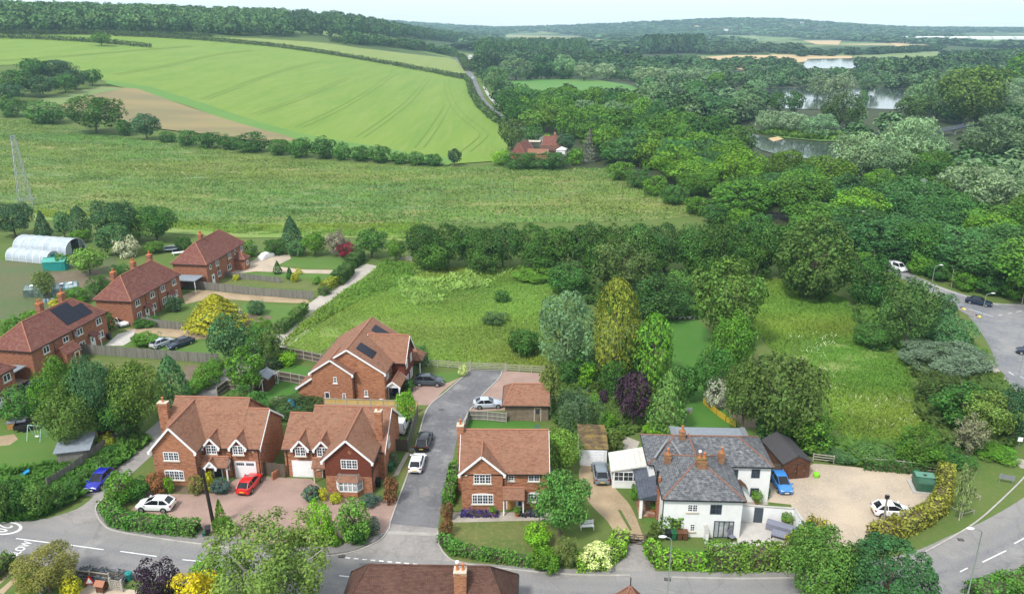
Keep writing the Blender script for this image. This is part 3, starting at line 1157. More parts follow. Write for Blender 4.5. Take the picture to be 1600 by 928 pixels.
paint('road_centre_line', [((25, 841), (80, 848)), ((108, 851), (162, 858.5)), ((188, 861), (245, 869)), ((285, 874), (345, 880)), ((530, 899), (553, 901.5)), ((700, 914), (760, 918)), ((1235, 929), (1290, 926)), ((1535, 878), (1572, 860)), ((1585, 849), (1612, 834)), ((1500, 893), (1512, 887))], .14, .026)
gv = []
a_, b_ = at(540, 871), at(712, 887)
for i in range(13):
    p, q = a_.lerp(b_, i / 13), a_.lerp(b_, (i + .55) / 13)
    gv.append((pr(*p)[:2], pr(*q)[:2]))
paint('give_way_line', gv, .18, .026)


def road_text(body, px, size, along, stretch, name):
    """painted lettering on the carriageway; 'along' is the way the letters' tops point"""
    cu = bpy.data.curves.new(name, 'FONT')
    cu.body = body
    cu.align_x, cu.align_y = 'CENTER', 'CENTER'
    cu.size = size
    cu.resolution_u = 3
    cu.offset = .012
    tmp = bpy.data.objects.new(name, cu)
    COL.objects.link(tmp)
    dg = bpy.context.evaluated_depsgraph_get()
    me = bpy.data.meshes.new_from_object(tmp.evaluated_get(dg))
    bpy.data.objects.remove(tmp)
    me.materials.clear()
    me.materials.append(M_ROADPAINT)
    o = link(bpy.data.objects.new(name, me))
    p = at(*px)
    o.location = (p.x, p.y, .027)
    o.rotation_euler = (0, 0, along - math.pi / 2)
    o.scale = (1, stretch, 1)
    return tag(o, kind='structure')


rd = (at(162, 858) - at(25, 841))
ra = math.atan2(rd.y, rd.x)
road_text('SLOW', (33, 857), .86, ra + math.pi, 1.8, 'road_lettering')
road_text('20', (2, 825), 1.35, ra, 2.0, 'road_lettering')
pc = at(6, 825)
ring = MB()
for i in range(32):
    q = []
    for rr, k in ((1.0, i), (1.0, i + 1), (.82, i + 1), (.82, i)):
        t = 2 * math.pi * k / 32
        ex, ey = math.cos(t) * 2.1 * rr, math.sin(t) * 1.15 * rr
        q.append((pc.x + ex * math.cos(ra) - ey * math.sin(ra), pc.y + ex * math.sin(ra) + ey * math.cos(ra), .027))
    ring.poly(*q)
tag(ring.build('speed_roundel', M_ROADPAINT), kind='structure')
# junction by the roundabout
sheet('junction_road', smooth([(1378, 398), (1400, 412), (1440, 436), (1475, 451), (1520, 465), (1560, 475), (1720, 484), (1800, 640), (1605, 613), (1566, 603), (1548, 590), (1556, 572), (1548, 545), (1525, 508), (1500, 482), (1465, 462), (1430, 446), (1390, 424), (1368, 408)], 4, True), M_RBT, .008)
sheet('footway', [(1512, 590), (1548, 566), (1556, 572), (1570, 590), (1590, 612), (1560, 606)], M_FLAG, .012)
sheet('verge_path', [(1583, 718), (1592, 716), (1640, 728), (1640, 738), (1595, 731)], M_FLAG, .010)
sheet('traffic_island', smooth([(1497, 481), (1508, 481), (1530, 492), (1534, 497), (1522, 497), (1502, 487)], 4, True), M_PAVE, .01, thick=.1)
paint('junction_line', [((1498, 484), (1524, 498)), ((1515, 483), (1552, 495)), ((1560, 493), (1566, 492)), ((1574, 490.5), (1581, 489)), ((1588, 487.5), (1596, 486)), ((1453, 462), (1460, 466)), ((1576, 581), (1584, 586)), ((1594, 588), (1602, 592)), ((1440, 439), (1500, 461)), ((1500, 461), (1560, 477))], .15, .02)
# far road beside the barley
ribbon('hill_road', [(884, 240), (862, 226), (838, 212), (812, 202), (790, 190), (770, 176), (752, 158), (744, 140), (740, 130), (735, 118), (720, 100), (706, 82), (704, 72)], 6.5, M_CUL, .5, sm=6)
ribbon('hill_road_path', [(766, 168), (754, 152), (747, 136)], 2.2, M_CONC, .55, off=-5.0)
ribbon('wood_road', [(1262, 352), (1232, 340), (1205, 338), (1195, 342)], 5, M_CUL, .06)
# pavements and kerbs
sheet('pavement', smooth([(164, 784), (158, 790), (152, 800), (162, 818), (182, 829), (260, 842), (368, 856)], 4) + [(440, 866), (505, 868), (550, 861), (590, 845), (605, 829), (609, 818), (601, 832), (560, 846), (505, 856), (440, 854), (372, 840), (312, 833), (240, 825), (190, 815), (168, 800)], M_PAVE, .004, thick=.11)
kerb('kerb', [(160, 780), (151, 790), (150, 800), (160, 818), (182, 830), (260, 843), (368, 857), (440, 867), (505, 869), (550, 862.5), (590, 846), (606, 829), (609.5, 818)])
kerb('kerb', CULL, h=.09)
kerb('kerb', CULR[:6], h=.09)
kerb('kerb', [(684, 830), (685, 848), (697, 868), (720, 880), (790, 889), (900, 898), (985, 899)])
kerb('kerb', [(1050, 902), (1150, 904), (1240, 903)])
kerb('kerb', [(1446, 862), (1490, 838), (1530, 812), (1570, 776), (1600, 746), (1640, 700)])
kerb('kerb', [(1440, 436), (1475, 451), (1520, 465), (1560, 475), (1700, 483)])
# drives, yards and lawns --------------------------------------------------------
sheet('block_drive', [(232, 768), (262, 771), (300, 772), (348, 770), (362, 752), (376, 743), (486, 748), (520, 778), (622, 781), (609, 818), (601, 832), (560, 838), (515, 840), (420, 850), (372, 840), (330, 838), (312, 832), (312, 818), (262, 806), (205, 797)], M_BLOCK, .006)
sheet('block_drive', [(652, 601), (700, 598), (720, 589), (690, 613), (672, 633), (645, 632), (628, 622), (630, 600)], M_BLOCK, .006)
sheet('block_drive', [(787, 579), (846, 583), (846, 612), (858, 630), (860, 640), (735, 642), (757, 614), (779, 592)], M_BLOCK, .006)
sheet('flower_bed', [(246, 759), (312, 759), (346, 752), (362, 753), (347, 771), (300, 771.5), (242, 767.5)], M_SOIL, .012)
sheet('front_lawn', [(168, 770), (188, 752), (232, 766), (205, 797), (178, 795)], M_LAWN3, .004)
sheet('front_lawn', [(706, 815), (820, 812), (860, 820), (905, 880), (830, 888), (720, 878), (698, 862), (692, 845)], M_LAWN3, .004)
sheet('flagstone_path', [(708, 800), (720, 800), (866, 800), (866, 812), (706, 816)], M_FLAG, .008)
sheet('back_lawn', [(733, 654), (828, 658), (838, 668), (838, 678), (726, 676)], M_LAWN2, .006)
sheet('back_lawn', [(408, 590), (492, 602), (480, 625), (400, 622)], M_LAWN2, .006)
sheet('back_lawn', [(430, 562), (500, 578), (492, 592), (420, 582)], M_LAWN2, .006)
sheet('side_lawn', [(654, 600), (652, 585), (735, 579), (730, 586), (716, 597), (700, 598)], M_LAWN, .004)
sheet('side_lawn', [(650, 640), (668, 634), (660, 655), (650, 696), (637, 741), (622, 782), (612, 780), (628, 735), (640, 700)], M_LAWN3, .004)
sheet('side_path', [(636, 704), (640, 708), (622, 742), (613, 745)], M_FLAG, .008)
sheet('garden_lawn', [(-60, 665), (60, 655), (150, 690), (200, 682), (110, 745), (70, 775), (20, 790), (-60, 800)], M_LAWN, .006)
sheet('sand_patch', [(-5, 682), (22, 678), (28, 686), (15, 695), (-5, 697)], M_DIRT, .010)
sheet('dirt_drive', smooth([(908, 728), (948, 726), (960, 760), (985, 790), (1002, 830), (1004, 845), (970, 846), (950, 815), (925, 790), (908, 762)], 4, True), M_DIRT, .008)
sheet('drive_apron', [(970, 842), (1006, 842), (1016, 870), (1028, 902), (948, 899), (964, 870)], M_LANE, .008)
sheet('grass_strip', [(965, 796), (970, 796), (988, 828), (984, 829)], M_VERGE, .013)
sheet('gravel_yard', [(1196, 757), (1272, 724), (1300, 726), (1380, 734), (1440, 742), (1475, 760), (1470, 790), (1420, 815), (1370, 838), (1310, 862), (1275, 850), (1250, 830), (1236, 788), (1200, 784)], M_GRAVEL, .008)
sheet('patio', [(1154, 812), (1240, 818), (1256, 848), (1250, 856), (1130, 856), (1110, 850), (1152, 846)], M_PATIO, .012)
sheet('yard_path', [(1156, 790), (1160, 765), (1200, 760), (1200, 788)], M_FLAG, .010)
sheet('side_garden', [(1004, 800), (1030, 800), (1036, 850), (1105, 858), (1108, 880), (1022, 866)], M_LAWN, .005)
sheet('back_garden', [(1040, 500), (1090, 500), (1110, 520), (1100, 560), (1120, 620), (1150, 665), (1070, 670), (1055, 640), (1050, 580), (1030, 520)], M_LAWN2, .006)
sheet('garden_track', [(1118, 620), (1150, 628), (1190, 668), (1165, 668), (1130, 640)], M_SOIL, .010)
sheet('orchard_grass', [(860, 580), (1020, 580), (1015, 665), (960, 690), (905, 690), (865, 660)], M_LAWN3, .004)
sheet('garden_path', [(975, 680), (1000, 690), (992, 706), (968, 700)], M_FLAG, .008)
# gardens of the brick pairs
sheet('allotment', [(-60, 405), (30, 408), (130, 405), (180, 400), (190, 440), (140, 470), (80, 490), (-60, 510)], M_ALLOT, .005)
sheet('bare_plot', [(70, 428), (150, 420), (175, 436), (120, 452), (90, 446)], M_SOIL, .009)
sheet('drive', [(350, 430), (385, 412), (410, 400), (452, 398), (455, 404), (430, 416), (470, 421), (520, 422), (520, 428), (450, 426), (400, 424)], M_GRAVEL, .010)
sheet('front_garden', [(440, 402), (530, 402), (545, 410), (520, 421), (440, 416)], M_LAWN, .006)
sheet('front_garden', [(340, 437), (400, 433), (500, 442), (495, 455), (420, 448), (330, 446)], M_LAWN3, .006)
sheet('front_garden', [(350, 425), (520, 428), (505, 436), (400, 431)], M_LAWN, .007)
sheet('drive', [(285, 462), (310, 452), (380, 460), (480, 468), (485, 474), (420, 472), (330, 466), (290, 475)], M_DIRT, .009)
sheet('front_garden', [(380, 474), (470, 478), (440, 500), (400, 512), (370, 500)], M_LAWN, .006)
sheet('vegetable_bed', [(385, 490), (425, 494), (415, 512), (380, 508)], M_SOIL, .010)
sheet('drive', [(195, 514), (240, 512), (330, 518), (345, 528), (300, 530), (240, 524), (205, 520)], M_DIRT, .009)
sheet('front_path', [(184, 522), (212, 514), (206, 532), (192, 540), (164, 540)], M_PATIO, .012)
sheet('front_garden', [(165, 545), (200, 536), (240, 526), (350, 534), (345, 560), (230, 556)], M_LAWN, .005)
sheet('front_garden', [(110, 556), (340, 570), (320, 600), (230, 600), (120, 580)], M_LAWN3, .006)
sheet('yard', [(18, 588), (55, 586), (60, 600), (25, 602)], M_GRAVEL, .010)
sheet('bare_plot', [(286, 572), (308, 570), (304, 592), (286, 600)], M_SOIL, .011)
# bottom left corner
sheet('lower_path', [(-5, 902), (28, 878), (34, 882), (0, 912)], M_DIRT, .010)
sheet('lower_path', [(-5, 925), (22, 902), (26, 906), (5, 928)], M_DIRT, .010)
sheet('lower_garden', [(30, 925), (60, 910), (95, 895), (70, 940), (20, 945)], M_LAWN, .006)
sheet('lower_yard', [(118, 928), (140, 912), (215, 922), (230, 960), (100, 960)], M_GRAVEL, .010)
# ------------------------------------------------------------------ houses
def block(H, x0, x1, y0, y1, ze, zr, axis='x', hip0=False, hip1=False, ov=.3, og=.22, wall=None, roof=None, ridge=None, barge=True, z0=0.0, gut=True, wname='wall', t=.14, hipk=1.0, be=(1, 1)):
    """walls and a pitched roof; axis = the way the ridge runs; hip0/hip1 hip its low/high end"""
    sw = (lambda a, b, z: (a, b, z)) if axis == 'x' else (lambda a, b, z: (b, a, z))
    if axis == 'x':
        a0, a1, b0, b1 = x0, x1, y0, y1
    else:
        a0, a1, b0, b1 = y0, y1, x0, x1
    bm, hw = (b0 + b1) / 2, (b1 - b0) / 2
    k = (zr - ze) / hw
    w = MB()
    w.poly(sw(a0, b0, z0), sw(a1, b0, z0), sw(a1, b0, ze), sw(a0, b0, ze))
    w.poly(sw(a1, b1, z0), sw(a0, b1, z0), sw(a0, b1, ze), sw(a1, b1, ze))
    for a, hp in ((a0, hip0), (a1, hip1)):
        p = [sw(a, b1, z0), sw(a, b0, z0), sw(a, b0, ze), sw(a, b1, ze)]
        if not hp:
            p.insert(3, sw(a, bm, zr))
        w.poly(*p)
    wo = w.build(wname, wall or M_BRICK, H)
    e0, e1 = a0 - (ov if hip0 else og), a1 + (ov if hip1 else og)
    zl = ze - ov * k
    r0 = a0 - ov + (hw + ov) * hipk if hip0 else e0
    r1 = a1 + ov - (hw + ov) * hipk if hip1 else e1
    if r0 > r1:
        r0 = r1 = (r0 + r1) / 2
    r = MB()
    top = {}
    for nm, a, b, z in (('A', e0, b0 - ov, zl), ('B', e1, b0 - ov, zl), ('C', e1, b1 + ov, zl), ('D', e0, b1 + ov, zl), ('P', r0, bm, zr), ('Q', r1, bm, zr)):
        top[nm] = (a, b, z)
    up = lambda n: sw(top[n][0], top[n][1], top[n][2] + t)
    dn = lambda n: sw(top[n][0], top[n][1], top[n][2])
    for ring in ('ABQP', 'CDPQ') + (('BCQ',) if hip1 else ()) + (('DAP',) if hip0 else ()):
        r.poly(*[up(c) for c in ring])
        r.poly(*[dn(c) for c in reversed(ring)])
    edges = ['AB', 'CD'] + (['BC'] if hip1 else ['BQ', 'QC']) + (['DA'] if hip0 else ['DP', 'PA'])
    for a, b in edges:
        r.poly(dn(a), dn(b), up(b), up(a))
    ro = r.build('roof', roof or M_TILE, H)
    rt = MB()
    lift = lambda n: Vector(sw(top[n][0], top[n][1], top[n][2] + t + .02))
    if (top['Q'][0] - top['P'][0]) > .3:
        rt.tube([lift('P'), lift('Q')], .09, 6)
    for hp, cs, ap in ((hip0, 'AD', 'P'), (hip1, 'BC', 'Q')):
        if hp:
            for c in cs:
                rt.tube([lift(c), lift(ap)], .085, 6)
    if rt.v:
        rt.build('ridge_tiles', ridge or M_RIDGE, ro, True)
    if barge:
        for hp, a, sg, on in ((hip0, e0, -1, be[0]), (hip1, e1, 1, be[1])):
            bb = MB()
            if on and not hp:
                for b in (b0 - ov, b1 + ov):
                    p, q = Vector(sw(a + sg * .03, b, zl - .02)), Vector(sw(a + sg * .03, bm, zr - .02))
                    bb.bar(p, q, .05, .23)
                    d = .16 if b < bm else -.16
                    bb.box(*[min(m, n) for m, n in zip(sw(a + sg * .06 - .05, b, zl - .22), sw(a + sg * .06 + .0, b + d * 1.6, zl + .1))],
                           *[max(m, n) for m, n in zip(sw(a + sg * .06 - .05, b, zl - .22), sw(a + sg * .06 + .0, b + d * 1.6, zl + .1))])
            if bb.v:
                bb.build('bargeboard', M_WHITE, H)
    if gut:
        for b, s in ((b0, -1), (b1, 1)):
            MB().bar(sw(e0 + .1, b + s * (ov + .06), zl + .05), sw(e1 - .1, b + s * (ov + .06), zl + .05), .11, .10).build('gutter', M_DARK, H)
        if hip0:
            MB().bar(sw(a0 - ov - .06, b0 - ov, zl + .05), sw(a0 - ov - .06, b1 + ov, zl + .05), .11, .10).build('gutter', M_DARK, H)
        if hip1:
            MB().bar(sw(a1 + ov + .06, b0 - ov, zl + .05), sw(a1 + ov + .06, b1 + ov, zl + .05), .11, .10).build('gutter', M_DARK, H)
    return wo


FACES = {'f': ((1, 0), (0, -1)), 'b': ((-1, 0), (0, 1)), 'r': ((0, 1), (1, 0)), 'l': ((0, -1), (-1, 0))}


def onface(face, x, y, u, out, z):
    """u metres along the face from (x, y), `out` metres proud of it"""
    (dx, dy), (nx, ny) = FACES[face]
    return (x + dx * u + nx * out, y + dy * u + ny * out, z)


def window(H, face, x, y, z, w, h, n=2, frame=None, sill=None, pane=None, trans=True, arch=0.0, rows=2, name='window', bars=True, dp=.06):
    """a casement: frame and glazing bars, one pane sheet behind, a sill below; (x, y) = centre on the wall"""
    f = MB()
    P = lambda u, o, zz: onface(face, x, y, u, o, zz)

    def rail(u0, z0, u1, z1, wd=.07, d=None):
        d = d or dp
        a, b = P(u0, .005, z0), P(u1, d, z1)
        if abs(u1 - u0) > abs(z1 - z0):
            q = [P(u0, .005, z0 - wd / 2), P(u1, d, z0 + wd / 2)]
        else:
            q = [P(u0 - wd / 2, .005, z0), P(u0 + wd / 2, d, z1)]
        lo = [min(s, t) for s, t in zip(*q)]
        hi = [max(s, t) for s, t in zip(*q)]
        f.box(*lo, *hi)
    W = w / 2
    rail(-W, z + .045, W, z + .045, .09)
    rail(-W, z + h - .045, W, z + h - .045, .09)
    for i in range(n + 1):
        u = -W + w * i / n
        u = max(-W + .045, min(W - .045, u))
        rail(u, z, u, z + h, .10 if 0 < i < n else .09, dp - .004)
    if bars:
        for r_ in range(1, rows + 1):
            rail(-W, z + h * r_ / (rows + 1), W, z + h * r_ / (rows + 1), .035, dp - .012)
        for i in range(n):
            u = -W + w * (i + .5) / n
            rail(u, z, u, z + h, .035, dp - .016)
    if arch:
        m = 10
        for i in range(m):
            u0, u1 = -W + w * i / m, -W + w * (i + 1) / m
            a0, a1 = arch * (1 - (u0 / W) ** 2), arch * (1 - (u1 / W) ** 2)
            f.poly(P(u0, dp, z + h), P(u1, dp, z + h), P(u1, dp, z + h + a1), P(u0, dp, z + h + a0))
            f.poly(P(u0, dp, z + h + a0), P(u1, dp, z + h + a1), P(u1, 0, z + h + a1), P(u0, 0, z + h + a0))
    fo = f.build(name, frame or M_WHITE, H)
    p = MB()
    p.poly(P(-W, .02, z), P(W, .02, z), P(W, .02, z + h), P(-W, .02, z + h))
    p.build('pane', pane or M_GLASS, fo)
    if sill is not None:
        s = MB()
        q = [P(-W - .12, .003, z - .13), P(W + .12, .13, z - .005)]
        s.box(*[min(a, b) for a, b in zip(*q)], *[max(a, b) for a, b in zip(*q)])
        s.build('sill', sill, fo)
    return fo


def door(H, face, x, y, w, h, mat, frame=None, z=0.0, name='door', glaze=True):
    P = lambda u, o, zz: onface(face, x, y, u, o, zz)
    f = MB()

    def bx(b, u0, u1, o0, o1, z0, z1):
        q = [P(u0, o0, z0), P(u1, o1, z1)]
        b.box(*[min(s, t) for s, t in zip(*q)], *[max(s, t) for s, t in zip(*q)])
    bx(f, -w / 2, w / 2, .004, .05, z, z + h)
    for k in (-1, 1):
        bx(f, k * w * .25 - w * .14, k * w * .25 + w * .14, .05, .062, z + .2, z + h * .42)
    d = f.build(name, mat, H)
    g = MB()
    for k in (-1, 1):
        bx(g, k * (w / 2 + .05) - .05, k * (w / 2 + .05) + .05, .004, .075, z, z + h + .1)
    bx(g, -w / 2, w / 2, .004, .074, z + h, z + h + .1)
    g.build('door_frame', frame or M_WHITE, d)
    if glaze:
        p = MB()
        bx(p, -w * .3, w * .3, .05, .058, z + h * .55, z + h * .88)
        p.build('pane', M_GLASS, d)
    k = MB()
    bx(k, w * .36, w * .42, .05, .10, z + 1.0, z + 1.12)
    k.build('handle', M_STEEL, d)
    return d


def garage_door(H, face, x, y, w, h, lights=True, mat=None):
    P = lambda u, o, zz: onface(face, x, y, u, o, zz)
    f = MB()

    def bx(b, u0, u1, o0, o1, z0, z1):
        q = [P(u0, o0, z0), P(u1, o1, z1)]
        b.box(*[min(s, t) for s, t in zip(*q)], *[max(s, t) for s, t in zip(*q)])
    bx(f, -w / 2, w / 2, .004, .04, 0, h)
    for i in range(4):
        bx(f, -w / 2 + .08, w / 2 - .08, .04, .055, h * i / 4.2 + .06, h * (i + 1) / 4.2 - .02)
    d = f.build('garage_door', mat or M_WHITE, H)
    g = MB()
    for k in (-1, 1):
        bx(g, k * (w / 2 + .06) - .06, k * (w / 2 + .06) + .06, .004, .07, 0, h + .12)
    bx(g, -w / 2, w / 2, .004, .07, h, h + .12)
    g.build('door_frame', M_WHITE, d)
    if lights:
        for k in (-1, 1):
            p = MB()
            for j in range(4):
                u = k * w * .25 + (j - 1.5) * w * .1
                bx(p, u - w * .042, u + w * .042, .055, .066, h * .80, h * .95)
            p.build('pane', M_GLASS, d)
    return d


def chimney(H, x, y, w, d, z0, z1, pots=1, mat=None, pmat=None, cap=M_STONE, cowl=False):
    b = MB().box(x - w / 2, y - d / 2, z0, x + w / 2, y + d / 2, z1)
    b.box(x - w / 2 - .06, y - d / 2 - .06, z1 - .32, x + w / 2 + .06, y + d / 2 + .06, z1 - .16)
    c = b.build('chimney', mat or M_BRICK, H)
    MB().box(x - w / 2 - .04, y - d / 2 - .04, z1, x + w / 2 + .04, y + d / 2 + .04, z1 + .10).build('chimney_cap', cap, c)
    for i in range(pots):
        px = x + (i - (pots - 1) / 2) * .5
        p = MB().lathe([(.16, 0), (.13, .1), (.12, .5), (.15, .55), (.15, .62), (.10, .62)], 10, (px, y, z1 + .1))
        p.build('chimney_pot', pmat or M_POT, c, True)
        if cowl and i == 0:
            MB().lathe([(.13, .66), (.17, .68), (.17, .84), (.05, .92)], 10, (px, y, z1 + .1)).build('cowl', M_WHITE, c, True)
    return c


def pipe(H, pts, mat=None, r=.045):
    MB().tube(pts, r, 6).build('downpipe', mat or M_DARK, H)


def gablet(H, x, yw, z0, ze, zr, w, yback, n=2):
    """a small wall dormer: tile-hung gable with its window, straddling the eaves"""
    D = thingpart('dormer', H)
    block(D, x - w / 2, x + w / 2, yw, yback, ze, zr, 'y', ov=.22, og=.2, wall=M_HUNG, roof=M_TILE, gut=False, z0=z0)
    window(D, 'f', x, yw, z0 + .02, w * .74, ze - z0 + .12, n, sill=M_STONE)
    return D


def thingpart(name, parent):
    return parent


# --- the two detached houses by the main road ----------------------------------
def detached_left():
    p = at(246, 757)
    H = thing('detached_house', 'red brick house with gable at its left end and tall chimney, beside the narrow lane', 'house', p, R(-3.0))
    # tall part, lower wing, front gable
    block(H, 0.2, 9.3, 2.1, 12.3, 4.2, 8.0, ov=.3, barge=False)
    block(H, 9.3, 12.0, 2.1, 10.2, 4.2, 7.15, ov=.3, be=(0, 1))
    block(H, 0, 5.1, 0, 7.4, 4.9, 7.75, 'y', ov=.35, og=.3)
    window(H, 'f', 2.25, 0, 3.35, 1.85, 1.15, 3, sill=M_STONE)
    window(H, 'f', 2.3, 0, .75, 2.3, 1.25, 4, sill=M_STONE, arch=.12)
    MB().box(-.03, -.03, 2.72, 5.13, .0, 2.86).build('brick_band', M_BRICK2, H)
    for x in (6.35, 9.6):
        gablet(H, x, 1.70, 3.35, 4.45, 5.5, 1.75, 5.2)
    garage_door(H, 'f', 10.1, 2.1, 2.4, 2.15)
    # porch
    block(H, 5.12, 8.4, .75, 2.1, 2.35, 3.1, 'x', ov=.2, og=.12, barge=False, wall=M_WHITE, gut=False, z0=2.2)
    block(H, 5.9, 7.2, .45, 1.6, 2.3, 3.05, 'y', ov=.14, og=.1, wall=M_WHITE, gut=False, z0=2.2)
    for x in (5.3, 8.3):
        MB().box(x - .07, .8, 0, x + .07, .94, 2.2).build('porch_post', M_WHITE, H)
    door(H, 'f', 6.6, 2.1, .95, 2.05, M_DARK)
    window(H, 'f', 7.85, 2.1, 1.1, .55, .75, 1, sill=M_STONE, rows=1)
    chimney(H, -.5, 5.0, 1.15, .75, 0, 8.35, 1, M_BRICK2 if 0 else M_BRICK)
    pipe(H, [(5.2, -.05, 4.6), (5.2, -.05, 0)])
    pipe(H, [(8.55, 2.02, 4.0), (8.55, 2.02, 0)])
    pipe(H, [(11.85, 2.02, 4.0), (11.85, 2.02, 0)])
    MB().box(11.1, 2.04, 3.45, 11.35, 2.1, 3.7).build('alarm_box', M_CREAM, H)


def detached_mid():
    p = at(511, 770)
    H = thing('detached_house', 'red brick house with tile-hung gable, bay window and white garage door, beside the close', 'house', p, R(-3.2))
    block(H, -3.0, 6.2, 3.3, 12.5, 3.95, 7.2, ov=.3, be=(0, 1))
    block(H, -5.9, -3.0, 3.3, 11.1, 3.95, 6.5, ov=.3, barge=False)
    block(H, 0, 5.45, 0, 7.8, 4.6, 7.15, 'y', ov=.35, og=.3, wall=M_HUNG, z0=2.35, wname='tile_hung_wall')
    w = MB().box(.03, .03, 0, 5.42, 8, 2.35)
    w.build('wall', M_BRICK, H)
    window(H, 'f', 2.9, 0, 3.35, 1.95, 1.2, 3)
    # canted bay
    b = MB()
    bx = [(1.3, 0), (1.75, -.75), (3.85, -.75), (4.3, 0)]
    for (x0, y0), (x1, y1) in zip(bx[:-1], bx[1:]):
        b.poly((x0, y0, 0), (x1, y1, 0), (x1, y1, .75), (x0, y0, .75))
    b.build('bay_wall', M_BRICK, H)
    fr = MB()
    pn = MB()
    for (x0, y0), (x1, y1), n in zip(bx[:-1], bx[1:], (1, 4, 1)):
        pn.poly((x0, y0, .75), (x1, y1, .75), (x1, y1, 2.05), (x0, y0, 2.05))
        for z, h in ((.79, .1), (2.0, .12), (1.6, .04)):
            fr.bar((x0, y0 - .02, z), (x1, y1 - .02, z), .09, h)
        for i in range(n + 1):
            x, y = x0 + (x1 - x0) * i / n, y0 + (y1 - y0) * i / n - .02
            fr.box(x - .06, y - .05, .75, x + .06, y + .05, 2.05)
    fo = fr.build('bay_window', M_WHITE, H)
    pn.build('pane', M_NET, fo)
    rf = MB()
    ev = [(1.1, 0, 2.08), (1.62, -.95, 2.08), (3.98, -.95, 2.08), (4.5, 0, 2.08)]
    tp = [(1.6, -.02, 2.72), (1.9, -.3, 2.72), (3.7, -.3, 2.72), (4.0, -.02, 2.72)]
    for i in range(3):
        rf.poly(ev[i], ev[i + 1], tp[i + 1], tp[i])
    rf.poly(*tp)
    rf.poly(*reversed(ev))
    bo = rf.build('bay_roof', M_TILE, H)
    ld = MB()
    for i in range(3):
        ld.bar(tp[i], tp[i + 1], .1, .06)
        ld.bar(ev[i], tp[i], .07, .05)
    ld.build('lead_flashing', M_LEAD, bo)
    MB().poly((2.75, -.02, 5.5), (3.05, -.02, 5.2), (3.35, -.02, 5.5), (3.05, -.02, 5.8)).build('diamond_tiles', M_BRICK2, H)
    for x in (-3.75, -1.1):
        gablet(H, x, 2.90, 3.1, 4.25, 5.25, 1.75, 6.2)
    garage_door(H, 'f', -3.75, 3.3, 2.4, 2.15, False)
    block(H, -2.2, 0, 1.9, 3.3, 2.3, 2.95, 'x', ov=.2, og=.02, barge=False, gut=False, z0=2.2)
    MB().box(-2.15, 2.0, 0, -2.01, 2.14, 2.2).build('porch_post', M_STONE, H)
    door(H, 'f', -.9, 3.3, .95, 2.05, M_BRICK2 if 0 else M_SHED)
    window(H, 'f', -1.65, 3.3, 1.15, .6, .7, 1, rows=1, sill=M_STONE)
    window(H, 'r', 6.2, 6.2, 2.9, 1.1, 1.2, 2, sill=M_STONE)
    window(H, 'r', 5.45, 2.3, 3.0, .8, .7, 1, frame=M_DARK, rows=1)
    chimney(H, 5.55, 4.6, .8, .75, 3.5, 8.5, 1)
    pipe(H, [(5.55, -.05, 4.2), (5.55, -.05, 0)])
    pipe(H, [(-5.6, 3.22, 3.7), (-5.6, 3.22, 0)])
    pipe(H, [(-2.4, 3.22, 3.7), (-2.4, 3.22, 2.4)])
    MB().box(-5.2, 3.24, 3.3, -4.95, 3.3, 3.55).build('alarm_box', M_CREAM, H)


def detached_right():
    p = at(722, 797)
    H = thing('detached_house', 'red brick house with wooden front door and lavender bed, right of the close', 'house', p, R(-.4))
    block(H, 0, 9.6, .35, 7.9, 4.8, 7.9, ov=.3)
    block(H, 0.02, 4.6, 0, 4.2, 5.0, 7.05, 'y', ov=.35, og=.3)
    MB().box(0, -.03, 2.75, 4.65, 0, 2.9).build('brick_band', M_BRICK2, H)
    window(H, 'f', 2.35, 0, 3.5, 1.95, 1.2, 3, sill=M_STONE)
    window(H, 'f', 2.35, 0, .85, 2.4, 1.25, 4, sill=M_STONE, arch=.13)
    window(H, 'f', 5.55, .35, 3.65, .7, .95, 1, sill=M_STONE)
    window(H, 'f', 8.1, .35, 3.6, 1.3, 1.05, 2, sill=M_STONE)
    window(H, 'f', 8.1, .35, .95, 1.35, 1.1, 2, sill=M_STONE, arch=.12)
    block(H, 4.66, 7.0, -1.15, .35, 2.35, 3.15, 'x', ov=.2, og=.05, barge=False, gut=False, z0=2.2)
    for x in (4.72, 6.9):
        MB().box(x - .07, -1.05, 0, x + .07, -.91, 2.2).build('porch_post', M_WHITE, H)
    door(H, 'f', 5.6, .35, 1.0, 2.05, M_OAK, glaze=False)
    window(H, 'f', 6.55, .35, .3, .6, 1.7, 1, rows=0, bars=False)
    chimney(H, -.3, 4.1, .75, .9, 0, 8.6, 1, cap=M_STONE)
    pipe(H, [(4.75, -.05, 4.7), (4.75, -.05, 3.2)])
    MB().lathe([(.0, -.05), (.18, -.05), (.18, 0), (0, .0)], 12, (.55, -.02, 4.6)).build('alarm_box', M_CREAM, H)
    window(H, 'r', 9.6, 3, 3.6, 1.0, 1.0, 2, sill=M_STONE)


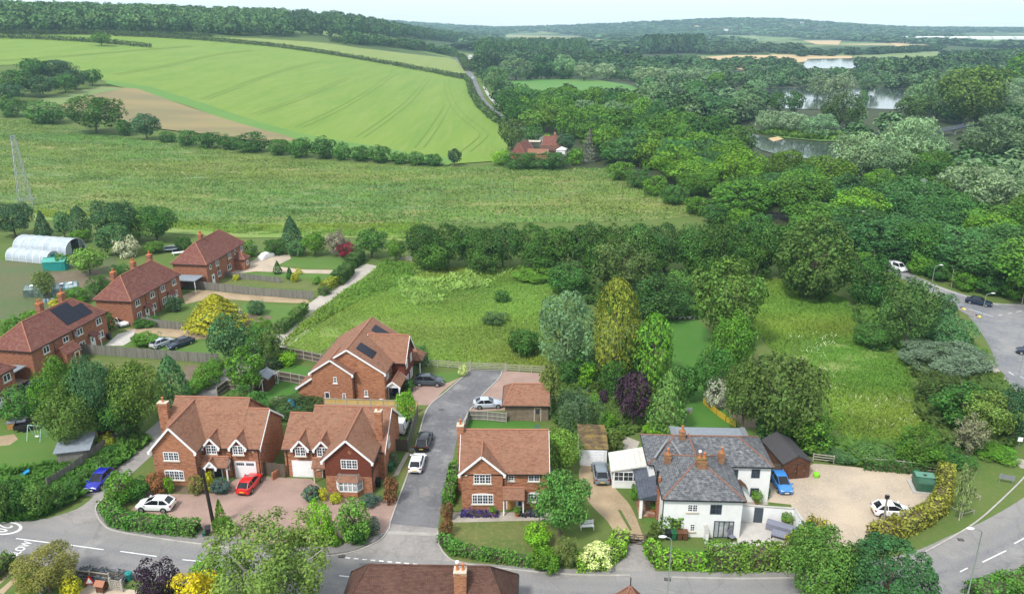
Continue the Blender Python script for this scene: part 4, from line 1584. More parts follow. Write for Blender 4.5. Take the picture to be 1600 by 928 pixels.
def back_house():
    H = thing('detached_house', 'long red brick house with two small solar panels, end-on at the head of the close', 'house', (-28.7, 103.4, 0), R(-6.5))
    block(H, 0, 10.4, .9, 13.6, 5.0, 8.3, 'y', ov=.35, og=.28)
    block(H, 0, 5.9, 0, 4.0, 5.0, 7.0, 'y', ov=.35, og=.28)
    # lean-to, catslide roof
    w = MB().poly((-2.3, .3, 0), (0, .3, 0), (0, .3, 3.9), (-2.3, .3, 2.3)).poly((-2.3, 6, 0), (-2.3, .3, 0), (-2.3, .3, 2.3), (-2.3, 6, 2.3))
    w.build('lean_to_wall', M_BRICK, H)
    r = MB().poly((-2.6, .05, 2.22), (0, .05, 4.05), (0, 6.3, 4.05), (-2.6, 6.3, 2.22)).poly((-2.6, 6.3, 2.08), (0, 6.3, 3.91), (0, .05, 3.91), (-2.6, .05, 2.08))
    r.poly((-2.6, .05, 2.08), (0, .05, 3.91), (0, .05, 4.05), (-2.6, .05, 2.22))
    r.build('lean_to_roof', M_TILE, H)
    MB().bar((-2.6, .0, 2.1), (0, .0, 3.95), .05, .26).build('bargeboard', M_WHITE, H)
    # cross gable to the close
    block(H, 6.5, 12.3, 5.2, 10.6, 5.0, 7.9, 'x', ov=.35, og=.28, wall=M_HUNG)
    window(H, 'r', 12.3, 6.5, 3.3, 1.0, 1.3, 2)
    window(H, 'r', 12.3, 9.2, 3.3, 1.0, 1.3, 2)
    window(H, 'r', 12.3, 6.6, .7, 1.2, 1.4, 2)
    window(H, 'r', 12.3, 9.0, .7, 1.6, 1.4, 3)
    window(H, 'r', 10.4, 2.6, 3.2, 1.1, 1.2, 2)
    block(H, 10.4, 12.4, 1.6, 4.9, 2.5, 3.3, 'y', ov=.15, gut=False, z0=2.3, wall=M_WHITE)
    MB().box(12.2, 1.7, 0, 12.35, 1.85, 2.3).build('porch_post', M_WHITE, H)
    door(H, 'r', 10.4, 3.2, .95, 2.05, M_DARK)
    block(H, 11.0, 13.4, 11.0, 13.6, 2.7, 4.0, 'x', hip1=True, ov=.2, z0=2.2)
    MB().box(13.1, 11.1, 0, 13.25, 11.25, 2.3).build('porch_post', M_WHITE, H)
    window(H, 'f', 3.45, 0, 3.4, .5, .95, 1, sill=M_WHITE, rows=1)
    window(H, 'f', 2.1, 0, .9, .75, 1.0, 1, rows=0, bars=False)
    window(H, 'f', 4.6, 0, .9, .5, .95, 1, sill=M_WHITE, rows=1)
    window(H, 'f', 7.6, .9, 1.1, .5, .95, 1, sill=M_WHITE, rows=1)
    pipe(H, [(6.0, .8, 5.0), (6.0, .8, 0)])
    MB().box(9.5, .78, .2, 10.0, .9, .8).build('meter_box', M_WHITE, H)
    k = 3.3 / 5.2
    for y, x0 in ((3.4, 6.1), (10.9, 6.2)):
        b = MB()
        q = [(x0, y - 1.15), (x0 + 2.3, y - 1.15), (x0 + 2.3, y + 1.15), (x0, y + 1.15)]
        zz = lambda x: 8.3 - (x - 5.2) * k + .20
        b.poly(*[(x, yy, zz(x) + .05) for x, yy in q])
        b.poly(*[(x, yy, zz(x) - .02) for x, yy in reversed(q)])
        for (a, b_), (c, d) in zip(q, q[1:] + q[:1]):
            b.poly((a, b_, zz(a) - .02), (c, d, zz(c) - .02), (c, d, zz(c) + .05), (a, b_, zz(a) + .05))
        b.build('solar_panel', M_SOLAR, H)


M_CHIM = mk('lichened_brick', (.27, .13, .07), (.20, .10, .06), (.34, .27, .09), 1.2, 3, .8, world=False)


def white_house():
    H = thing('slate_roofed_house', 'white rendered house with mossy grey slate hipped roofs and red ridge tiles', 'house', (16.1, 71.9, 0), R(-2.2))
    W_ = dict(wall=M_RENDER, roof=M_SLATE, ridge=M_RIDGE2)
    block(H, 0, 8.2, 0, 8.8, 4.75, 6.95, 'y', hip0=True, hip1=True, ov=.25, **W_)
    block(H, -.7, 13.0, 6.9, 13.4, 4.75, 6.5, 'x', hip0=True, hip1=True, ov=.25, **W_)
    block(H, 2.4, 5.9, 4.0, 10.4, 5.1, 6.45, 'y', ov=.05, barge=False, gut=False, **W_)
    window(H, 'f', 3.0, 0, 3.15, 1.1, .95, 2, sill=M_STONE, rows=2)
    window(H, 'f', 5.45, 0, 2.95, 1.2, 1.15, 2, frame=M_SLATEGREY, rows=1)
    window(H, 'f', 3.15, 0, .75, .55, .95, 1, sill=M_STONE, rows=2)
    window(H, 'f', 6.45, 0, .05, 2.1, 2.05, 4, frame=M_SLATEGREY, pane=M_NET, bars=False, rows=0, name='folding_doors')
    window(H, 'f', 11.3, 6.9, 3.2, .95, 1.1, 2, frame=M_SLATEGREY, rows=2)
    window(H, 'f', 9.0, 6.9, 3.2, .65, 1.0, 1, frame=M_SLATEGREY, rows=2)
    window(H, 'f', 11.4, 6.9, .75, .95, 1.1, 2, frame=M_SLATEGREY, rows=2)
    door(H, 'f', 9.5, 6.9, .85, 2.0, M_DARK, M_WHITE)
    pc = MB()
    for s in (-1, 1):
        pc.poly((9.6, 5.9, 3.0), (9.6, 6.9, 3.0), (9.6 + s * .75, 6.9, 2.3), (9.6 + s * .75, 5.9, 2.3))
        pc.poly((9.6, 5.9, 2.92), (9.6 + s * .75, 5.9, 2.22), (9.6 + s * .75, 6.9, 2.22), (9.6, 6.9, 2.92))
        pc.poly((9.6, 5.9, 3.0), (9.6 + s * .75, 5.9, 2.3), (9.6 + s * .75, 5.9, 2.22), (9.6, 5.9, 2.92))
    pc.build('door_canopy', M_SHED, H)
    chimney(H, 4.3, 3.4, 1.05, .8, 5.5, 7.6, 2, M_CHIM, cowl=True, cap=M_MOSS)
    chimney(H, 1.1, 6.0, .65, .6, 5.0, 6.5, 1, M_CHIM, cap=M_CHIM)
    chimney(H, 7.1, 6.2, .6, .6, 5.2, 6.7, 1, M_CHIM, cap=M_CHIM)
    chimney(H, 3.3, 9.9, .65, .7, 5.5, 7.3, 1, M_CHIM, cap=M_CHIM)
    MB().lathe([(.12, 4.4), (.12, 5.8), (.17, 5.85), (.17, 6.1)], 10, (-.35, 3.2, 0)).build('flue', M_DARK, H)
    MB().box(-.3, 2.9, 0, 0, 3.6, 5.4).build('flue_stack', M_BRICK2, H)
    lz = MB()
    for a, b in (((2.0, 9.6, 6.25), (3.0, 5.4, 5.9)), ((-.2, 6.9, 5.5), (1.5, 9.2, 6.6))):
        lz.bar(a, b, .22, .08)
    lz.build('lead_valley', M_LEAD, H)
    sk = MB().box(9.2, 8.2, 5.55, 9.9, 8.9, 5.7)
    sk.build('roof_window', M_NET, H)
    for y in (.15, 4.6, 5.6):
        pipe(H, [(-.08, y, 4.7), (-.08, y, 0)], M_DARK)
    # slate porch on the left
    r = MB().poly((-2.25, 3.1, 2.5), (0, 3.1, 3.3), (0, 9.1, 3.3), (-2.25, 9.1, 2.5)).poly((-2.25, 9.1, 2.38), (0, 9.1, 3.18), (0, 3.1, 3.18), (-2.25, 3.1, 2.38))
    r.poly((-2.25, 3.1, 2.38), (0, 3.1, 3.18), (0, 3.1, 3.3), (-2.25, 3.1, 2.5)).poly((-2.25, 9.1, 2.38), (-2.25, 3.1, 2.38), (-2.25, 3.1, 2.5), (-2.25, 9.1, 2.5))
    r.build('porch_roof', M_SLATE2, H)
    MB().poly((-2.2, 3.05, 2.42), (0, 3.05, 2.42), (0, 3.05, 3.18)).build('porch_gable', M_SLATEGREY, H)
    MB().box(-2.1, 3.2, 0, -1.78, 3.5, 2.42).build('porch_post', M_WHITE, H)
    MB().box(-2.1, 3.4, 0.01, -.02, 7.8, .15).build('porch_floor', M_BRICK2, H)
    # conservatory
    MB().box(-4.6, 9.2, 0, -.72, 13.0, .95).build('conservatory_base', M_RENDER, H)
    MB().box(-4.55, 9.3, .95, -.72, 12.9, 2.4).build('conservatory_back', M_RENDER, H)
    cr = MB().poly((-4.85, 9.0, 2.4), (-.71, 9.0, 3.2), (-.71, 13.3, 3.25), (-4.85, 13.1, 2.5)).poly((-4.85, 13.1, 2.38), (-.71, 13.3, 3.13), (-.71, 9.0, 3.08), (-4.85, 9.0, 2.28))
    cr.poly((-4.85, 9.0, 2.24), (-.71, 9.0, 3.04), (-.71, 9.0, 3.2), (-4.85, 9.0, 2.4)).poly((-4.85, 13.1, 2.3), (-4.85, 9, 2.24), (-4.85, 9, 2.4), (-4.85, 13.1, 2.5))
    for i in range(1, 7):
        u = i / 7
        cr.bar((-4.85 + 4.14 * u, 9.0, 2.43 + .8 * u), (-4.85 + 4.14 * u, 13.1, 2.5 + .78 * u), .06, .06)
    cr.build('conservatory_roof', M_CREAMROOF, H)
    window(H, 'f', -2.75, 9.2, .95, 3.4, 1.3, 3, rows=1, bars=True)
    window(H, 'l', -4.6, 11.0, .95, 3.3, 1.3, 3, rows=1, bars=False)
    # flat roofed extension at the back
    MB().box(3.6, 13.4, 0, 12.6, 18.4, 3.0).build('extension_wall', M_RENDER, H)
    ef = MB().box(3.3, 13.65, 3.0, 12.9, 18.7, 3.16)
    ef.build('flat_roof', M_FELT2, H)
    el = MB().box(3.3, 13.65, 3.16, 3.9, 18.7, 3.3).box(12.3, 13.65, 3.16, 12.9, 18.7, 3.3)
    el.build('parapet', M_LEAD, H)
    MB().box(7.6, 14.0, 3.16, 8.9, 14.9, 3.32).build('roof_light', M_NET, H)
    MB().box(9.8, 14.0, 3.16, 11.6, 14.6, 3.32).build('roof_light', M_DARK, H)
    MB().box(5.0, 14.2, 3.16, 7.4, 14.7, 3.3).build('roof_light', M_DARK, H)


def semi(name, label, corner, rz, L, D, zr, roof, chims, fronts, hip=True, porch=(), ext=None, solar=False, mat=None):
    """a pair of brick council houses: long hipped block; local x runs along the front, y to the back"""
    H = thing('semi_detached_house', label, 'house', (corner[0], corner[1], 0), rz)
    block(H, 0, L, 0, D, 5.0, zr, 'x', hip0=True, hip1=True, ov=.3, wall=mat or M_BRICK2, roof=roof, hipk=.92)
    for x, y, z, n in chims:
        chimney(H, x, y, .95, .75, zr - 1.8, z, n, M_BRICK2, cap=M_POT)
    for x, z, w, h, n in fronts:
        window(H, 'f', x, 0, z, w, h, n, rows=1, bars=False, sill=M_STONE)
    for kind, x in porch:
        if kind == 'tile':
            block(H, x - 1.6, x + 1.6, -1.9, 0, 2.45, 3.3, 'x', ov=.2, og=.15, wall=M_BRICK2, roof=roof, barge=False, gut=False)
            door(H, 'f', x + .7, -1.9, .9, 2.0, M_OAK)
        elif kind == 'hood':
            r = MB().poly((x - .9, -1.0, 2.3), (x + .9, -1.0, 2.3), (x + .9, 0, 2.75), (x - .9, 0, 2.75)).poly((x - .9, 0, 2.62), (x + .9, 0, 2.62), (x + .9, -1, 2.18), (x - .9, -1, 2.18))
            r.poly((x - .9, -1, 2.18), (x + .9, -1, 2.18), (x + .9, -1, 2.3), (x - .9, -1, 2.3))
            r.build('door_hood', roof, H)
            for k in (-.8, .8):
                MB().box(x + k - .05, -.95, 0, x + k + .05, -.85, 2.2).build('porch_post', M_WHITE, H)
            door(H, 'f', x, 0, .9, 2.0, M_WHITE)
        elif kind == 'hip':
            block(H, x - 1.2, x + 1.2, -2.4, 0, 2.5, 3.6, 'y', hip0=True, ov=.2, wall=M_BRICK2, roof=roof)
            window(H, 'f', x, -2.4, .9, 1.0, 1.1, 2, rows=1, bars=False)
        else:
            door(H, 'f', x, 0, .9, 2.0, M_WHITE)
    for x in (L * .27, L * .52):
        pipe(H, [(x, -.05, 4.7), (x, -.05, 0)])
    if ext:
        x0, x1, y0, y1, z, m = ext
        MB().box(x0, y0, z - .1, x1, y1, z + .06).build('carport_roof', m, H)
        for yy in (y0 + .15, y1 - .15):
            e = x0 + .15 if x0 < 0 else x1 - .15
            MB().box(e - .06, yy - .06, 0, e + .06, yy + .06, z - .1).build('carport_post', M_WHITE, H)
        if x0 < 0:
            MB().box(x0 + .4, y1 - .3, 0, -.01, y1 - .15, z - .1).build('carport_wall', M_BRICK2, H)
    return H


def solar_on(H, L, D, zr, quads):
    k = (zr - 5.0) / (D / 2)
    b = MB()
    for x0, x1, y0, y1 in quads:
        z = lambda y: 5.0 + y * k + .24
        b.poly((x0, y0, z(y0)), (x1, y0, z(y0)), (x1, y1, z(y1)), (x0, y1, z(y1)))
        b.poly((x0, y1, z(y1) - .08), (x1, y1, z(y1) - .08), (x1, y0, z(y0) - .08), (x0, y0, z(y0) - .08))
        for p, q in (((x0, y0), (x1, y0)), ((x1, y0), (x1, y1)), ((x1, y1), (x0, y1)), ((x0, y1), (x0, y0))):
            b.poly((*p, z(p[1]) - .08), (*q, z(q[1]) - .08), (*q, z(q[1])), (*p, z(p[1])))
    b.build('solar_panels', M_SOLAR, H)


detached_left()
detached_mid()
detached_right()
back_house()
white_house()

fr = lambda xs, zs=(3.3, .9), w=1.35: [(x, z, w, 1.15, 2) for x in xs for z in zs]
semi('semi', 'red-roofed brick semi-detached pair with one chimney, farthest from the main road', (-63.3, 156.9), R(83), 17.6, 7.4, 8.5, M_TILE2,
     [(6.2, 3.9, 9.6, 2)], [(1.5, 3.5, .7, .9, 1), (4.6, 3.3, 1.3, 1.15, 2), (4.9, .9, 1.3, 1.15, 2), (10.2, 3.3, 1.4, 1.15, 2), (9.6, .9, 1.6, 1.15, 2), (13.0, 3.5, .8, .9, 1), (16.2, 3.3, 1.0, 1.15, 2)],
     porch=(('door', 2.2), ('hip', 13.4)), ext=(-4.2, -.35, .6, 5.6, 2.6, M_FELT2))
H2_ = semi('semi', 'red-roofed brick semi-detached pair with three chimneys, middle of the three pairs', (-68.6, 134.2), R(82), 16.3, 6.9, 8.4, M_TILE2,
           [(2.9, 4.6, 9.2, 1), (8.2, 4.0, 9.6, 2), (14.2, 4.4, 9.3, 1)], fr((1.9, 6.6)) + fr((10.2, 14.2)), porch=(('hood', 4.3), ('hood', 12.2)))
H3_ = semi('semi', 'brick semi-detached pair with black solar panels on half its roof, beside the big hedge trees', (-73.3, 111.2), R(80.6), 17.6, 7.0, 8.1, M_TILE2,
           [(8.3, 4.3, 9.4, 2), (13.6, 4.5, 9.3, 1)], fr((3.0, 10.8)) + fr((15.6,)) + [(7.4, 3.4, 1.3, .9, 2)],
           porch=(('tile', 6.3), ('hood', 13.4)), ext=(-4.3, -.35, 1.0, 5.6, 2.5, M_FELT2))
solar_on(H3_, 17.6, 7.0, 8.1, ((9.0, 13.0, .5, 3.2), (13.04, 15.2, .5, 2.3)))
MB().poly((.8, 1.0, 5.92 + .1), (8.6, .0, 5.14)).v
dish = MB().lathe([(.02, 0), (.3, .04), (.45, .14)], 14, (0, 0, 0)).build('satellite_dish', M_GREY, H3_, True)
dish.location = (9.3, -.35, 3.9)
dish.rotation_euler = (R(80), 0, R(10))
ps4 = at(14, 575, 5.0)
semi('semi', 'brick semi-detached house cut off by the left edge of the picture', (ps4.x - 2.6, ps4.y - 15.2), R(80), 16.0, 7.0, 8.1, M_TILE2, [(8, 3.6, 9.3, 1)], fr((3.0, 10.0, 14.6)), porch=(('hood', 12.8),))


def roof_house():
    H = thing('brown_roofed_house', 'weathered brown tiled roof with brick chimney at the bottom edge of the picture', 'house', (-15.1, 55.2, 0), R(-1.5))
    block(H, 0, 15.2, 0, 7.0, 3.0, 6.5, 'x', hip0=True, hip1=True, ov=.3, wall=M_BRICK2, roof=M_TILE3, ridge=M_TILE3, hipk=.66)
    chimney(H, 10.55, 2.2, 1.05, .9, 3, 7.2, 2, M_BRICK, cowl=True)


roof_house()


def tip_house():
    p = at(985, 917, 6.5)
    H = thing('tiled_house', 'orange tiled roof tip with pale finial at the bottom edge, right of the chimney roof', 'house', (p.x - 2.1, p.y - 2.1, 0), 0)
    block(H, 0, 4.2, 0, 4.2, 3.0, 6.5, 'x', hip0=True, hip1=True, ov=.3, wall=M_BRICK2, roof=M_TILE, ridge=M_RIDGE2)
    MB().tube([(2.1, 2.1, 6.5), (2.1, 2.1, 7.5)], .05, 6).build('finial', M_DARK, H)


tip_house()


def garages():
    a = at(789, 657)
    H = thing('timber_garage', 'weatherboarded garage with hipped clay tile roof behind the small back lawn', 'garage', a, R(-1))
    block(H, 0, 6.0, 0, 5.6, 2.5, 4.2, 'x', hip0=True, hip1=False, ov=.3, wall=M_BOARD, roof=M_TILE, hipk=.45, barge=False)
    door(H, 'f', 4.5, 0, .8, 1.95, M_BOARD, M_STONE)
    a = at(906, 727)
    H = thing('mossy_garage', 'small white garage under a mossy brown roof at the top of the dirt drive', 'garage', a, R(-2))
    block(H, 0, 3.3, 0, 6.0, 2.35, 2.75, 'x', ov=.12, og=.15, wall=M_RENDER, roof=M_MOSS, barge=False, gut=False, ridge=M_MOSS)
    garage_door(H, 'f', 1.7, 0, 2.3, 2.0, False)
    a = at(1222, 749)
    H = thing('brown_shed', 'brown timber garage with dark felt roof and double doors beside the gravel', 'shed', a, R(8))
    block(H, 0, 3.4, 0, 5.7, 2.2, 3.1, 'y', ov=.22, og=.15, wall=M_SHED, roof=M_FELT, ridge=M_FELT, barge=False, gut=False)
    for x in (1.15, 2.25):
        door(H, 'f', x, 0, 1.0, 1.9, M_SHED, M_SHED, glaze=False)
    window(H, 'f', 1.7, 0, 1.92, 2.0, .28, 4, frame=M_SHED, rows=0, bars=False)
    a = at(92, 728)
    H = thing('garden_shed', 'grey shed with flat felt roof on the lawn by the lane fence', 'shed', a, R(14))
    MB().box(0, 0, 0, 3.6, 3.0, 1.9).build('wall', M_FENCE, H)
    r = MB().poly((-.3, -.3, 1.95), (3.9, -.3, 1.95), (3.9, 3.4, 2.5), (-.3, 3.4, 2.5)).poly((-.3, 3.4, 2.38), (3.9, 3.4, 2.38), (3.9, -.3, 1.85), (-.3, -.3, 1.85))
    r.poly((-.3, -.3, 1.85), (3.9, -.3, 1.85), (3.9, -.3, 1.95), (-.3, -.3, 1.95)).poly((3.9, -.3, 1.85), (3.9, 3.4, 2.38), (3.9, 3.4, 2.5), (3.9, -.3, 1.95))
    r.build('roof', M_FELT2, H)
    MB().box(3.0, -.03, .05, 3.55, .0, 1.75).build('door', M_FENCE2, H)
    a = at(398, 610)
    H = thing('garden_shed', 'red-brown shed with dark blue side near the football goal', 'shed', a, R(-6))
    block(H, 0, 2.2, 0, 2.6, 1.9, 2.5, 'y', ov=.12, og=.1, wall=M_SHED, roof=M_FELT2, barge=False, gut=False, ridge=M_FELT2)
    door(H, 'f', 1.1, 0, .8, 1.75, M_SHED, M_SHED, glaze=False)
    a = at(155, 690)
    H = thing('garden_shed', 'small dark shed half hidden under the hedge trees beside the lane', 'shed', a, R(14))
    block(H, 0, 2.4, 0, 2.0, 1.7, 2.2, 'x', ov=.15, og=.12, wall=M_SHED, roof=M_FELT, barge=False, gut=False, ridge=M_FELT)
    door(H, 'f', 1.2, 0, .8, 1.6, M_SHED, M_SHED, glaze=False)
    a = at(68, 424)
    H = thing('garden_shed', 'turquoise shed beside the small polytunnel', 'shed', a, R(8))
    block(H, 0, 4.6, 0, 2.6, 2.0, 2.6, 'x', ov=.12, og=.1, wall=M_TEAL, roof=flat('teal_roof', (.07, .33, .27), .7), barge=False, gut=False, ridge=M_TEAL)
    door(H, 'f', 3.6, 0, .9, 1.8, M_TEAL, M_TEAL, glaze=False)


garages()


def polytunnel(px, qx, w, h, label, n=7, open_end=True):
    p = at(*px)
    L = (at(*qx) - p).length
    rz = math.atan2(at(*qx).y - p.y, at(*qx).x - p.x)
    H = thing('polytunnel', label, 'polytunnel', p, rz)
    sk = MB()
    K = 14
    arc = [(-w / 2 * math.cos(math.pi * k / K), h * min(1, math.sin(math.pi * k / K) ** .75)) for k in range(K + 1)]
    for (y0, z0), (y1, z1) in zip(arc[:-1], arc[1:]):
        sk.poly((0, y0, z0), (L, y0, z0), (L, y1, z1), (0, y1, z1))
    sk.poly(*[(0, y, z) for y, z in arc])
    sk.build('cover', M_POLY, H, True)
    hp = MB()
    for i in range(n + 1):
        x = L * i / n
        hp.tube([(x, y * 1.008, z * 1.01) for y, z in arc], .07, 5)
    hp.build('hoops', M_WHITE, H)
    e = MB()
    if open_end:
        for s in (-1, 1):
            e.poly(*[(L + .02, s * abs(y), z) for y, z in arc if s * y >= w * .18] + [(L + .02, s * w * .18, h * .97), (L + .02, s * w * .18, 0)])
        e.build('end_sheet', M_POLY, H)
        MB().box(L - .1, -w * .17, 0, L - .02, w * .17, h * .62).build('door', M_DARK, H)  # dark slab in the open end, painting the shade inside the tunnel
    else:
        e.poly(*[(L + .02, y, z) for y, z in arc])
        e.build('end_sheet', M_POLY, H)
        MB().box(L + .02, -.6, 0, L + .07, .6, 1.9).build('door', M_TEAL, H)


polytunnel((38, 388), (119, 394), 6.6, 3.3, 'large white polytunnel with its near end open', 7)
polytunnel((21, 403), (84, 409), 4.0, 2.5, 'lower white polytunnel in front of the large one', 6, False)


def greenhouse(px, rz, L, w, h, label, frame, glass):
    p = at(*px)
    H = thing('greenhouse', label, 'greenhouse', p, rz)
    g = MB()
    for s in (-1, 1):
        g.poly((0, s * w / 2, 0), (L, s * w / 2, 0), (L, s * w / 2, h * .62), (0, s * w / 2, h * .62))
        g.poly((0, s * w / 2, h * .62), (L, s * w / 2, h * .62), (L, 0, h), (0, 0, h))
    for x in (0, L):
        g.poly((x, -w / 2, 0), (x, w / 2, 0), (x, w / 2, h * .62), (x, 0, h), (x, -w / 2, h * .62))
    g.build('glazing', glass, H)
    f = MB()
    n = int(L / .75)
    for i in range(n + 1):
        x = L * i / n
        for s in (-1, 1):
            f.bar((x, s * w / 2, 0), (x, s * w / 2, h * .62), .06)
            f.bar((x, s * w / 2, h * .62), (x, 0, h), .06)
    for y, z in ((-w / 2, h * .62), (w / 2, h * .62), (0, h), (-w / 2, .05), (w / 2, .05)):
        f.bar((-.04, y, z), (L + .04, y, z), .07)
    f.build('frame', frame, H)
    for x in (L * .3, L * .65):
        v = MB().poly((x, -w * .05, h * .99), (x + .7, -w * .05, h * .99), (x + .7, -w * .28, h * .93), (x, -w * .28, h * .93))
        v.build('roof_vent', M_WHITE, H)


M_GGLASS = glassmat('greenhouse_glass', (.20, .26, .25), .1)
M_GGLASS2 = glassmat('shaded_greenhouse_glass', (.36, .43, .45), .15)
greenhouse((42, 462), R(8), 3.6, 2.4, 2.3, 'small green framed greenhouse left of the leafy fruit tree', M_GREENBIN, M_GGLASS)
greenhouse((84, 460), R(22), 4.6, 2.8, 2.3, 'pale roofed greenhouse right of the leafy fruit tree', M_TEAL, M_GGLASS2)


def farm():
    p = at(845, 241)
    H = thing('farmhouse', 'far farmhouse with red roof, dark lean-to and white end wall', 'house', p, R(-14))
    H.scale = (.82, .82, .8)
    block(H, 0, 12, 3, 10, 4.2, 8.5, 'x', hip1=True, ov=.3, wall=M_BRICK2, roof=M_TILE2)
    block(H, 0, 10, -2.5, 3, 2.4, 4.6, 'x', ov=.2, wall=M_SHED, roof=M_TILE3, barge=False)
    block(H, 9, 13.5, -5.5, .5, 3.2, 4.4, 'y', hip0=True, hip1=True, ov=.1, wall=M_RENDER, roof=M_RENDER, ridge=M_RENDER)
    window(H, 'f', 11.6, -5.5, 1.4, 1.2, 1.0, 2, rows=1)
    chimney(H, 6, 6.5, 1.0, .9, 7, 10.2, 2, M_BRICK2)
    p = at(798, 249)
    H = thing('barn', 'far barn with steep patchy red roof beside the barley', 'barn', p, R(-24))
    H.scale = (.85, .85, .8)
    block(H, 0, 7.5, 0, 12, 2.8, 8.2, 'y', hip0=True, ov=.2, wall=M_BRICK2, roof=M_TILE2, hipk=.35)
    door(H, 'f', 3.6, 0, 2.4, 2.4, M_SHED, M_SHED, glaze=False)
    p = at(822, 249)
    H = thing('outbuilding', 'low orange tiled outbuilding between barn and farmhouse', 'barn', p, R(-8))
    block(H, 0, 8.5, 0, 4.5, 2.3, 3.7, 'x', ov=.2, wall=M_BRICK, roof=M_TILE)
    door(H, 'f', 3, 0, 1.2, 2.0, M_SHED, M_SHED, glaze=False)
    p = at(824, 231)
    H = thing('farm_shed', 'small pale open-fronted shed on the farm drive', 'shed', p, R(-6))
    MB().box(0, 2.4, 0, 5.5, 4.6, 2.5).build('wall', M_CREAM, H)
    MB().box(-.2, -.2, 2.5, 5.7, 4.8, 2.68).build('roof', M_STONE, H)


farm()


def far_house(px, w, d, h, rz, wall, roof, label, group):
    p = at(*px)
    H = thing('far_house', label, 'house', p, rz, group)
    block(H, -w / 2, w / 2, -d / 2, d / 2, h, h + d * .38, 'x', wall=wall, roof=roof, gut=False, barge=False)
# ------------------------------------------------------------------ vehicles
CARSPEC = {
    # length, width, height, body stations (x fraction, sill z, shoulder z, half-width factor), cabin: rear base, rear roof, front roof, windscreen base, belt z
    'hatch': (4.15, 1.75, 1.5, [(-.5, .40, .72, .78), (-.485, .26, .90, .92), (-.40, .22, .96, .98), (-.1, .2, .95, 1), (.2, .2, .93, .99), (.27, .2, .92, .97), (.42, .22, .80, .93), (.485, .26, .66, .84), (.5, .34, .54, .72)], (-.465, -.31, .0, .29, .92)),
    'suv': (4.45, 1.86, 1.64, [(-.5, .45, .80, .82), (-.488, .30, 1.0, .94), (-.40, .26, 1.06, .98), (-.1, .25, 1.04, 1), (.2, .25, 1.02, .99), (.28, .25, 1.01, .98), (.43, .27, .92, .95), (.488, .30, .78, .88), (.5, .38, .62, .78)], (-.475, -.34, .03, .30, 1.01)),
    'coupe': (4.35, 1.8, 1.38, [(-.5, .42, .74, .76), (-.485, .26, .88, .90), (-.38, .2, .90, .98), (-.1, .18, .87, 1), (.15, .18, .86, .99), (.22, .18, .86, .97), (.42, .2, .74, .92), (.485, .24, .6, .82), (.5, .34, .48, .7)], (-.45, -.27, .0, .20, .86)),
    'saloon': (4.65, 1.82, 1.44, [(-.5, .42, .78, .78), (-.485, .26, .92, .92), (-.36, .2, .95, .98), (-.1, .2, .92, 1), (.15, .2, .90, .99), (.24, .2, .90, .97), (.42, .22, .78, .93), (.485, .26, .64, .84), (.5, .34, .52, .72)], (-.37, -.24, .05, .23, .90)),
    'van': (4.5, 1.85, 1.85, [(-.5, .40, .9, .92), (-.492, .26, 1.05, .96), (-.40, .24, 1.08, .99), (-.1, .22, 1.08, 1), (.2, .22, 1.08, .99), (.30, .22, 1.04, .98), (.43, .25, .92, .94), (.488, .28, .74, .86), (.5, .36, .58, .74)], (-.492, -.465, .12, .31, 1.06)),
}
CARM = {}


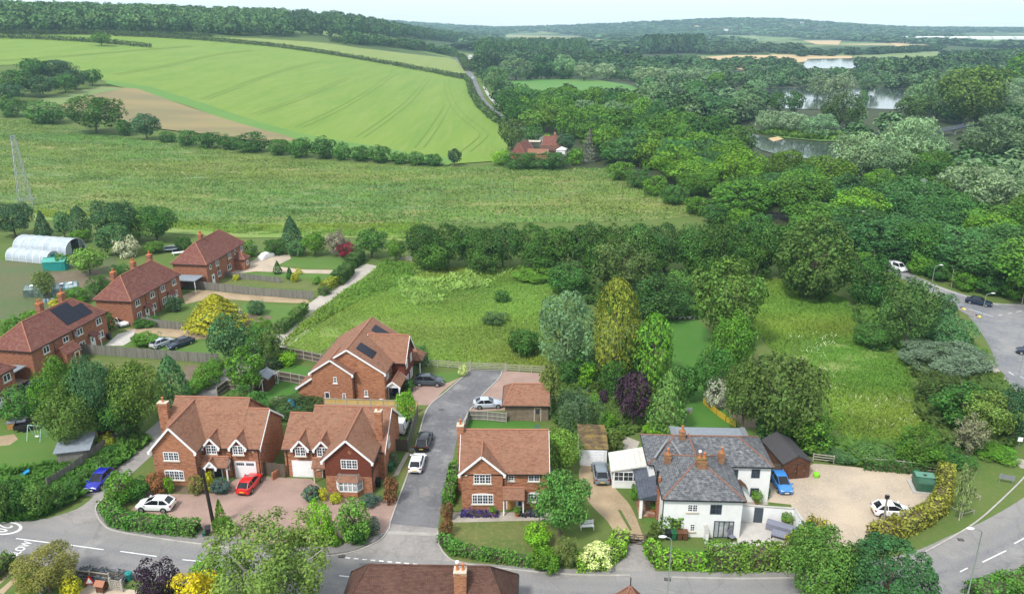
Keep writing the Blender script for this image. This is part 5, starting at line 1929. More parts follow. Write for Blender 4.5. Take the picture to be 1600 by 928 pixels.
def carmesh(kind):
    if kind in CARM:
        return CARM[kind]
    L, W, Hh, st, cab = CARSPEC[kind]
    hw = W / 2
    b = MB()
    rings = []
    for fx, zl, zt, wf in st:
        x = fx * L
        w = hw * wf
        ring = [(x, -w * .62, zl), (x, -w * .94, zl + .04), (x, -w, zl + .22), (x, -w, (zl + zt) / 2 + .1), (x, -w * .965, zt - .06), (x, -w * .84, zt), (x, 0, zt + .03),
                (x, w * .84, zt), (x, w * .965, zt - .06), (x, w, (zl + zt) / 2 + .1), (x, w, zl + .22), (x, w * .94, zl + .04), (x, w * .62, zl)]
        rings.append(ring)
    n = len(rings[0])
    for r in rings:
        b.v += r
    for i in range(len(rings) - 1):
        for j in range(n):
            k = (j + 1) % n
            b.f.append((i * n + j, (i + 1) * n + j, (i + 1) * n + k, i * n + k))
    b.f.append(tuple(range(n)))
    b.f.append(tuple(reversed(range((len(rings) - 1) * n, len(rings) * n))))
    xr0, xr1, xf1, xf0, zb = cab[0] * L, cab[1] * L, cab[2] * L, cab[3] * L, cab[4]
    wb, wt = hw * .88, hw * .70
    zr = Hh - .07
    # glass house: belt ring then roof ring
    g = MB()
    xm = (xr1 + xf1) / 2
    belt = [(xr0, wb * .86), (xr0 + (xr1 - xr0) * .5, wb), (xm, wb * 1.02), (xf0 - .25, wb * .99), (xf0, wb * .80)]
    roof = [(xr1, wt * .92), (xr1 + .12, wt * .98), (xm, wt * 1.02), (xf1 - .05, wt * .99), (xf1 + .06, wt * .88)]
    m = len(belt)
    lo = [(x, w, zb - .04) for x, w in belt] + [(x, -w, zb - .04) for x, w in reversed(belt)]
    hi = [(x, w, zr - (.05 if i in (0, m - 1) else 0)) for i, (x, w) in enumerate(roof)] + [(x, -w, zr - (.05 if i in (0, m - 1) else 0)) for i, (x, w) in reversed(list(enumerate(roof)))]
    g.v += lo + hi
    k = 2 * m
    for j in range(k):
        g.f.append((j, (j + 1) % k, k + (j + 1) % k, k + j))
    g.f.append(tuple(range(k, 2 * k)))
    # roof skin and pillars in body colour
    r = MB()
    up = [(x, y * 1.03, z + .015) for x, y, z in hi]
    ce = [(x, y * .8, z + .065) for x, y, z in hi]
    r.v += up + ce
    for j in range(k):
        r.f.append((j, (j + 1) % k, k + (j + 1) % k, k + j))
    r.f.append(tuple(range(k, 2 * k)))
    r.f.append(tuple(reversed(range(k))))
    pil = []
    for s in (-1, 1):
        for (bx, bw), (tx, tw), wd in ((belt[4], roof[4], .07), (belt[0], roof[0], .24), ((xm - .05, wb * 1.02), (xm - .1, wt * 1.02), .07)):
            pil.append(MB().bar((bx, s * bw * 1.005, zb - .05), (tx, s * tw * 1.01, zr + .01), wd, .05, up=(0, s, 0)).mesh('pillar', M_PAINT))
        p = MB()
        if kind == 'estate':
            p.poly((xr0 - .01, s * (wb * .86 + .012), zb), (xr0 + (xr1 - xr0) * .5 + .45, s * (wb + .012), zb), (xr1 + .42, s * (wt * .98 + .014), zr), (xr1 - .01, s * (wt * .92 + .012), zr))
        if kind == 'van':
            p.poly((xr0 - .01, s * (wb + .02), zb - .02), (xm - .1, s * (wb * 1.02 + .02), zb - .02), (xm - .1, s * (wt * 1.02 + .02), zr), (xr1, s * (wt + .02), zr))
        if p.v:
            pil.append(p.mesh('side_panel', M_PAINT))
    if kind == 'van':
        pil.append(MB().poly((xr0 - .02, -wb * .9, zb), (xr0 - .02, wb * .9, zb), (xr1 - .02, wt * .92, zr), (xr1 - .02, -wt * .92, zr)).mesh('rear_door', M_PAINT))
    out = {'body': b.mesh('body', M_PAINT, True), 'glass': g.mesh('windows', M_CARGLASS, False), 'roof': r.mesh('roof', M_PAINT, True), 'pillars': pil}
    rw = .33 if kind in ('suv', 'van') else .31
    t = MB().tube([(0, -.11, 0), (0, .11, 0)], rw, 18)
    t.tube([(0, -.10, 0), (0, -.09, 0)], rw * .99, 18)
    out['wheel'] = t.mesh('wheel', M_TYRE, True)
    q = MB()
    q.tube([(0, .112, 0), (0, .125, 0)], rw * .68, 16)
    q.tube([(0, -.125, 0), (0, -.112, 0)], rw * .68, 16)
    out['rim'] = q.mesh('rim', M_RIM, False)
    out['arch'] = MB().tube([(0, -.05, 0), (0, .05, 0)], rw + .06, 18).mesh('wheel_arch', M_DARK, True)
    w8, zt8 = hw * st[-2][3], st[-2][2]
    out['headlight'] = MB().box(L * .445, -.17, -.075, L * .493, .17, .075).mesh('headlight', M_HEADL)
    out['tail'] = MB().box(-L * .497, -.14, -.09, -L * .455, .14, .09).mesh('tail_light', M_TAIL)
    out['mirror'] = MB().box(-.07, -.1, -.07, .07, .1, .07).mesh('wing_mirror', M_PAINT)
    out['plate'] = MB().box(-.012, -.26, -.055, .012, .26, .055).mesh('number_plate', None)
    out['grille'] = MB().box(L * .485, -hw * .45, .32, L * .502, hw * .45, .50).mesh('grille', M_DARK)
    out['bumper'] = MB().box(-L * .502, -hw * .6, .30, -L * .48, hw * .6, .42).mesh('bumper', M_DARK)
    out['dims'] = (L, W, Hh, hw, rw, st, cab, zt8, w8)
    CARM[kind] = out
    return out


PAINTS = {'white': (.80, .80, .82), 'blue': (.010, .016, .30), 'red': (.62, .015, .015), 'black': (.010, .011, .014), 'grey': (.045, .06, .075), 'silver': (.42, .46, .52),
          'sky': (.04, .20, .52), 'navy': (.012, .022, .05), 'steel': (.16, .19, .22), 'pale': (.34, .38, .44)}


def car(kind, paint, rear, front, label, group=None, roofpaint=None):
    M = carmesh(kind)
    L, W, Hh, hw, rw, st, cab, zt8, w8 = M['dims']
    a, b = at(*rear), at(*front)
    c = (a + b) / 2
    d = b - a
    root = thing('van' if kind == 'van' else 'parked_car', label, 'van' if kind == 'van' else 'car', c + Vector((0, 0, .012 if c.z < .1 else .55)), math.atan2(d.y, d.x), group)
    col = (*PAINTS[paint], 1)

    def add(nm, key, loc=(0, 0, 0), rz=0, parent=root, mat=None):
        o = link(bpy.data.objects.new(nm, M[key]), parent)
        o.location = loc
        o.rotation_euler = (0, 0, rz)
        o.color = col
        if mat:
            if not o.data.materials:
                o.data.materials.append(None)
            o.material_slots[0].link = 'OBJECT'
            o.material_slots[0].material = mat
        return o
    add('body', 'body')
    add('windows', 'glass')
    r = add('roof', 'roof')
    if roofpaint:
        r.color = (*PAINTS[roofpaint], 1)
    for m in M['pillars']:
        link(bpy.data.objects.new(m.name.split('.')[0], m), root).color = col
    for x in (L * .31, -L * .30):
        for s in (-1, 1):
            w = add('wheel', 'wheel', (x, s * (hw - .09), rw))
            add('rim', 'rim', (0, 0, 0), 0, w)
            add('wheel_arch', 'arch', (x, s * (hw - .035), rw))
    for s in (-1, 1):
        add('headlight', 'headlight', (0, s * w8 * .68, zt8 - .07))
        add('tail_light', 'tail', (0, s * hw * st[1][3] * .82, st[1][2] - .10))
        add('wing_mirror', 'mirror', (cab[3] * L - .22, s * (hw + .07), cab[4] + .05))
    add('number_plate', 'plate', (L * .505, 0, .40), 0, root, M_PLATEW)
    add('number_plate', 'plate', (-L * .507, 0, .60), 0, root, M_PLATEY)
    add('grille', 'grille')
    add('bumper', 'bumper')
    return root


car('hatch', 'blue', (171, 741), (142, 771), 'bright blue car facing the main road at the mouth of the lane')
car('hatch', 'white', (275, 795), (214, 793), 'white car parked behind the clipped front hedge')
car('hatch', 'red', (380, 774), (401, 748), 'small red car on the block paved drive')
car('suv', 'black', (658, 709), (667, 681), 'black car parked in the close ahead of a white car')
car('hatch', 'white', (647, 745), (657, 712), 'white car parked in the close behind the black car')
car('suv', 'grey', (650, 600), (691, 601), 'dark grey car on the paved drive at the head of the close')
car('coupe', 'silver', (741, 636), (785, 634), 'silver coupe beside the timber garage')
car('suv', 'steel', (941, 760), (935, 730), 'grey car on the dirt drive in front of the mossy garage')
car('hatch', 'sky', (1211, 745), (1229, 775), 'light blue car beside the brown shed')
car('hatch', 'white', (1366, 802), (1418, 804), 'white car alone on the gravel yard by the hedge')
car('van', 'white', (1391, 418), (1413, 426), 'white van coming along the tree-lined road to the junction')
car('saloon', 'navy', (1511, 472), (1547, 479), 'dark blue car driving past the traffic island')
car('hatch', 'navy', (1622, 556), (1596, 552), 'dark car cut off by the right edge of the picture on the junction')
car('hatch', 'white', (180, 502), (198, 513), 'white car tucked beside the middle brick pair')
car('hatch', 'silver', (241, 545), (266, 535), 'silver car on the grass next to a dark one')
car('saloon', 'navy', (298, 535), (267, 546), 'dark car on the grass next to the silver one')
car('hatch', 'silver', (370, 417), (384, 410), 'pale car half hidden by the fence below the farthest brick pair')
car('hatch', 'navy', (62, 608), (34, 612), 'dark car beside the big hedge trees at the left edge')
car('hatch', 'silver', (8, 592), (24, 588), 'silver car under the carport at the left edge')
car('hatch', 'pale', (913, 569), (900, 579), 'pale car among the trees above the back garden')
car('hatch', 'white', (834, 208), (822, 213), 'far white car on the road behind the farmhouse')
car('hatch', 'silver', (828, 228), (827, 234), 'far silver car by the open-fronted farm shed')
car('hatch', 'black', (741, 136), (740, 142), 'tiny dark car on the far hill road')
car('van', 'white', (739, 121), (738, 128), 'tiny white van on the far hill road')
car('van', 'white', (622, 683), (634, 655), 'white van parked behind the fence beside the bay-windowed house')


def covered_car():
    p = at(416, 403)
    root = thing('covered_car', 'car under a white cover on the gravel drive of the farthest brick pair', 'car', p, R(65))
    b = MB()
    prof = [(-2.1, .1, .8), (-2.05, .75, .9), (-1.4, 1.0, .9), (-.9, 1.4, .72), (.5, 1.42, .72), (1.1, .98, .88), (1.95, .75, .86), (2.1, .1, .78)]
    n = 9
    for x, z, w in prof:
        for j in range(n):
            t = math.pi * j / (n - 1)
            b.v.append((x, -w * math.copysign(abs(math.cos(t)) ** .4, math.cos(t)), max(.05, z * abs(math.sin(t)) ** .45)))
    for i in range(len(prof) - 1):
        for j in range(n - 1):
            b.f.append((i * n + j, (i + 1) * n + j, (i + 1) * n + j + 1, i * n + j + 1))
    b.f.append(tuple(range(n)))
    b.f.append(tuple(reversed(range((len(prof) - 1) * n, len(prof) * n))))
    b.build('cover', M_RENDER, root, True)


covered_car()


# ------------------------------------------------------------------ fences, walls, gates
def fence(name, label, px, h, kind, mat, gap=1.9, cat='fence', group=None):
    pts = world(px)
    o = pts[0].copy()
    H = thing(name, label, cat, o, 0, group)
    pm = MB().box(-.06, -.06, -.05, .06, .06, h + (.08 if kind != 'rail' else .05)).mesh('post', mat if kind != 'railboard' else M_RAIL)
    body = MB()
    for e, (a, b) in enumerate(zip(pts[:-1], pts[1:])):
        d = b - a
        L = d.length
        n = max(1, round(L / gap))
        d.normalize()
        s = Vector((-d.y, d.x, 0))
        for i in range(1 if e else 0, n + 1):
            link(bpy.data.objects.new('post', pm), H).location = a + d * (L * i / n) - o
        A, B = a - o, b - o
        if kind == 'rail':
            for k in (.3, .62, .93):
                body.bar(A + Vector((0, 0, h * k)), B + Vector((0, 0, h * k)), .05, .11)
        elif kind == 'board':
            m = max(2, int(L / .16))
            for i in range(m):
                p, q = A.lerp(B, (i + .04) / m), A.lerp(B, (i + .96) / m)
                zz = h * (1 + rnd.uniform(-.012, .012))
                off = s * (.02 if i % 2 else -.005)
                body.bar(p + off + Vector((0, 0, zz / 2 + .03)), q + off + Vector((0, 0, zz / 2 + .03)), .02, zz)
            for k in (.2, .85):
                body.bar(A + s * .05 + Vector((0, 0, h * k)), B + s * .05 + Vector((0, 0, h * k)), .05, .09)
        elif kind == 'panel':
            for i in range(n):
                p, q = A + d * (L * i / n + .07), A + d * (L * (i + 1) / n - .07)
                for k in range(9):
                    z0 = .08 + (h - .12) * k / 9
                    body.bar(p + s * (.012 * (k % 2)) + Vector((0, 0, z0 + (h - .12) / 18)), q + s * (.012 * (k % 2)) + Vector((0, 0, z0 + (h - .12) / 18)), .022, (h - .12) / 9 - .012)
        elif kind == 'railboard':
            body.bar(A + Vector((0, 0, h * .48)), B + Vector((0, 0, h * .48)), .025, h * .9)
    if kind == 'railboard':
        rl = MB()
        for a, b in zip(pts[:-1], pts[1:]):
            s = (b - a).normalized()
            s = Vector((s.y, -s.x, 0)) * .05
            for k in (.12, .52, .95):
                rl.bar(a - o + s + Vector((0, 0, h * k)), b - o + s + Vector((0, 0, h * k)), .06, .10)
        rl.build('rails', M_RAIL, H)
    body.build('boards' if kind != 'rail' else 'rails', mat, H)
    return H


fence('board_fence', 'long grey close-boarded fence between car drives and the hedge trees', [(118, 552), (230, 560), (342, 568)], 1.7, 'board', M_FENCE)
fence('board_fence', 'grey close-boarded fence stepping along the lane beside the lawn', [(76, 766), (112, 744), (150, 715), (202, 678)], 1.6, 'board', M_FENCE)
fence('board_fence', 'brown garden fence with pale rails along the meadow left of the long house', [(436, 556), (475, 562), (516, 571)], 1.7, 'railboard', M_FENCE2)
fence('board_fence', 'brown garden fence with pale rails behind the football goal', [(419, 592), (455, 598), (496, 606)], 1.7, 'railboard', M_FENCE2)
fence('panel_fence', 'new yellow timber fence in front of the long house', [(508, 641), (560, 642.5), (620, 644), (653, 645)], 2.0, 'railboard', M_FENCE3, group=None)
fence('board_fence', 'grey fence along the close beside the white van', [(653, 652), (646, 674), (637, 706)], 1.8, 'board', M_FENCE)
fence('board_fence', 'short dark gate and fence beside the white van', [(618, 704), (637, 706)], 1.7, 'board', M_FENCE2)
fence('rail_fence', 'post and rail fence between the long house and the field gate', [(638, 571), (684, 574), (733, 578)], 1.25, 'rail', M_RAIL)
fence('rail_fence', 'post and rail fence right of the field gate', [(792, 580), (850, 583)], 1.2, 'rail', M_RAIL)
fence('board_fence', 'pale railed garden fence beside the silver coupe', [(733, 656), (762, 657), (791, 660)], 1.5, 'railboard', M_FENCE)
fence('board_fence', 'pale railed fence running down the close to the house chimney', [(733, 656), (727, 676), (722, 694)], 1.5, 'railboard', M_FENCE)
fence('rail_fence', 'short post and rail fence beside the brown shed', [(1270, 720), (1302, 724)], 1.1, 'rail', M_RAIL)
fence('rail_fence', 'long post and rail fence along the back of the gravel yard', [(1352, 728), (1410, 733), (1472, 741)], 1.2, 'rail', M_RAIL)
fence('board_fence', 'low grey fence below the farthest brick pair', [(345, 431), (380, 436), (440, 442)], 1.2, 'board', M_FENCE)
fence('board_fence', 'long grey fence across the gardens from the carport to the lane', [(293, 449), (340, 455), (400, 462), (490, 468)], 1.7, 'board', M_FENCE)
fence('board_fence', 'grey fence in front of the middle brick pair', [(205, 503), (250, 512), (286, 516)], 1.5, 'board', M_FENCE)
fence('board_fence', 'dark railed fence by the lane behind the lane trees', [(340, 620), (356, 608), (395, 612)], 1.6, 'railboard', M_FENCE2)
fence('board_fence', 'silvery fence in the bottom left corner garden', [(64, 930), (84, 909), (102, 889)], 1.5, 'railboard', M_FENCE)
fence('picket_fence', 'low fence behind the lavender at the bottom left', [(120, 904), (142, 906), (172, 910)], 1.1, 'railboard', M_FENCE2)
fence('board_fence', 'dark garden fence left of the brown shed', [(1198, 742), (1222, 745)], 1.7, 'board', M_FENCE2)
fence('board_fence', 'grey fence panel behind the brown shed', [(1188, 688), (1212, 690)], 1.7, 'board', M_FENCE)
fence('board_fence', 'side gate panel between the two red brick houses', [(412, 742), (432, 744), (446, 746)], 1.8, 'board', M_FENCE2)
fence('board_fence', 'low white beam across the back garden lawn', [(1028, 499), (1085, 499)], .6, 'railboard', M_RENDER)


def gate(name, label, a, b, h, mat, bars=5, pxh=False, posts=True):
    a, b = at(*a), at(*b)
    H = thing(name, label, 'gate', a, math.atan2(b.y - a.y, b.x - a.x))
    L = (b - a).length
    g = MB()
    for i in range(bars):
        z = .12 + (h - .15) * i / (bars - 1)
        g.bar((.1, 0, z), (L - .1, 0, z), .05, .085)
    for x in (.12, L * .5, L - .12):
        g.box(x - .04, -.04, .08, x + .04, .04, h + .05)
    g.bar((.12, .03, .15), (L * .5, .03, h - .05), .04, .07)
    g.bar((L - .12, .03, .15), (L * .5, .03, h - .05), .04, .07)
    g.build('gate_bars', mat, H)
    for x in (0, L):
        MB().box(x - .09, -.09, 0, x + .09, .09, h + .2).build('gate_post', mat, H)
    return H


gate('field_gate', 'wide silvery field gate at the head of the close', (735, 578), (790, 580), 1.3, M_RAIL)
gate('field_gate', 'grey field gate at the far end of the lane', (626, 407), (643, 409), 1.2, M_RAIL)
gate('five_bar_gate', 'dark five-bar gate across the dirt drive', (973, 848), (1008, 852), 1.25, M_FENCE2)
gate('picket_gate', 'small grey gate at the bottom left yard', (174, 921), (192, 924), 1.2, M_RAIL, 6)


def white_wall():
    pts = [at(1156, 813), at(1238, 819), at(1258, 848)]
    H = thing('garden_wall', 'white rendered garden wall with a slate-grey door round the patio', 'wall', pts[0], 0)
    o = pts[0]
    b, c = MB(), MB()
    for p, q in zip(pts[:-1], pts[1:]):
        b.bar(p - o + Vector((0, 0, 1)), q - o + Vector((0, 0, 1)), .22, 2.0)
        c.bar(p - o + Vector((0, 0, 2.04)), q - o + Vector((0, 0, 2.04)), .3, .08)
    b.build('wall', M_RENDER, H)
    c.build('coping', M_CONC, H)
    d = (pts[1] - pts[0]).normalized()
    s = Vector((d.y, -d.x, 0))
    p, q = d * 1.4 + s * .13, d * 2.35 + s * .13
    MB().bar(p + Vector((0, 0, .95)), q + Vector((0, 0, .95)), .05, 1.9).build('door', M_SLATEGREY, H)
    pts = [at(1104, 852), at(1098, 830)]
    H = thing('garden_wall', 'low white wall standing out from the white house front', 'wall', pts[0], 0)
    o = pts[0]
    MB().bar(Vector((0, 0, .75)), pts[1] - o + Vector((0, 0, .75)), .25, 1.5).build('wall', M_RENDER, H)
    MB().bar(Vector((0, 0, 1.54)), pts[1] - o + Vector((0, 0, 1.54)), .32, .08).build('coping', M_CONC, H)
    p, q = at(426, 750), at(436, 744)
    H = thing('brick_wall', 'low brick wall stub beside the white garage door', 'wall', p, 0)
    MB().bar(Vector((0, 0, .5)), q - p + Vector((0, 0, .5)), .24, 1.0).build('wall', M_BRICK, H)


white_wall()


# ------------------------------------------------------------------ posts, lamps, pylons
def lamp(base, top, arm, label, h=None, group='street lamps'):
    p = at(*base)
    if h is None:
        h = zat(top[1], p.x, p.y)
    H = thing('street_lamp', label, 'street lamp', p, 0, group)
    MB().tube([(0, 0, 0), (0, 0, 1.1), (0, 0, 1.15), (0, 0, h * .96), (arm * .25, 0, h * .99), (arm, 0, h * 1.012)], [.10, .10, .065, .055, .05, .04], 8).build('post', M_LAMP, H, True)
    s = 1 if arm > 0 else -1
    b = MB()
    b.lathe([(.02, 0), (.15, .04), (.16, .12), (.05, .2)], 10, (0, 0, 0))
    o = b.build('lamp_head', M_RENDER, H, True)
    o.scale = (2.4, 1.0, .9)
    o.location = (arm + s * .25, 0, h * 1.012 - .07)


def lamp_out(base, hh, arm, label):
    lamp(base, None, arm, label, hh)


lamp_out((1041, 952), 8.0, -.6, 'thin street lamp in front of the white house hedge')
lamp_out((1510, 938), 8.0, -.9, 'tall street lamp on the verge of the bend, bottom right')
lamp((1449, 482), (1462, 415), .9, 'street lamp above the bushes left of the traffic island')
lamp((1527, 528), (1541, 459), .9, 'street lamp just below the traffic island')
lamp((1587, 607), (1599, 553), .8, 'street lamp beside the footway at the right edge')
lamp((1217, 337), (1221, 290), -1.0, 'street lamp standing out of the wood above the tree row')
lamp((1349, 385), (1357, 331), -1.0, 'street lamp standing out of the wood left of the white van')


def pole(base, top, label, mat, r=.13):
    p = at(*base)
    h = zat(top[1], p.x, p.y)
    H = thing('telegraph_pole', label, 'telegraph pole', p, 0)
    q = at(top[0], top[1], h)
    MB().tube([(0, 0, 0), ((q.x - p.x) * .5, 0, h / 2), (q.x - p.x, 0, h)], [r, r * .9, r * .75], 8).build('pole', mat, H, True)
    MB().box(q.x - p.x - .2, -.12, h - .5, q.x - p.x + .2, .12, h - .1).build('junction_box', M_DARK, H)
    return p, h


pole((335, 826), (316, 733), 'dark leaning telegraph pole at the end of the front hedge', M_POLEWOOD, .2)
pole((1377, 838), (1387, 772), 'grey telegraph pole beside the white car on the gravel', M_POLEWOOD2)
pole((1255, 915), (1258, 872), 'grey telegraph pole in the roadside trees at the bottom right', M_POLEWOOD2, .11)
pole((1486, 450), (1491, 416), 'plain wooden pole on the verge opposite the traffic island', M_POLEWOOD2, .10)
pole((1596, 478), (1602, 450), 'plain wooden pole at the right edge above the junction', M_POLEWOOD2, .10)


def pylon(px, top, label, w0, w1, arms, k=1.0):
    p = at(*px)
    h = zat(top, p.x, p.y) - p.z
    H = thing('pylon', label, 'pylon', p, R(20))
    b = MB()
    n, q = 9, k
    lv = [(h * (1 - (1 - i / n) ** 1.15), w0 + (w1 - w0) * (1 - (1 - i / n) ** 1.15)) for i in range(n + 1)]
    cor = lambda z, w: [(s * w / 2, t * w / 2, z) for s, t in ((-1, -1), (1, -1), (1, 1), (-1, 1))]
    for (z0, a), (z1, c) in zip(lv[:-1], lv[1:]):
        A, B = cor(z0, a), cor(z1, c)
        for k in range(4):
            b.bar(A[k], B[k], .20 * q)
            b.bar(A[k], B[(k + 1) % 4], .11 * q)
            b.bar(A[(k + 1) % 4], B[k], .11 * q)
            b.bar(B[k], B[(k + 1) % 4], .10 * q)
    b.build('lattice', M_STEEL, H)
    a = MB()
    for z, L in arms:
        for s in (-1, 1):
            a.bar((0, 0, h * z + .5), (s * L, 0, h * z), .12)
            a.bar((0, 0, h * z - .3), (s * L, 0, h * z), .12)
    a.build('cross_arms', M_STEEL, H)


pylon((42, 322), 212, 'tall steel lattice pylon on the weedy field', 3.6, 1.0, ((.985, .7), (.10, 3.2)), .62)
pylon((1433, 345), 280, 'steel pylon top rising out of the wood on the right', 1.5, .5, ((.95, 1.4), (.80, 1.2)), .6)


# ------------------------------------------------------------------ smaller things
def bin_(px, label, mat, rz=0, s=1.0, group=None):
    H = thing('wheelie_bin', label, 'bin', at(*px), rz, group)
    b = MB()
    for z, w, d in ((.08, .44, .48), (.95, .56, .70)):
        b.v += [(-w / 2, -d / 2, z), (w / 2, -d / 2, z), (w / 2, d / 2, z), (-w / 2, d / 2, z)]
    for q in ((3, 2, 1, 0), (4, 5, 6, 7), (0, 1, 5, 4), (1, 2, 6, 5), (2, 3, 7, 6), (3, 0, 4, 7)):
        b.f.append(q)
    b.build('body', mat, H)
    MB().poly((-.30, -.40, 1.0), (.30, -.40, 1.0), (.30, .36, 1.08), (-.30, .36, 1.08)).poly((-.3, -.4, .94), (-.3, .36, .96), (.3, .36, .96), (.3, -.4, .94)).poly((-.3, -.4, .94), (.3, -.4, .94), (.3, -.4, 1.0), (-.3, -.4, 1.0)).poly((-.3, .36, .96), (-.3, -.4, .94), (-.3, -.4, 1.), (-.3, .36, 1.08)).poly((.3, -.4, .94), (.3, .36, .96), (.3, .36, 1.08), (.3, -.4, 1.)).build('lid', mat, H)
    for k in (-.2, .2):
        MB().tube([(k - .03, .3, .1), (k + .03, .3, .1)], .1, 10).build('wheel', M_TYRE, H)
    H.scale = (s, s, s)


bin_((326, 836), 'black wheelie bin on the pavement by the telegraph pole', M_BLACKBIN, .4)
bin_((319, 838), 'small dark green food caddy beside the black bin on the pavement', M_GREENBIN, .2, .55)
bin_((1043, 842), 'black wheelie bin, first from the left of four at the white house', M_BLACKBIN)
bin_((1052, 842.5), 'green wheelie bin, second of four at the white house', M_GREENBIN)
bin_((1061, 842), 'brown wheelie bin, third of four at the white house', M_BROWNBIN)
bin_((1069.5, 842.5), 'brown wheelie bin, last on the right of four at the white house', M_BROWNBIN)
bin_((611, 736), 'green wheelie bin on the side path beside the chimney', M_GREENBIN)
bin_((592, 760), 'black wheelie bin by the house wall beside the close', M_BLACKBIN)
bin_((1196, 778), 'dark green bin against the right end of the white house', M_GREENBIN, 0, 1.25)
bin_((1430, 748), 'green wheelie bin left of the oil tank', M_GREENBIN, .3)
bin_((1460, 757), 'dark wheelie bin with red lid right of the oil tank', M_BLACKBIN, .3)
bin_((839, 678), 'dark blue-green bin on the back lawn corner', M_TANK, 0, 1.1)
bin_((441, 512), 'black bin beside the lane hedge', M_BLACKBIN)
bin_((171, 530), 'black bin at the corner of the brick pair with solar panels', M_BLACKBIN)
bin_((1094, 777), 'grey bin by the front door canopy of the white house', M_SLATEGREY, 0, .7)


def oil_tank():
    p = at(1443, 763)
    H = thing('oil_tank', 'big green oil tank on a pale concrete base in the gravel yard corner', 'tank', p, R(-12))
    MB().box(-1.5, -1.3, 0, 1.5, 1.6, .16).build('plinth', M_CONC, H)
    b = MB()
    pr_ = [(.16, 1.0, .98), (.3, 1.1, 1.1), (1.25, 1.1, 1.1), (1.5, .9, .95), (1.56, .6, .7)]
    for z, w, d in pr_:
        b.v += [(-w, -d, z), (w, -d, z), (w, d, z), (-w, d, z)]
    for i in range(len(pr_) - 1):
        for k in range(4):
            b.f.append((i * 4 + k, i * 4 + (k + 1) % 4, i * 4 + 4 + (k + 1) % 4, i * 4 + 4 + k))
    b.f.append(tuple(range((len(pr_) - 1) * 4, len(pr_) * 4)))
    b.build('tank_body', M_TANK, H)
    r = MB()
    for k in (-.6, 0, .6):
        r.box(k - .05, -1.13, .3, k + .05, 1.13, 1.3)
    r.build('ribs', M_TANK, H)
    MB().lathe([(.22, 1.56), (.22, 1.66), (.05, 1.7)], 10, (0, .3, 0)).build('filler_cap', M_DARK, H)
    MB().box(-1.05, -.2, 1.58, 1.05, 1.05, 1.64).build('lid', flat('faded_green', (.10, .24, .17), .6), H)


oil_tank()


def bench(px, label, mat, rz):
    H = thing('garden_bench', label, 'bench', at(*px), rz)
    s = MB()
    for k in range(3):
        s.box(-.75, -.25 + k * .17, .42, .75, -.12 + k * .17, .46)
    s.build('seat', mat, H)
    b = MB()
    for k in range(3):
        b.box(-.75, .24, .55 + k * .15, .75, .28, .66 + k * .15)
    b.build('backrest', mat, H)
    for x in (-.7, .7):
        for y, h in ((-.25, .42), (.26, .98)):
            MB().box(x - .04, y - .04, 0, x + .04, y + .04, h).build('leg', mat, H)


bench((917, 826), 'white slatted garden bench under the tree beside the dirt drive', M_RENDER, R(5))
bench((1148, 786), 'dark garden bench by the white house front door', M_DARK, R(0))


def goal():
    p = at(411, 612)
    H = thing('football_goal', 'white football goal on the small back lawn', 'goal', p, R(62))
    g = MB()
    L, h, d = 3.2, 1.9, 1.0
    for a, b in (((0, 0, 0), (0, 0, h)), ((L, 0, 0), (L, 0, h)), ((0, 0, h), (L, 0, h)), ((0, 0, h), (0, d, 0)), ((L, 0, h), (L, d, 0)), ((0, d, .03), (L, d, .03)), ((0, 0, .03), (0, d, .03)), ((L, 0, .03), (L, d, .03))):
        g.bar(a, b, .09)
    g.build('frame', M_WHITE, H)
    n = MB()
    for i in range(9):
        n.bar((L * i / 8, .02, h), (L * i / 8, d, .03), .015)
    for k in range(1, 6):
        n.bar((0, d * k / 6, h * (1 - k / 6)), (L, d * k / 6, h * (1 - k / 6)), .015)
    n.build('net', M_WHITE, H)


goal()


def trampoline():
    p = at(268, 392)
    H = thing('trampoline', 'round trampoline with pale rim behind the farthest brick pair', 'trampoline', p, 0)
    MB().lathe([(0, .78), (1.75, .78), (1.75, .8), (0, .8)], 24).build('mat', M_DARK, H)
    r = MB()
    for i in range(24):
        t, u = 2 * math.pi * i / 24, 2 * math.pi * (i + 1) / 24
        r.poly(*[(q * math.cos(w), q * math.sin(w), .83) for q, w in ((1.7, t), (2.1, t), (2.1, u), (1.7, u))])
    r.build('rim_pad', flat('pale_blue_pad', (.42, .55, .66), .5), H)
    for i in range(6):
        t = 2 * math.pi * i / 6
        MB().tube([(2 * math.cos(t), 2 * math.sin(t), 0), (2 * math.cos(t), 2 * math.sin(t), .82)], .04, 6).build('leg', M_STEEL, H)


trampoline()


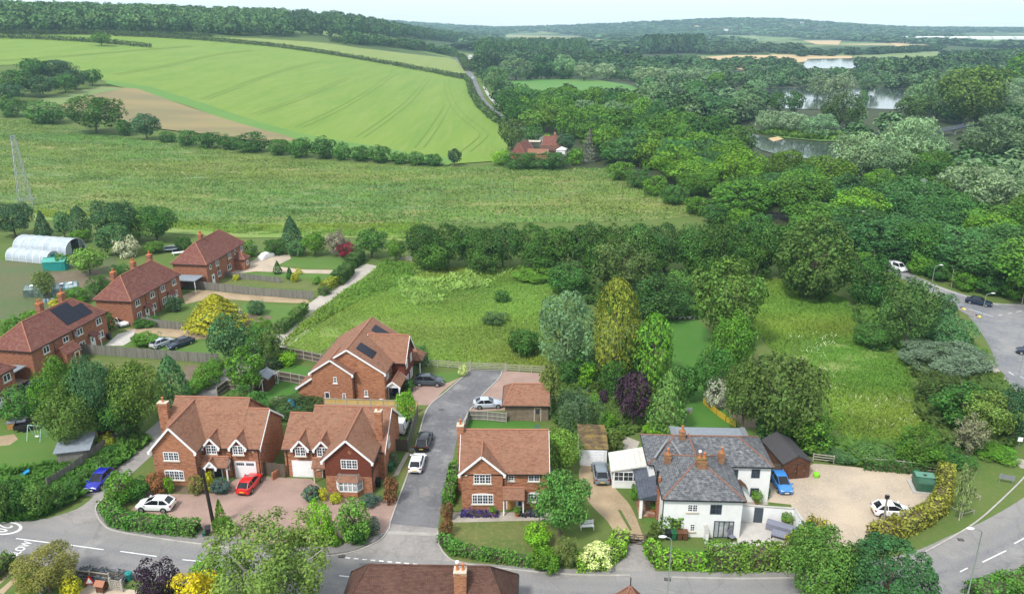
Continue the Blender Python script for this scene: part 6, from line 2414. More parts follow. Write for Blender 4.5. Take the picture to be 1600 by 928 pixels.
def playset():
    p = at(48, 685)
    H = thing('swing', 'pale green swing frame on the lawn at the left edge', 'swing', p, R(-8))
    g = MB()
    for x in (0, 1.9):
        g.bar((x, -.7, 0), (x, 0, 2.0), .07).bar((x, .7, 0), (x, 0, 2.0), .07)
    g.bar((0, 0, 2), (1.9, 0, 2), .08)
    g.build('frame', flat('pale_green_tube', (.35, .55, .48), .5), H)
    MB().box(.8, -.15, .4, 1.25, .15, .46).bar((.82, 0, .45), (.82, 0, 2), .02).bar((1.22, 0, .45), (1.22, 0, 2), .02).build('swing_seat', M_WHITE, H)
    p = at(34, 662)
    H = thing('toy_goal', 'small yellow goal frame beside the swing', 'goal', p, 0)
    MB().bar((0, 0, 0), (0, 0, 1), .1).bar((1.7, 0, 0), (1.7, 0, 1), .1).bar((0, 0, 1), (1.7, 0, 1), .1).build('frame', M_STONE, H)
    p = at(22, 677)
    H = thing('trailer', 'dark garden trailer on the lawn below the orange crate', 'trailer', p, R(18))
    MB().box(0, 0, .45, 2.6, .08, 1.0).box(0, 1.3, .45, 2.6, 1.38, 1.0).box(0, 0, .40, 2.6, 1.38, .48).box(0, .08, .45, .08, 1.3, 1.0).box(2.52, .08, .45, 2.6, 1.3, 1.0).build('body', M_DARK, H)
    for y in (-.1, 1.48):
        MB().tube([(1.3, y - .08, .32), (1.3, y + .08, .32)], .32, 14).build('wheel', M_TYRE, H)
    p = at(12, 672)
    H = thing('crate', 'orange wooden crate with grey top at the left edge', 'crate', p, R(20))
    MB().box(0, 0, 0, 2.2, 1.6, .9).build('body', M_OAK, H)
    MB().box(-.05, -.05, .9, 2.25, 1.65, 1.0).build('lid', M_GREY, H)
    p = at(12, 754)
    H = thing('toy_slide', 'sky blue plastic slide lying on the lawn', 'slide', p, R(35))
    b = MB()
    pts = [(0, .05), (.7, .12), (1.5, .35), (2.1, .75), (2.4, .8)]
    for (x0, z0), (x1, z1) in zip(pts[:-1], pts[1:]):
        b.poly((x0, -.35, z0), (x1, -.35, z1), (x1, .35, z1), (x0, .35, z0))
        for s in (-.35, .35):
            b.poly((x0, s, z0), (x1, s, z1), (x1, s, z1 + .16), (x0, s, z0 + .16))
    b.poly((2.4, -.35, 0), (2.4, .35, 0), (2.4, .35, .8), (2.4, -.35, .8))
    b.build('chute', M_SKYBLUE, H)
    p = at(11, 742)
    H = thing('paddling_ring', 'pale round ring lying on the lawn near the blue slide', 'toy', p, 0)
    pts = [(.55 * math.cos(2 * math.pi * i / 20), .55 * math.sin(2 * math.pi * i / 20), .1) for i in range(21)]
    MB().tube(pts, .11, 8).build('ring', M_CREAM, H, True)


playset()


def sundries():
    for px, lab in (((534, 869), 'iron drain grating at the kerb by the close mouth'), ((1043, 905), 'iron drain grating at the kerb below the street lamp'), ((690, 640), 'rusty manhole cover in the close'), ((1501, 843), 'iron drain grating at the kerb of the bend')):
        p = at(*px)
        H = thing('drain_cover', lab, 'drain cover', (p.x, p.y, .022), R(-6))
        MB().box(-.32, -.24, 0, .32, .24, .012).build('frame', M_DARK, H)
        for k in range(5):
            MB().box(-.26, -.19 + k * .085, .012, .26, -.15 + k * .085, .02).build('bar', M_STEEL if k % 2 else M_SHED, H)
    p = at(454, 641)
    H = thing('parasol', 'sky blue folded play tent behind the two red brick houses', 'toy', p, 0)
    MB().ball((0, 0, .9), .75, .75, .85).build('canopy', M_SKYBLUE, H, True)
    MB().box(.3, -.5, 0, 1.5, .3, .55).build('pool', M_TEAL, H)
    p = at(1221, 838)
    H = thing('patio_set', 'grey covered corner sofa and table on the pale patio', 'garden furniture', p, R(-28))
    MB().box(-1.8, .5, 0, 1.8, 1.5, .8).box(.9, -1.2, 0, 1.8, .5, .8).build('sofa_cover', M_GREY, H)
    MB().box(-1.0, -.9, .45, .6, .25, .55).build('table_top', M_GREY, H)
    for x in (-.9, .5):
        for y in (-.8, .15):
            MB().box(x - .05, y - .05, 0, x + .05, y + .05, .45).build('leg', M_DARK, H)
    p = at(1143, 843)
    H = thing('garden_chair', 'dark upright chair beside the folding doors on the patio', 'chair', p, R(30))
    MB().box(-.3, -.3, .4, .3, .3, .46).build('seat', M_GREY, H)
    MB().box(-.3, .25, .4, .3, .32, 1.2).build('backrest', M_GREY, H)
    for x in (-.26, .26):
        for y in (-.26, .26):
            MB().box(x - .03, y - .03, 0, x + .03, y + .03, .4).build('leg', M_DARK, H)
    for px, lab in (((1229, 822), 'leafy potted plant in the corner of the white wall'), ((1182, 787), 'tall potted plant by the front door of the white house'), ((770, 806), 'potted shrub left of the wooden front door'), ((808, 806), 'potted shrub right of the wooden front door'), ((1021, 800), 'potted plant at the slate porch')):
        p = at(*px)
        s = 1.0 if px[1] < 800 or px[0] > 1200 else .62
        H = thing('potted_plant', lab, 'plant', p, 0)
        MB().lathe([(.2, 0), (.3, .42), (.33, .45), (.26, .45)], 12).build('pot', M_POT, H, True)
        c = link(bpy.data.objects.new('foliage', crown_mesh('shrub', 1, 1)), H)
        c.location = (0, 0, .35)
        c.scale = (1.5 * s, 1.5 * s, 1.5 * s)
        c.color = (*C_FRESH, 1)
    p = at(1275, 745)
    H = thing('water_butt', 'lime green plastic tub on the gravel by the shed doors', 'tub', p, 0)
    MB().lathe([(.3, 0), (.42, .4), (.38, .55), (.1, .6)], 12).build('body', M_LIME, H, True)
    for i, px in enumerate(((71, 473), (77, 473), (84, 472))):
        H = thing('water_butt', ('pale blue water butt, %s of three by the greenhouses' % ('leftmost', 'middle', 'rightmost')[i]), 'barrel', at(*px), 0)
        MB().lathe([(.30, 0), (.36, .5), (.30, 1.0), (.05, 1.02)], 12).build('body', flat('pale_blue_barrel', (.25, .34, .40), .5), H, True)
        MB().lathe([(.33, 1.0), (.33, 1.06), (.02, 1.08)], 12).build('lid', M_DARK, H, True)
    # basketball hoop
    p = at(1071, 670)
    H = thing('basketball_hoop', 'basketball hoop on a stand at the edge of the back garden lawn', 'basketball hoop', p, R(10))
    MB().tube([(0, 0, 0), (0, 0, 2.6), (0, -.4, 3.0)], .06, 7).build('stand', M_STEEL, H)
    MB().box(-.55, -.45, 2.6, .55, -.40, 3.4).build('backboard', M_NET, H)
    rg = [(.23 * math.cos(2 * math.pi * i / 12), -.70 + .23 * math.sin(2 * math.pi * i / 12), 2.75) for i in range(13)]
    MB().tube(rg, .02, 5).build('rim', M_RED, H)
    # yellow barrier
    pts = world(smooth([(1098, 630), (1112, 642), (1128, 655), (1150, 668)], 4))
    H = thing('barrier_fence', 'yellow mesh safety barrier snaking across the back garden lawn', 'barrier', pts[0], 0)
    b = MB()
    for a, c in zip(pts[:-1], pts[1:]):
        for k in range(6):
            z = Vector((0, 0, .12 + k * .16))
            b.bar(a - pts[0] + z, c - pts[0] + z, .02, .11)
    b.build('mesh', flat('barrier_yellow', (.55, .36, .03), .6), H)
    ps = MB()
    for a in pts[::3]:
        q = a - pts[0]
        ps.box(q.x - .03, q.y - .03, 0, q.x + .03, q.y + .03, 1.1)
    ps.build('posts', M_DARK, H)
    # bollards on the island
    for px, lab in (((1503, 482), 'yellow lit traffic bollard on the far end of the island'), ((1527, 494), 'yellow lit traffic bollard on the near end of the island')):
        p = at(*px)
        H = thing('traffic_bollard', lab, 'bollard', (p.x, p.y, .1), 0)
        MB().box(-.26, -.2, 0, .26, .2, .16).build('base', M_DARK, H)
        MB().box(-.22, -.14, .16, .22, .14, 1.0).lathe([(.22, 1.0), (.2, 1.08), (.05, 1.12)], 10).build('body', M_YELLOW, H)
        MB().lathe([(.16, 0), (.16, .01), (.01, .01)], 14).build('arrow_disc', M_SKYBLUE, H).location = (0, -.15, .72)
        H.children[-1].rotation_euler = (R(90), 0, 0)
    # road signs
    p = at(1561, 754)
    H = thing('road_sign', 'low two-legged road sign seen from behind on the bend verge', 'sign', p, R(-24))
    for x in (0, 1.35):
        MB().tube([(x, 0, 0), (x, 0, 1.3)], .04, 6).build('leg', M_STEEL, H)
    MB().box(-.15, -.03, .65, 1.5, .0, 1.25).build('sign_plate', M_LEAD, H)
    p = at(1591, 700)
    H = thing('road_sign', 'small white sign on a post on the verge at the right edge', 'sign', p, R(-10))
    MB().tube([(0, 0, 0), (0, 0, 1.6)], .035, 6).build('post', M_STEEL, H)
    MB().box(-.3, -.05, 1.0, .3, -.02, 1.6).build('sign_plate', M_WHITE, H)
    # sapling guards
    for px, lab in (((1501, 800), 'light timber guard rails round the nearer sapling on the verge'), ((1511, 778), 'light timber guard rails round the farther sapling on the verge')):
        H = thing('tree_guard', lab, 'tree guard', at(*px), R(20))
        g = MB()
        for a, b in (((-.9, -.9), (.9, -.9)), ((.9, -.9), (.9, .9)), ((-.9, -.9), (-.9, .9))):
            g.bar((*a, .6), (*b, .6), .05)
        for a in ((-.9, -.9), (.9, -.9), (.9, .9), (-.9, .9)):
            g.box(a[0] - .04, a[1] - .04, 0, a[0] + .04, a[1] + .04, .7)
        g.build('rails', M_RAIL, H)
    # bottom left yard
    p = at(141, 917)
    H = thing('warning_sign', 'red and white triangular warning sign standing in the bottom left yard', 'sign', p, R(6))
    MB().poly((-.55, 0, .35), (.55, 0, .35), (0, .12, 1.3)).poly((.55, .04, .35), (-.55, .04, .35), (0, .16, 1.3)).build('sign_plate', M_RED, H)
    MB().poly((-.33, -.01, .47), (.33, -.01, .47), (0, .06, 1.05)).build('sign_face', M_WHITE, H)
    for x in (-.4, .4):
        MB().bar((x, .03, 0), (x, .03, .4), .05).build('leg', M_DARK, H)
    p = at(160, 923)
    H = thing('bird_table', 'brown hutch with a pale pitched roof in the bottom left yard', 'hutch', p, R(-10))
    MB().box(-.4, -.35, .15, .4, .35, .9).build('body', M_SHED, H)
    MB().poly((-.52, -.48, .85), (.52, -.48, .85), (.52, 0, 1.25), (-.52, 0, 1.25)).poly((.52, .48, .85), (-.52, .48, .85), (-.52, 0, 1.25), (.52, 0, 1.25)).build('roof', M_RIDGE, H)
    for x in (-.35, .35):
        for y in (-.3, .3):
            MB().box(x - .04, y - .04, 0, x + .04, y + .04, .2).build('leg', M_SHED, H)
    p = at(202, 905)
    H = thing('dustbin', 'round teal bin on the verge beside the lavender', 'bin', p, 0)
    MB().lathe([(.28, 0), (.35, .7), (.37, .75), (.3, .85), (.05, .9)], 12).build('body', M_TEAL, H, True)
    # grille / wooden stump things
    p = at(497, 606)
    H = thing('garden_table', 'grey garden table and covered barbecue beside the long house lean-to', 'table', at(470, 612), 0)
    MB().box(-.8, -.5, .68, .8, .5, .74).build('table_top', M_GREY, H)
    for x in (-.7, .7):
        for y in (-.4, .4):
            MB().box(x - .04, y - .04, 0, x + .04, y + .04, .68).build('leg', M_STEEL, H)
    # small bits in the plots
    for px, lab, m in (((377, 508), 'grey upturned boat standing against the golden conifer', M_GREY),):
        p = at(*px)
        H = thing('upturned_boat', lab, 'boat', p, R(70))
        b = MB()
        prof = [(0, .05), (.8, .5), (1.8, .62), (2.8, .45), (3.4, .05)]
        for z, w in prof:
            b.v += [(w, 0, z), (w * .6, -.35 * min(1, w * 2), z), (-w * .6, -.35 * min(1, w * 2), z), (-w, 0, z)]
        for i in range(4):
            for k in range(4):
                b.f.append((i * 4 + k, i * 4 + (k + 1) % 4, i * 4 + 4 + (k + 1) % 4, i * 4 + 4 + k))
        b.build('hull', flat('boat_hull', (.42, .46, .48), .6), H, True)
    p = at(410, 435)
    H = thing('bench_seat', 'white garden table on the lawn behind the farthest brick pair', 'table', at(279, 398), R(30))
    MB().box(-1.4, -.5, .5, 1.4, .5, .62).build('table_top', M_WHITE, H)
    for x in (-1.1, 1.1):
        MB().box(x - .05, -.4, 0, x + .05, .4, .5).build('leg', M_WHITE, H)
    # footbridge among the right hand trees
    a, b = at(1462, 216), at(1515, 205)
    d = b - a
    H = thing('footbridge', 'dark railed footbridge between the silver willows and the tall trees on the right', 'bridge', a, math.atan2(d.y, d.x))
    L = d.length
    MB().box(0, -1.2, 2.4, L, 1.2, 2.8).build('deck', M_SLATEGREY, H)
    r = MB()
    for s in (-1.2, 1.2):
        for z in (3.2, 3.6, 4.0):
            r.bar((0, s, z), (L, s, z), .12)
        for i in range(13):
            r.bar((L * i / 12, s, 2.8), (L * i / 12, s, 4.0), .12)
    r.build('railing', M_GREY, H)
    for x in (.15, .5, .85):
        MB().box(L * x - .3, -1, 0, L * x + .3, 1, 2.4).build('pier', M_CONC, H)


sundries()
# ------------------------------------------------------------------ single trees and shrubs, as boxes of the photograph
# foreground
T(325, 792, 524, 990, 'birch', (.105, .165, .035), 'big loose pale green tree overhanging the main road at the bottom', pale=True, lod=4)
T(208, 866, 288, 975, 'shrub', C_PUR, 'dark purple leaved tree at the bottom edge left of the golden one', cat='tree', name='purple_tree')
T(258, 882, 350, 985, 'shrub', C_GOLD, 'golden yellow tree at the bottom edge beside the purple one', cat='tree', name='golden_tree')
T(296, 862, 352, 925, 'shrub', C_BRI, 'bright green bush between the golden tree and the road')
T(22, 848, 120, 935, 'broad', (.13, .13, .035), 'bronze tinged bushy tree in the bottom left garden', lod=4)
T(30, 892, 52, 925, 'shrub', C_BRI, 'small bright green bush below the bronze tree')
T(95, 895, 125, 935, 'shrub', C_YEL, 'yellow-green bush beside the silvery corner fence')
T(1225, 822, 1352, 965, 'broad', (.060, .135, .026), 'mid green roadside tree round a telegraph pole at the bottom right', lod=4)
T(1232, 815, 1290, 905, 'broad', C_DARK, 'darker roadside tree behind the hedge end at the bottom right')
T(1290, 850, 1350, 960, 'broad', C_DARK, 'dark tree between the roadside tree and the round laurel')
T(1312, 836, 1462, 985, 'round', (.040, .115, .035), 'large round glossy dark green tree at the bottom right', lod=4)
# gardens of the two left houses
for i, (b, k, c, l) in enumerate([((160, 730, 215, 788), 'shrub', C_MID, 'bushy small tree beside the bright blue car'), ((196, 742, 236, 780), 'shrub', C_DARK, 'dark bush at the left corner of the gabled house'),
                                  ((226, 733, 262, 772), 'shrub', C_COP, 'reddish bush under the gabled house windows'), ((252, 743, 272, 770), 'shrub', C_BRI, 'bright green bush right of the reddish bush'),
                                  ((292, 738, 318, 772), 'shrub', (.13, .13, .04), 'bronze green bush below the house corner downpipe'), ((316, 733, 334, 768), 'shrub', C_YEL, 'yellow-green bush beside the porch steps'),
                                  ((326, 744, 362, 772), 'shrub', (.055, .085, .07), 'low blue-green lavender mound by the porch'), ((334, 780, 352, 818), 'cone', C_BRI, 'small upright conifer beside the telegraph pole'),
                                  ((470, 755, 500, 784), 'shrub', (.05, .10, .065), 'round blue-green bush by the porch of the bay-windowed house'), ((486, 760, 502, 778), 'shrub', C_PUR, 'small dark purple bush under the tile-hung gable'),
                                  ((497, 760, 512, 782), 'shrub', C_YEL, 'small yellow-green bush at the tile-hung gable corner'), ((514, 768, 536, 786), 'shrub', C_YEL, 'yellowish low bush below the bay window'),
                                  ((560, 768, 596, 792), 'shrub', (.06, .09, .07), 'grey-green lavender mound right of the bay window'), ((596, 740, 624, 786), 'shrub', C_COP, 'tall red-brown bush beside the close kerb'),
                                  ((606, 702, 624, 728), 'shrub', C_GREYG, 'grey-green bush on the side path by the chimney'), ((474, 776, 522, 848), 'shrub', C_BRI, 'slender bright tree at the drive mouth, left of the denser one'),
                                  ((522, 772, 580, 848), 'shrub', (.085, .17, .03), 'leafy bright green tree in the bed at the close mouth'), ((500, 815, 528, 852), 'shrub', C_BRI, 'bright green bush in the shade of the slender tree'),
                                  ((536, 812, 580, 850), 'shrub', C_DARK, 'glossy dark bush at the foot of the leafy tree'), ((570, 806, 596, 834), 'shrub', (.06, .10, .07), 'blue-green bush at the pavement corner of the close'),
                                  ((516, 836, 534, 854), 'shrub', C_MID, 'low green bush at the pavement edge'), ((330, 802, 368, 838), 'shrub', C_MID, 'trimmed bush block at the foot of the telegraph pole')]):
    T(*b, k, c, l)
T(618, 606, 650, 668, 'broad', C_BRI, 'small bright tree in front of the yellow fence')
T(641, 538, 672, 574, 'shrub', C_BLUEG, 'round bush by the rail fence right of the long house')
T(715, 568, 732, 588, 'shrub', C_CREAM, 'pale flowering bush at the top of the close')
T(628, 590, 648, 612, 'shrub', C_DARK, 'dark bush by the porch of the long house')
T(340, 600, 420, 660, 'shrub', C_DARK, 'dark climbing shrub with cream roses behind the gabled house', lod=3)
T(410, 612, 500, 655, 'shrub', (.05, .095, .028), 'rose covered hedge bank behind the two red brick houses', lod=3)
T(425, 618, 452, 634, 'shrub', (.5, .48, .36), 'cream flowering rose on the hedge bank')
# the big hedge trees left
for b, c, l in (((54, 556, 135, 690), C_MID, 'broad mid green hedge tree nearest the left edge'), ((108, 550, 182, 690), C_BLUEG, 'blue-green hedge tree in the middle of the clump by the lane'), ((160, 556, 252, 684), (.075, .13, .026), 'olive green spreading hedge tree right of the blue-green one'),
                ((62, 600, 165, 705), (.065, .12, .026), 'lower olive hedge tree beside the lawn'), ((140, 596, 226, 688), C_DARK, 'dark lower hedge tree above the small shed')):
    T(*b, 'broad', c, l, lod=4)
T(240, 555, 294, 645, 'cypress', C_BLUEG, 'dark upright evergreen at the right end of the hedge trees')
T(0, 598, 60, 660, 'shrub', C_DARK, 'dark shrubbery at the left edge beside the dark car')
T(28, 618, 62, 648, 'shrub', (.4, .42, .30), 'white flowering bush in the shrubbery at the left edge')
for i, b in enumerate([(-10, 738, 42, 806), (32, 744, 80, 804), (66, 754, 104, 794), (98, 744, 130, 772), (120, 730, 148, 752), (142, 710, 166, 730), (160, 694, 182, 712), (178, 678, 200, 696), (-24, 750, 20, 815)]):
    T(*b, 'shrub', (.06, .125, .028) if i % 3 else C_DARK, 'tangled green shrub on the bank between the lane and the lawn fence', 'bank shrubs along the lane')
T(155, 674, 178, 700, 'shrub', C_YEL, 'yellow bush at the end of the lane fence')
for i, b in enumerate([(300, 566, 345, 606), (285, 590, 318, 618), (318, 556, 352, 590)]):
    T(*b, 'shrub', C_MID, ('green bush beside the bare plot by the lane', 'low green bush by the lane near the house ridge', 'green bush at the end of the long grey fence')[i])
T(324, 488, 384, 572, 'broad', C_BLUEG, 'dark rounded tree by the lane in front of the golden conifer')
T(288, 455, 384, 518, 'cone', C_YEL, 'golden feathery conifer in the garden of the middle pair', lod=3)
T(372, 510, 442, 566, 'broad', C_DARK, 'dark spreading tree over the lane bend')
T(352, 540, 412, 622, 'broad', C_MID, 'mid green tree in front of the dark spreading tree by the lane')
T(392, 494, 425, 520, 'shrub', C_MID, 'garden bush above the lane bend')
T(384, 466, 415, 492, 'shrub', C_BLUEG, 'round blue-green bush below the long garden fence')
T(404, 512, 440, 572, 'broad', (.075, .13, .03), 'paler tree on the right of the lane clump')
T(430, 545, 466, 572, 'shrub', C_BRI, 'bright bush against the dark railed garden fence')
T(204, 515, 252, 542, 'shrub', C_MID, 'rounded grass green bush island between the drives')
T(156, 486, 180, 516, 'shrub', C_DARK, 'dark bush between the solar-panelled pair and the white car')
T(206, 492, 252, 512, 'shrub', C_DARK, 'hedge like bush in front of the middle brick pair')
T(256, 460, 285, 487, 'shrub', C_PINE, 'dark round bush by the doors of the middle brick pair')
# around the farthest pairs and allotments
for b, k, c, l in [((-15, 312, 52, 372), 'broad', C_PINE, 'dark tree at the left edge below the pylon'), ((52, 330, 78, 372), 'cone', C_PINE, 'small dark conifer right of the left edge tree'),
                   ((84, 330, 112, 372), 'broad', C_BLUEG, 'slim dark tree behind the polytunnels, left of the tall pair'), ((106, 322, 140, 372), 'cypress', C_PINE, 'tall dark evergreen behind the polytunnels'),
                   ((140, 308, 215, 384), 'broad', C_PINE, 'large dark tree behind the bare branched one'), ((205, 318, 278, 378), 'broad', C_DARK, 'large round dark tree above the trampoline'),
                   ((150, 350, 205, 400), 'broad', C_BLUEG, 'blue-green tree right of the large polytunnel'), ((108, 356, 140, 380), 'shrub', C_MID, 'green bush behind the open polytunnel end'),
                   ((172, 364, 216, 402), 'shrub', (.42, .44, .30), 'white flowering tree near the middle pair chimneys'), ((185, 352, 222, 378), 'shrub', C_FRESH, 'fresh green shrub above the white flowering tree'),
                   ((110, 386, 165, 430), 'broad', C_FRESH, 'bright leafy fruit tree beside the turquoise shed'), ((82, 396, 108, 420), 'broad', C_MID, 'small tree over the turquoise shed'), ((52, 420, 84, 466), 'broad', C_OLIVE, 'olive fruit tree between the two greenhouses'),
                   ((135, 426, 172, 460), 'shrub', C_DARK, 'dark bush above the middle pair roof'), ((90, 446, 140, 476), 'shrub', C_MID, 'green bush right of the pale greenhouse'), ((30, 480, 72, 512), 'shrub', C_MID, 'garden bush behind the solar-panelled pair'), ((0, 490, 34, 530), 'shrub', C_MID, 'garden bush at the left edge above the brown roof'),
                   ((76, 462, 108, 480), 'shrub', C_YEL, 'yellow bush behind the solar panels'), ((168, 410, 205, 436), 'shrub', C_DARK, 'low dark shrubbery left of the middle pair roof'), ((270, 366, 302, 392), 'shrub', C_DARK, 'dark bush between trampoline and red roof'), ((225, 374, 258, 396), 'shrub', C_MID, 'green bush left of the trampoline'),
                   ((437, 338, 472, 386), 'cone', C_PINE, 'dark conical tree on the garden boundary below the weedy field'), ((410, 370, 450, 398), 'shrub', C_DARK, 'dark boundary hedge behind the covered car'), ((445, 372, 480, 400), 'shrub', C_BLUEG, 'blue-green boundary bush below the conical tree'),
                   ((470, 362, 512, 400), 'broad', C_MID, 'round mid green tree left of the bare pale tree'), ((506, 358, 546, 400), 'birch', (.17, .16, .12), 'bare looking pale grey tree beside the red-leaved tree'), ((526, 376, 558, 404), 'shrub', C_RED, 'dark red leaved tree at the lane end'),
                   ((554, 356, 606, 404), 'broad', C_DARK, 'dark round tree at the far end of the lane'), ((602, 372, 634, 408), 'broad', C_MID, 'small tree left of the grey field gate'), ((374, 374, 402, 402), 'shrub', C_MID, 'bush at the end of the farthest pair'), ((385, 380, 402, 398), 'shrub', (.42, .38, .40), 'pale flowering bush at the end of the farthest pair'),
                   ((426, 408, 440, 428), 'cone', C_DARK, 'small conifer at the edge of the gravel drive'), ((460, 418, 472, 428), 'cone', C_YEL, 'tiny golden conifer on the garden fence'), ((446, 418, 458, 436), 'cone', C_DARK, 'dark little conifer on the garden fence'), ((453, 426, 468, 440), 'shrub', C_YEL, 'yellow-green ball bush by the garden fence'), ((362, 428, 374, 438), 'shrub', C_YEL, 'yellow-green ball bush by the farthest pair'), ((486, 430, 502, 444), 'shrub', C_MID, 'small tree on the middle garden lawn')]:
    T(*b, k, c, l)
# meadow and right hand gardens
for b, k, c, l in [((770, 452, 798, 472), 'shrub', C_DARK, 'small dark thorn bush alone in the meadow'), ((752, 484, 794, 508), 'shrub', (.05, .10, .035), 'dark bramble clump in the meadow'), ((790, 508, 850, 556), 'shrub', C_DARK, 'large bramble clump at the meadow corner by the rail fence'), ((800, 412, 880, 440), 'shrub', C_MID, 'low green scrub at the right end of the meadow'),
                   ((838, 448, 936, 584), 'willow', C_SIL2, 'silvery green willow in the middle of the gardens'), ((928, 436, 998, 592), 'column', (.125, .155, .024), 'tall golden green conifer beside the silvery willow'), ((992, 490, 1052, 602), 'column', C_MID, 'mid green conifer right of the golden conifer'), ((962, 520, 1010, 590), 'broad', C_DARK, 'dark garden tree between golden and mid green conifers'),
                   ((1014, 578, 1074, 680), 'cypress', (.075, .14, .032), 'rounded mid green conifer behind the white house'), ((960, 580, 1020, 668), 'broad', C_PUR, 'dark purple leaved tree behind the white house'), ((1076, 398, 1195, 545), 'broad', (.075, .135, .028), 'large spreading green tree at the edge of the long meadow'), ((1110, 484, 1185, 590), 'broad', C_MID, 'lighter green tree below the large spreading tree'),
                   ((1082, 536, 1152, 632), 'broad', C_DARK, 'dark tree on the right of the back garden lawn'), ((1044, 566, 1092, 632), 'broad', C_DARK, 'dark tree over the middle of the back garden lawn'), ((936, 556, 980, 612), 'shrub', C_DARK, 'dark bush in the shade under the golden green conifer'), ((1000, 440, 1050, 492), 'broad', C_DARK, 'dark tree between the birch and the back garden beam'), ((884, 540, 936, 590), 'shrub', C_DARK, 'dark bush at the foot of the silvery willow'), ((1160, 545, 1290, 700), 'broad', (.06, .105, .028), 'big dark green tree behind the brown shed'), ((1130, 560, 1200, 680), 'broad', (.07, .12, .03), 'olive green tree beside the garden track'), ((1210, 610, 1310, 700), 'shrub', C_MID, 'mass of green shrubs behind the brown shed'), ((1180, 640, 1240, 690), 'shrub', C_DARK, 'dark shrub beside the garden track end'), ((1100, 580, 1140, 640), 'shrub', (.30, .32, .24), 'white flecked flowering bush by the garden track'), ((1128, 588, 1150, 612), 'shrub', C_YEL, 'yellow-green bush by the garden track'),
                   ((856, 606, 948, 672), 'weep', (.07, .12, .055), 'weeping tree beside the timber garage'), ((838, 560, 880, 640), 'birch', C_OLIVE, 'thin olive tree behind the timber garage'), ((868, 560, 905, 600), 'shrub', C_DARK, 'dark bush left of the pale car in the trees'), ((904, 562, 934, 600), 'shrub', C_BRI, 'bright round bush right of the pale car in the trees'), ((918, 612, 938, 634), 'shrub', C_BRI, 'small bright bush in the rough back garden'), ((934, 608, 952, 630), 'shrub', C_PUR, 'small purple bush in the rough back garden'), ((934, 640, 966, 668), 'shrub', C_MID, 'green bush beside the mossy garage'), ((948, 668, 976, 706), 'shrub', C_OLIVE, 'olive bush at the corner of the mossy garage'), ((1004, 656, 1052, 684), 'shrub', C_BRI, 'bright green bush against the white house roof'), ((945, 592, 968, 618), 'shrub', C_DARK, 'dark bush below the golden conifer'), ((900, 590, 920, 606), 'shrub', C_MID, 'low bush in the rough back garden'),
                   ((926, 362, 1024, 470), 'birch', (.075, .12, .035), 'airy birch with pale stems in front of the dark tree row'), ((850, 405, 930, 462), 'shrub', C_DARK, 'dark thorny scrub with bare branches left of the birch'), ((985, 425, 1080, 500), 'shrub', (.035, .08, .022), 'dark scrub behind the back garden beam'), ((930, 450, 990, 490), 'shrub', C_DARK, 'scrub at the foot of the birch'), ((1036, 415, 1085, 470), 'shrub', (.055, .125, .028), 'green scrub between birch and spreading tree'), ((1000, 500, 1045, 540), 'cone', C_PINE, 'dark small conifer by the back garden beam'),
                   ((1216, 338, 1332, 470), 'round', (.055, .10, .022), 'large round olive tree standing in front of the tree row'), ((836, 668, 912, 744), 'broad', C_FRESH, 'leafy green tree left of the mossy garage'), ((830, 732, 922, 842), 'broad', (.06, .14, .034), 'green tree at the right corner of the house with the wooden door'), ((816, 812, 864, 858), 'shrub', C_BRI, 'bright green rounded bush in the front lawn corner'), ((868, 832, 905, 884), 'shrub', C_OLIVE, 'brownish shrub between bright bush and cream hedge'), ((905, 842, 960, 890), 'shrub', C_CREAM, 'cream variegated shrub beside the dirt drive gate'), ((826, 850, 880, 895), 'shrub', C_MID, 'mixed green shrub above the roadside verge'), ((688, 782, 710, 812), 'shrub', C_COP, 'upper red-brown photinia bush on the close corner'), ((686, 806, 710, 838), 'shrub', C_COP, 'lower red-brown photinia bush on the close corner'),
                   ((984, 752, 1002, 782), 'shrub', C_MID, 'green bush at the conservatory corner'), ((1010, 812, 1034, 850), 'shrub', C_OLIVE, 'brownish shrubs along the side of the white house'), ((1290, 700, 1340, 724), 'shrub', C_BLUEG, 'low blue-green bush at the back of the gravel'), ((1200, 690, 1222, 716), 'shrub', C_MID, 'bush behind the brown shed wall'),
                   ]:
    T(*b, k, c, l)
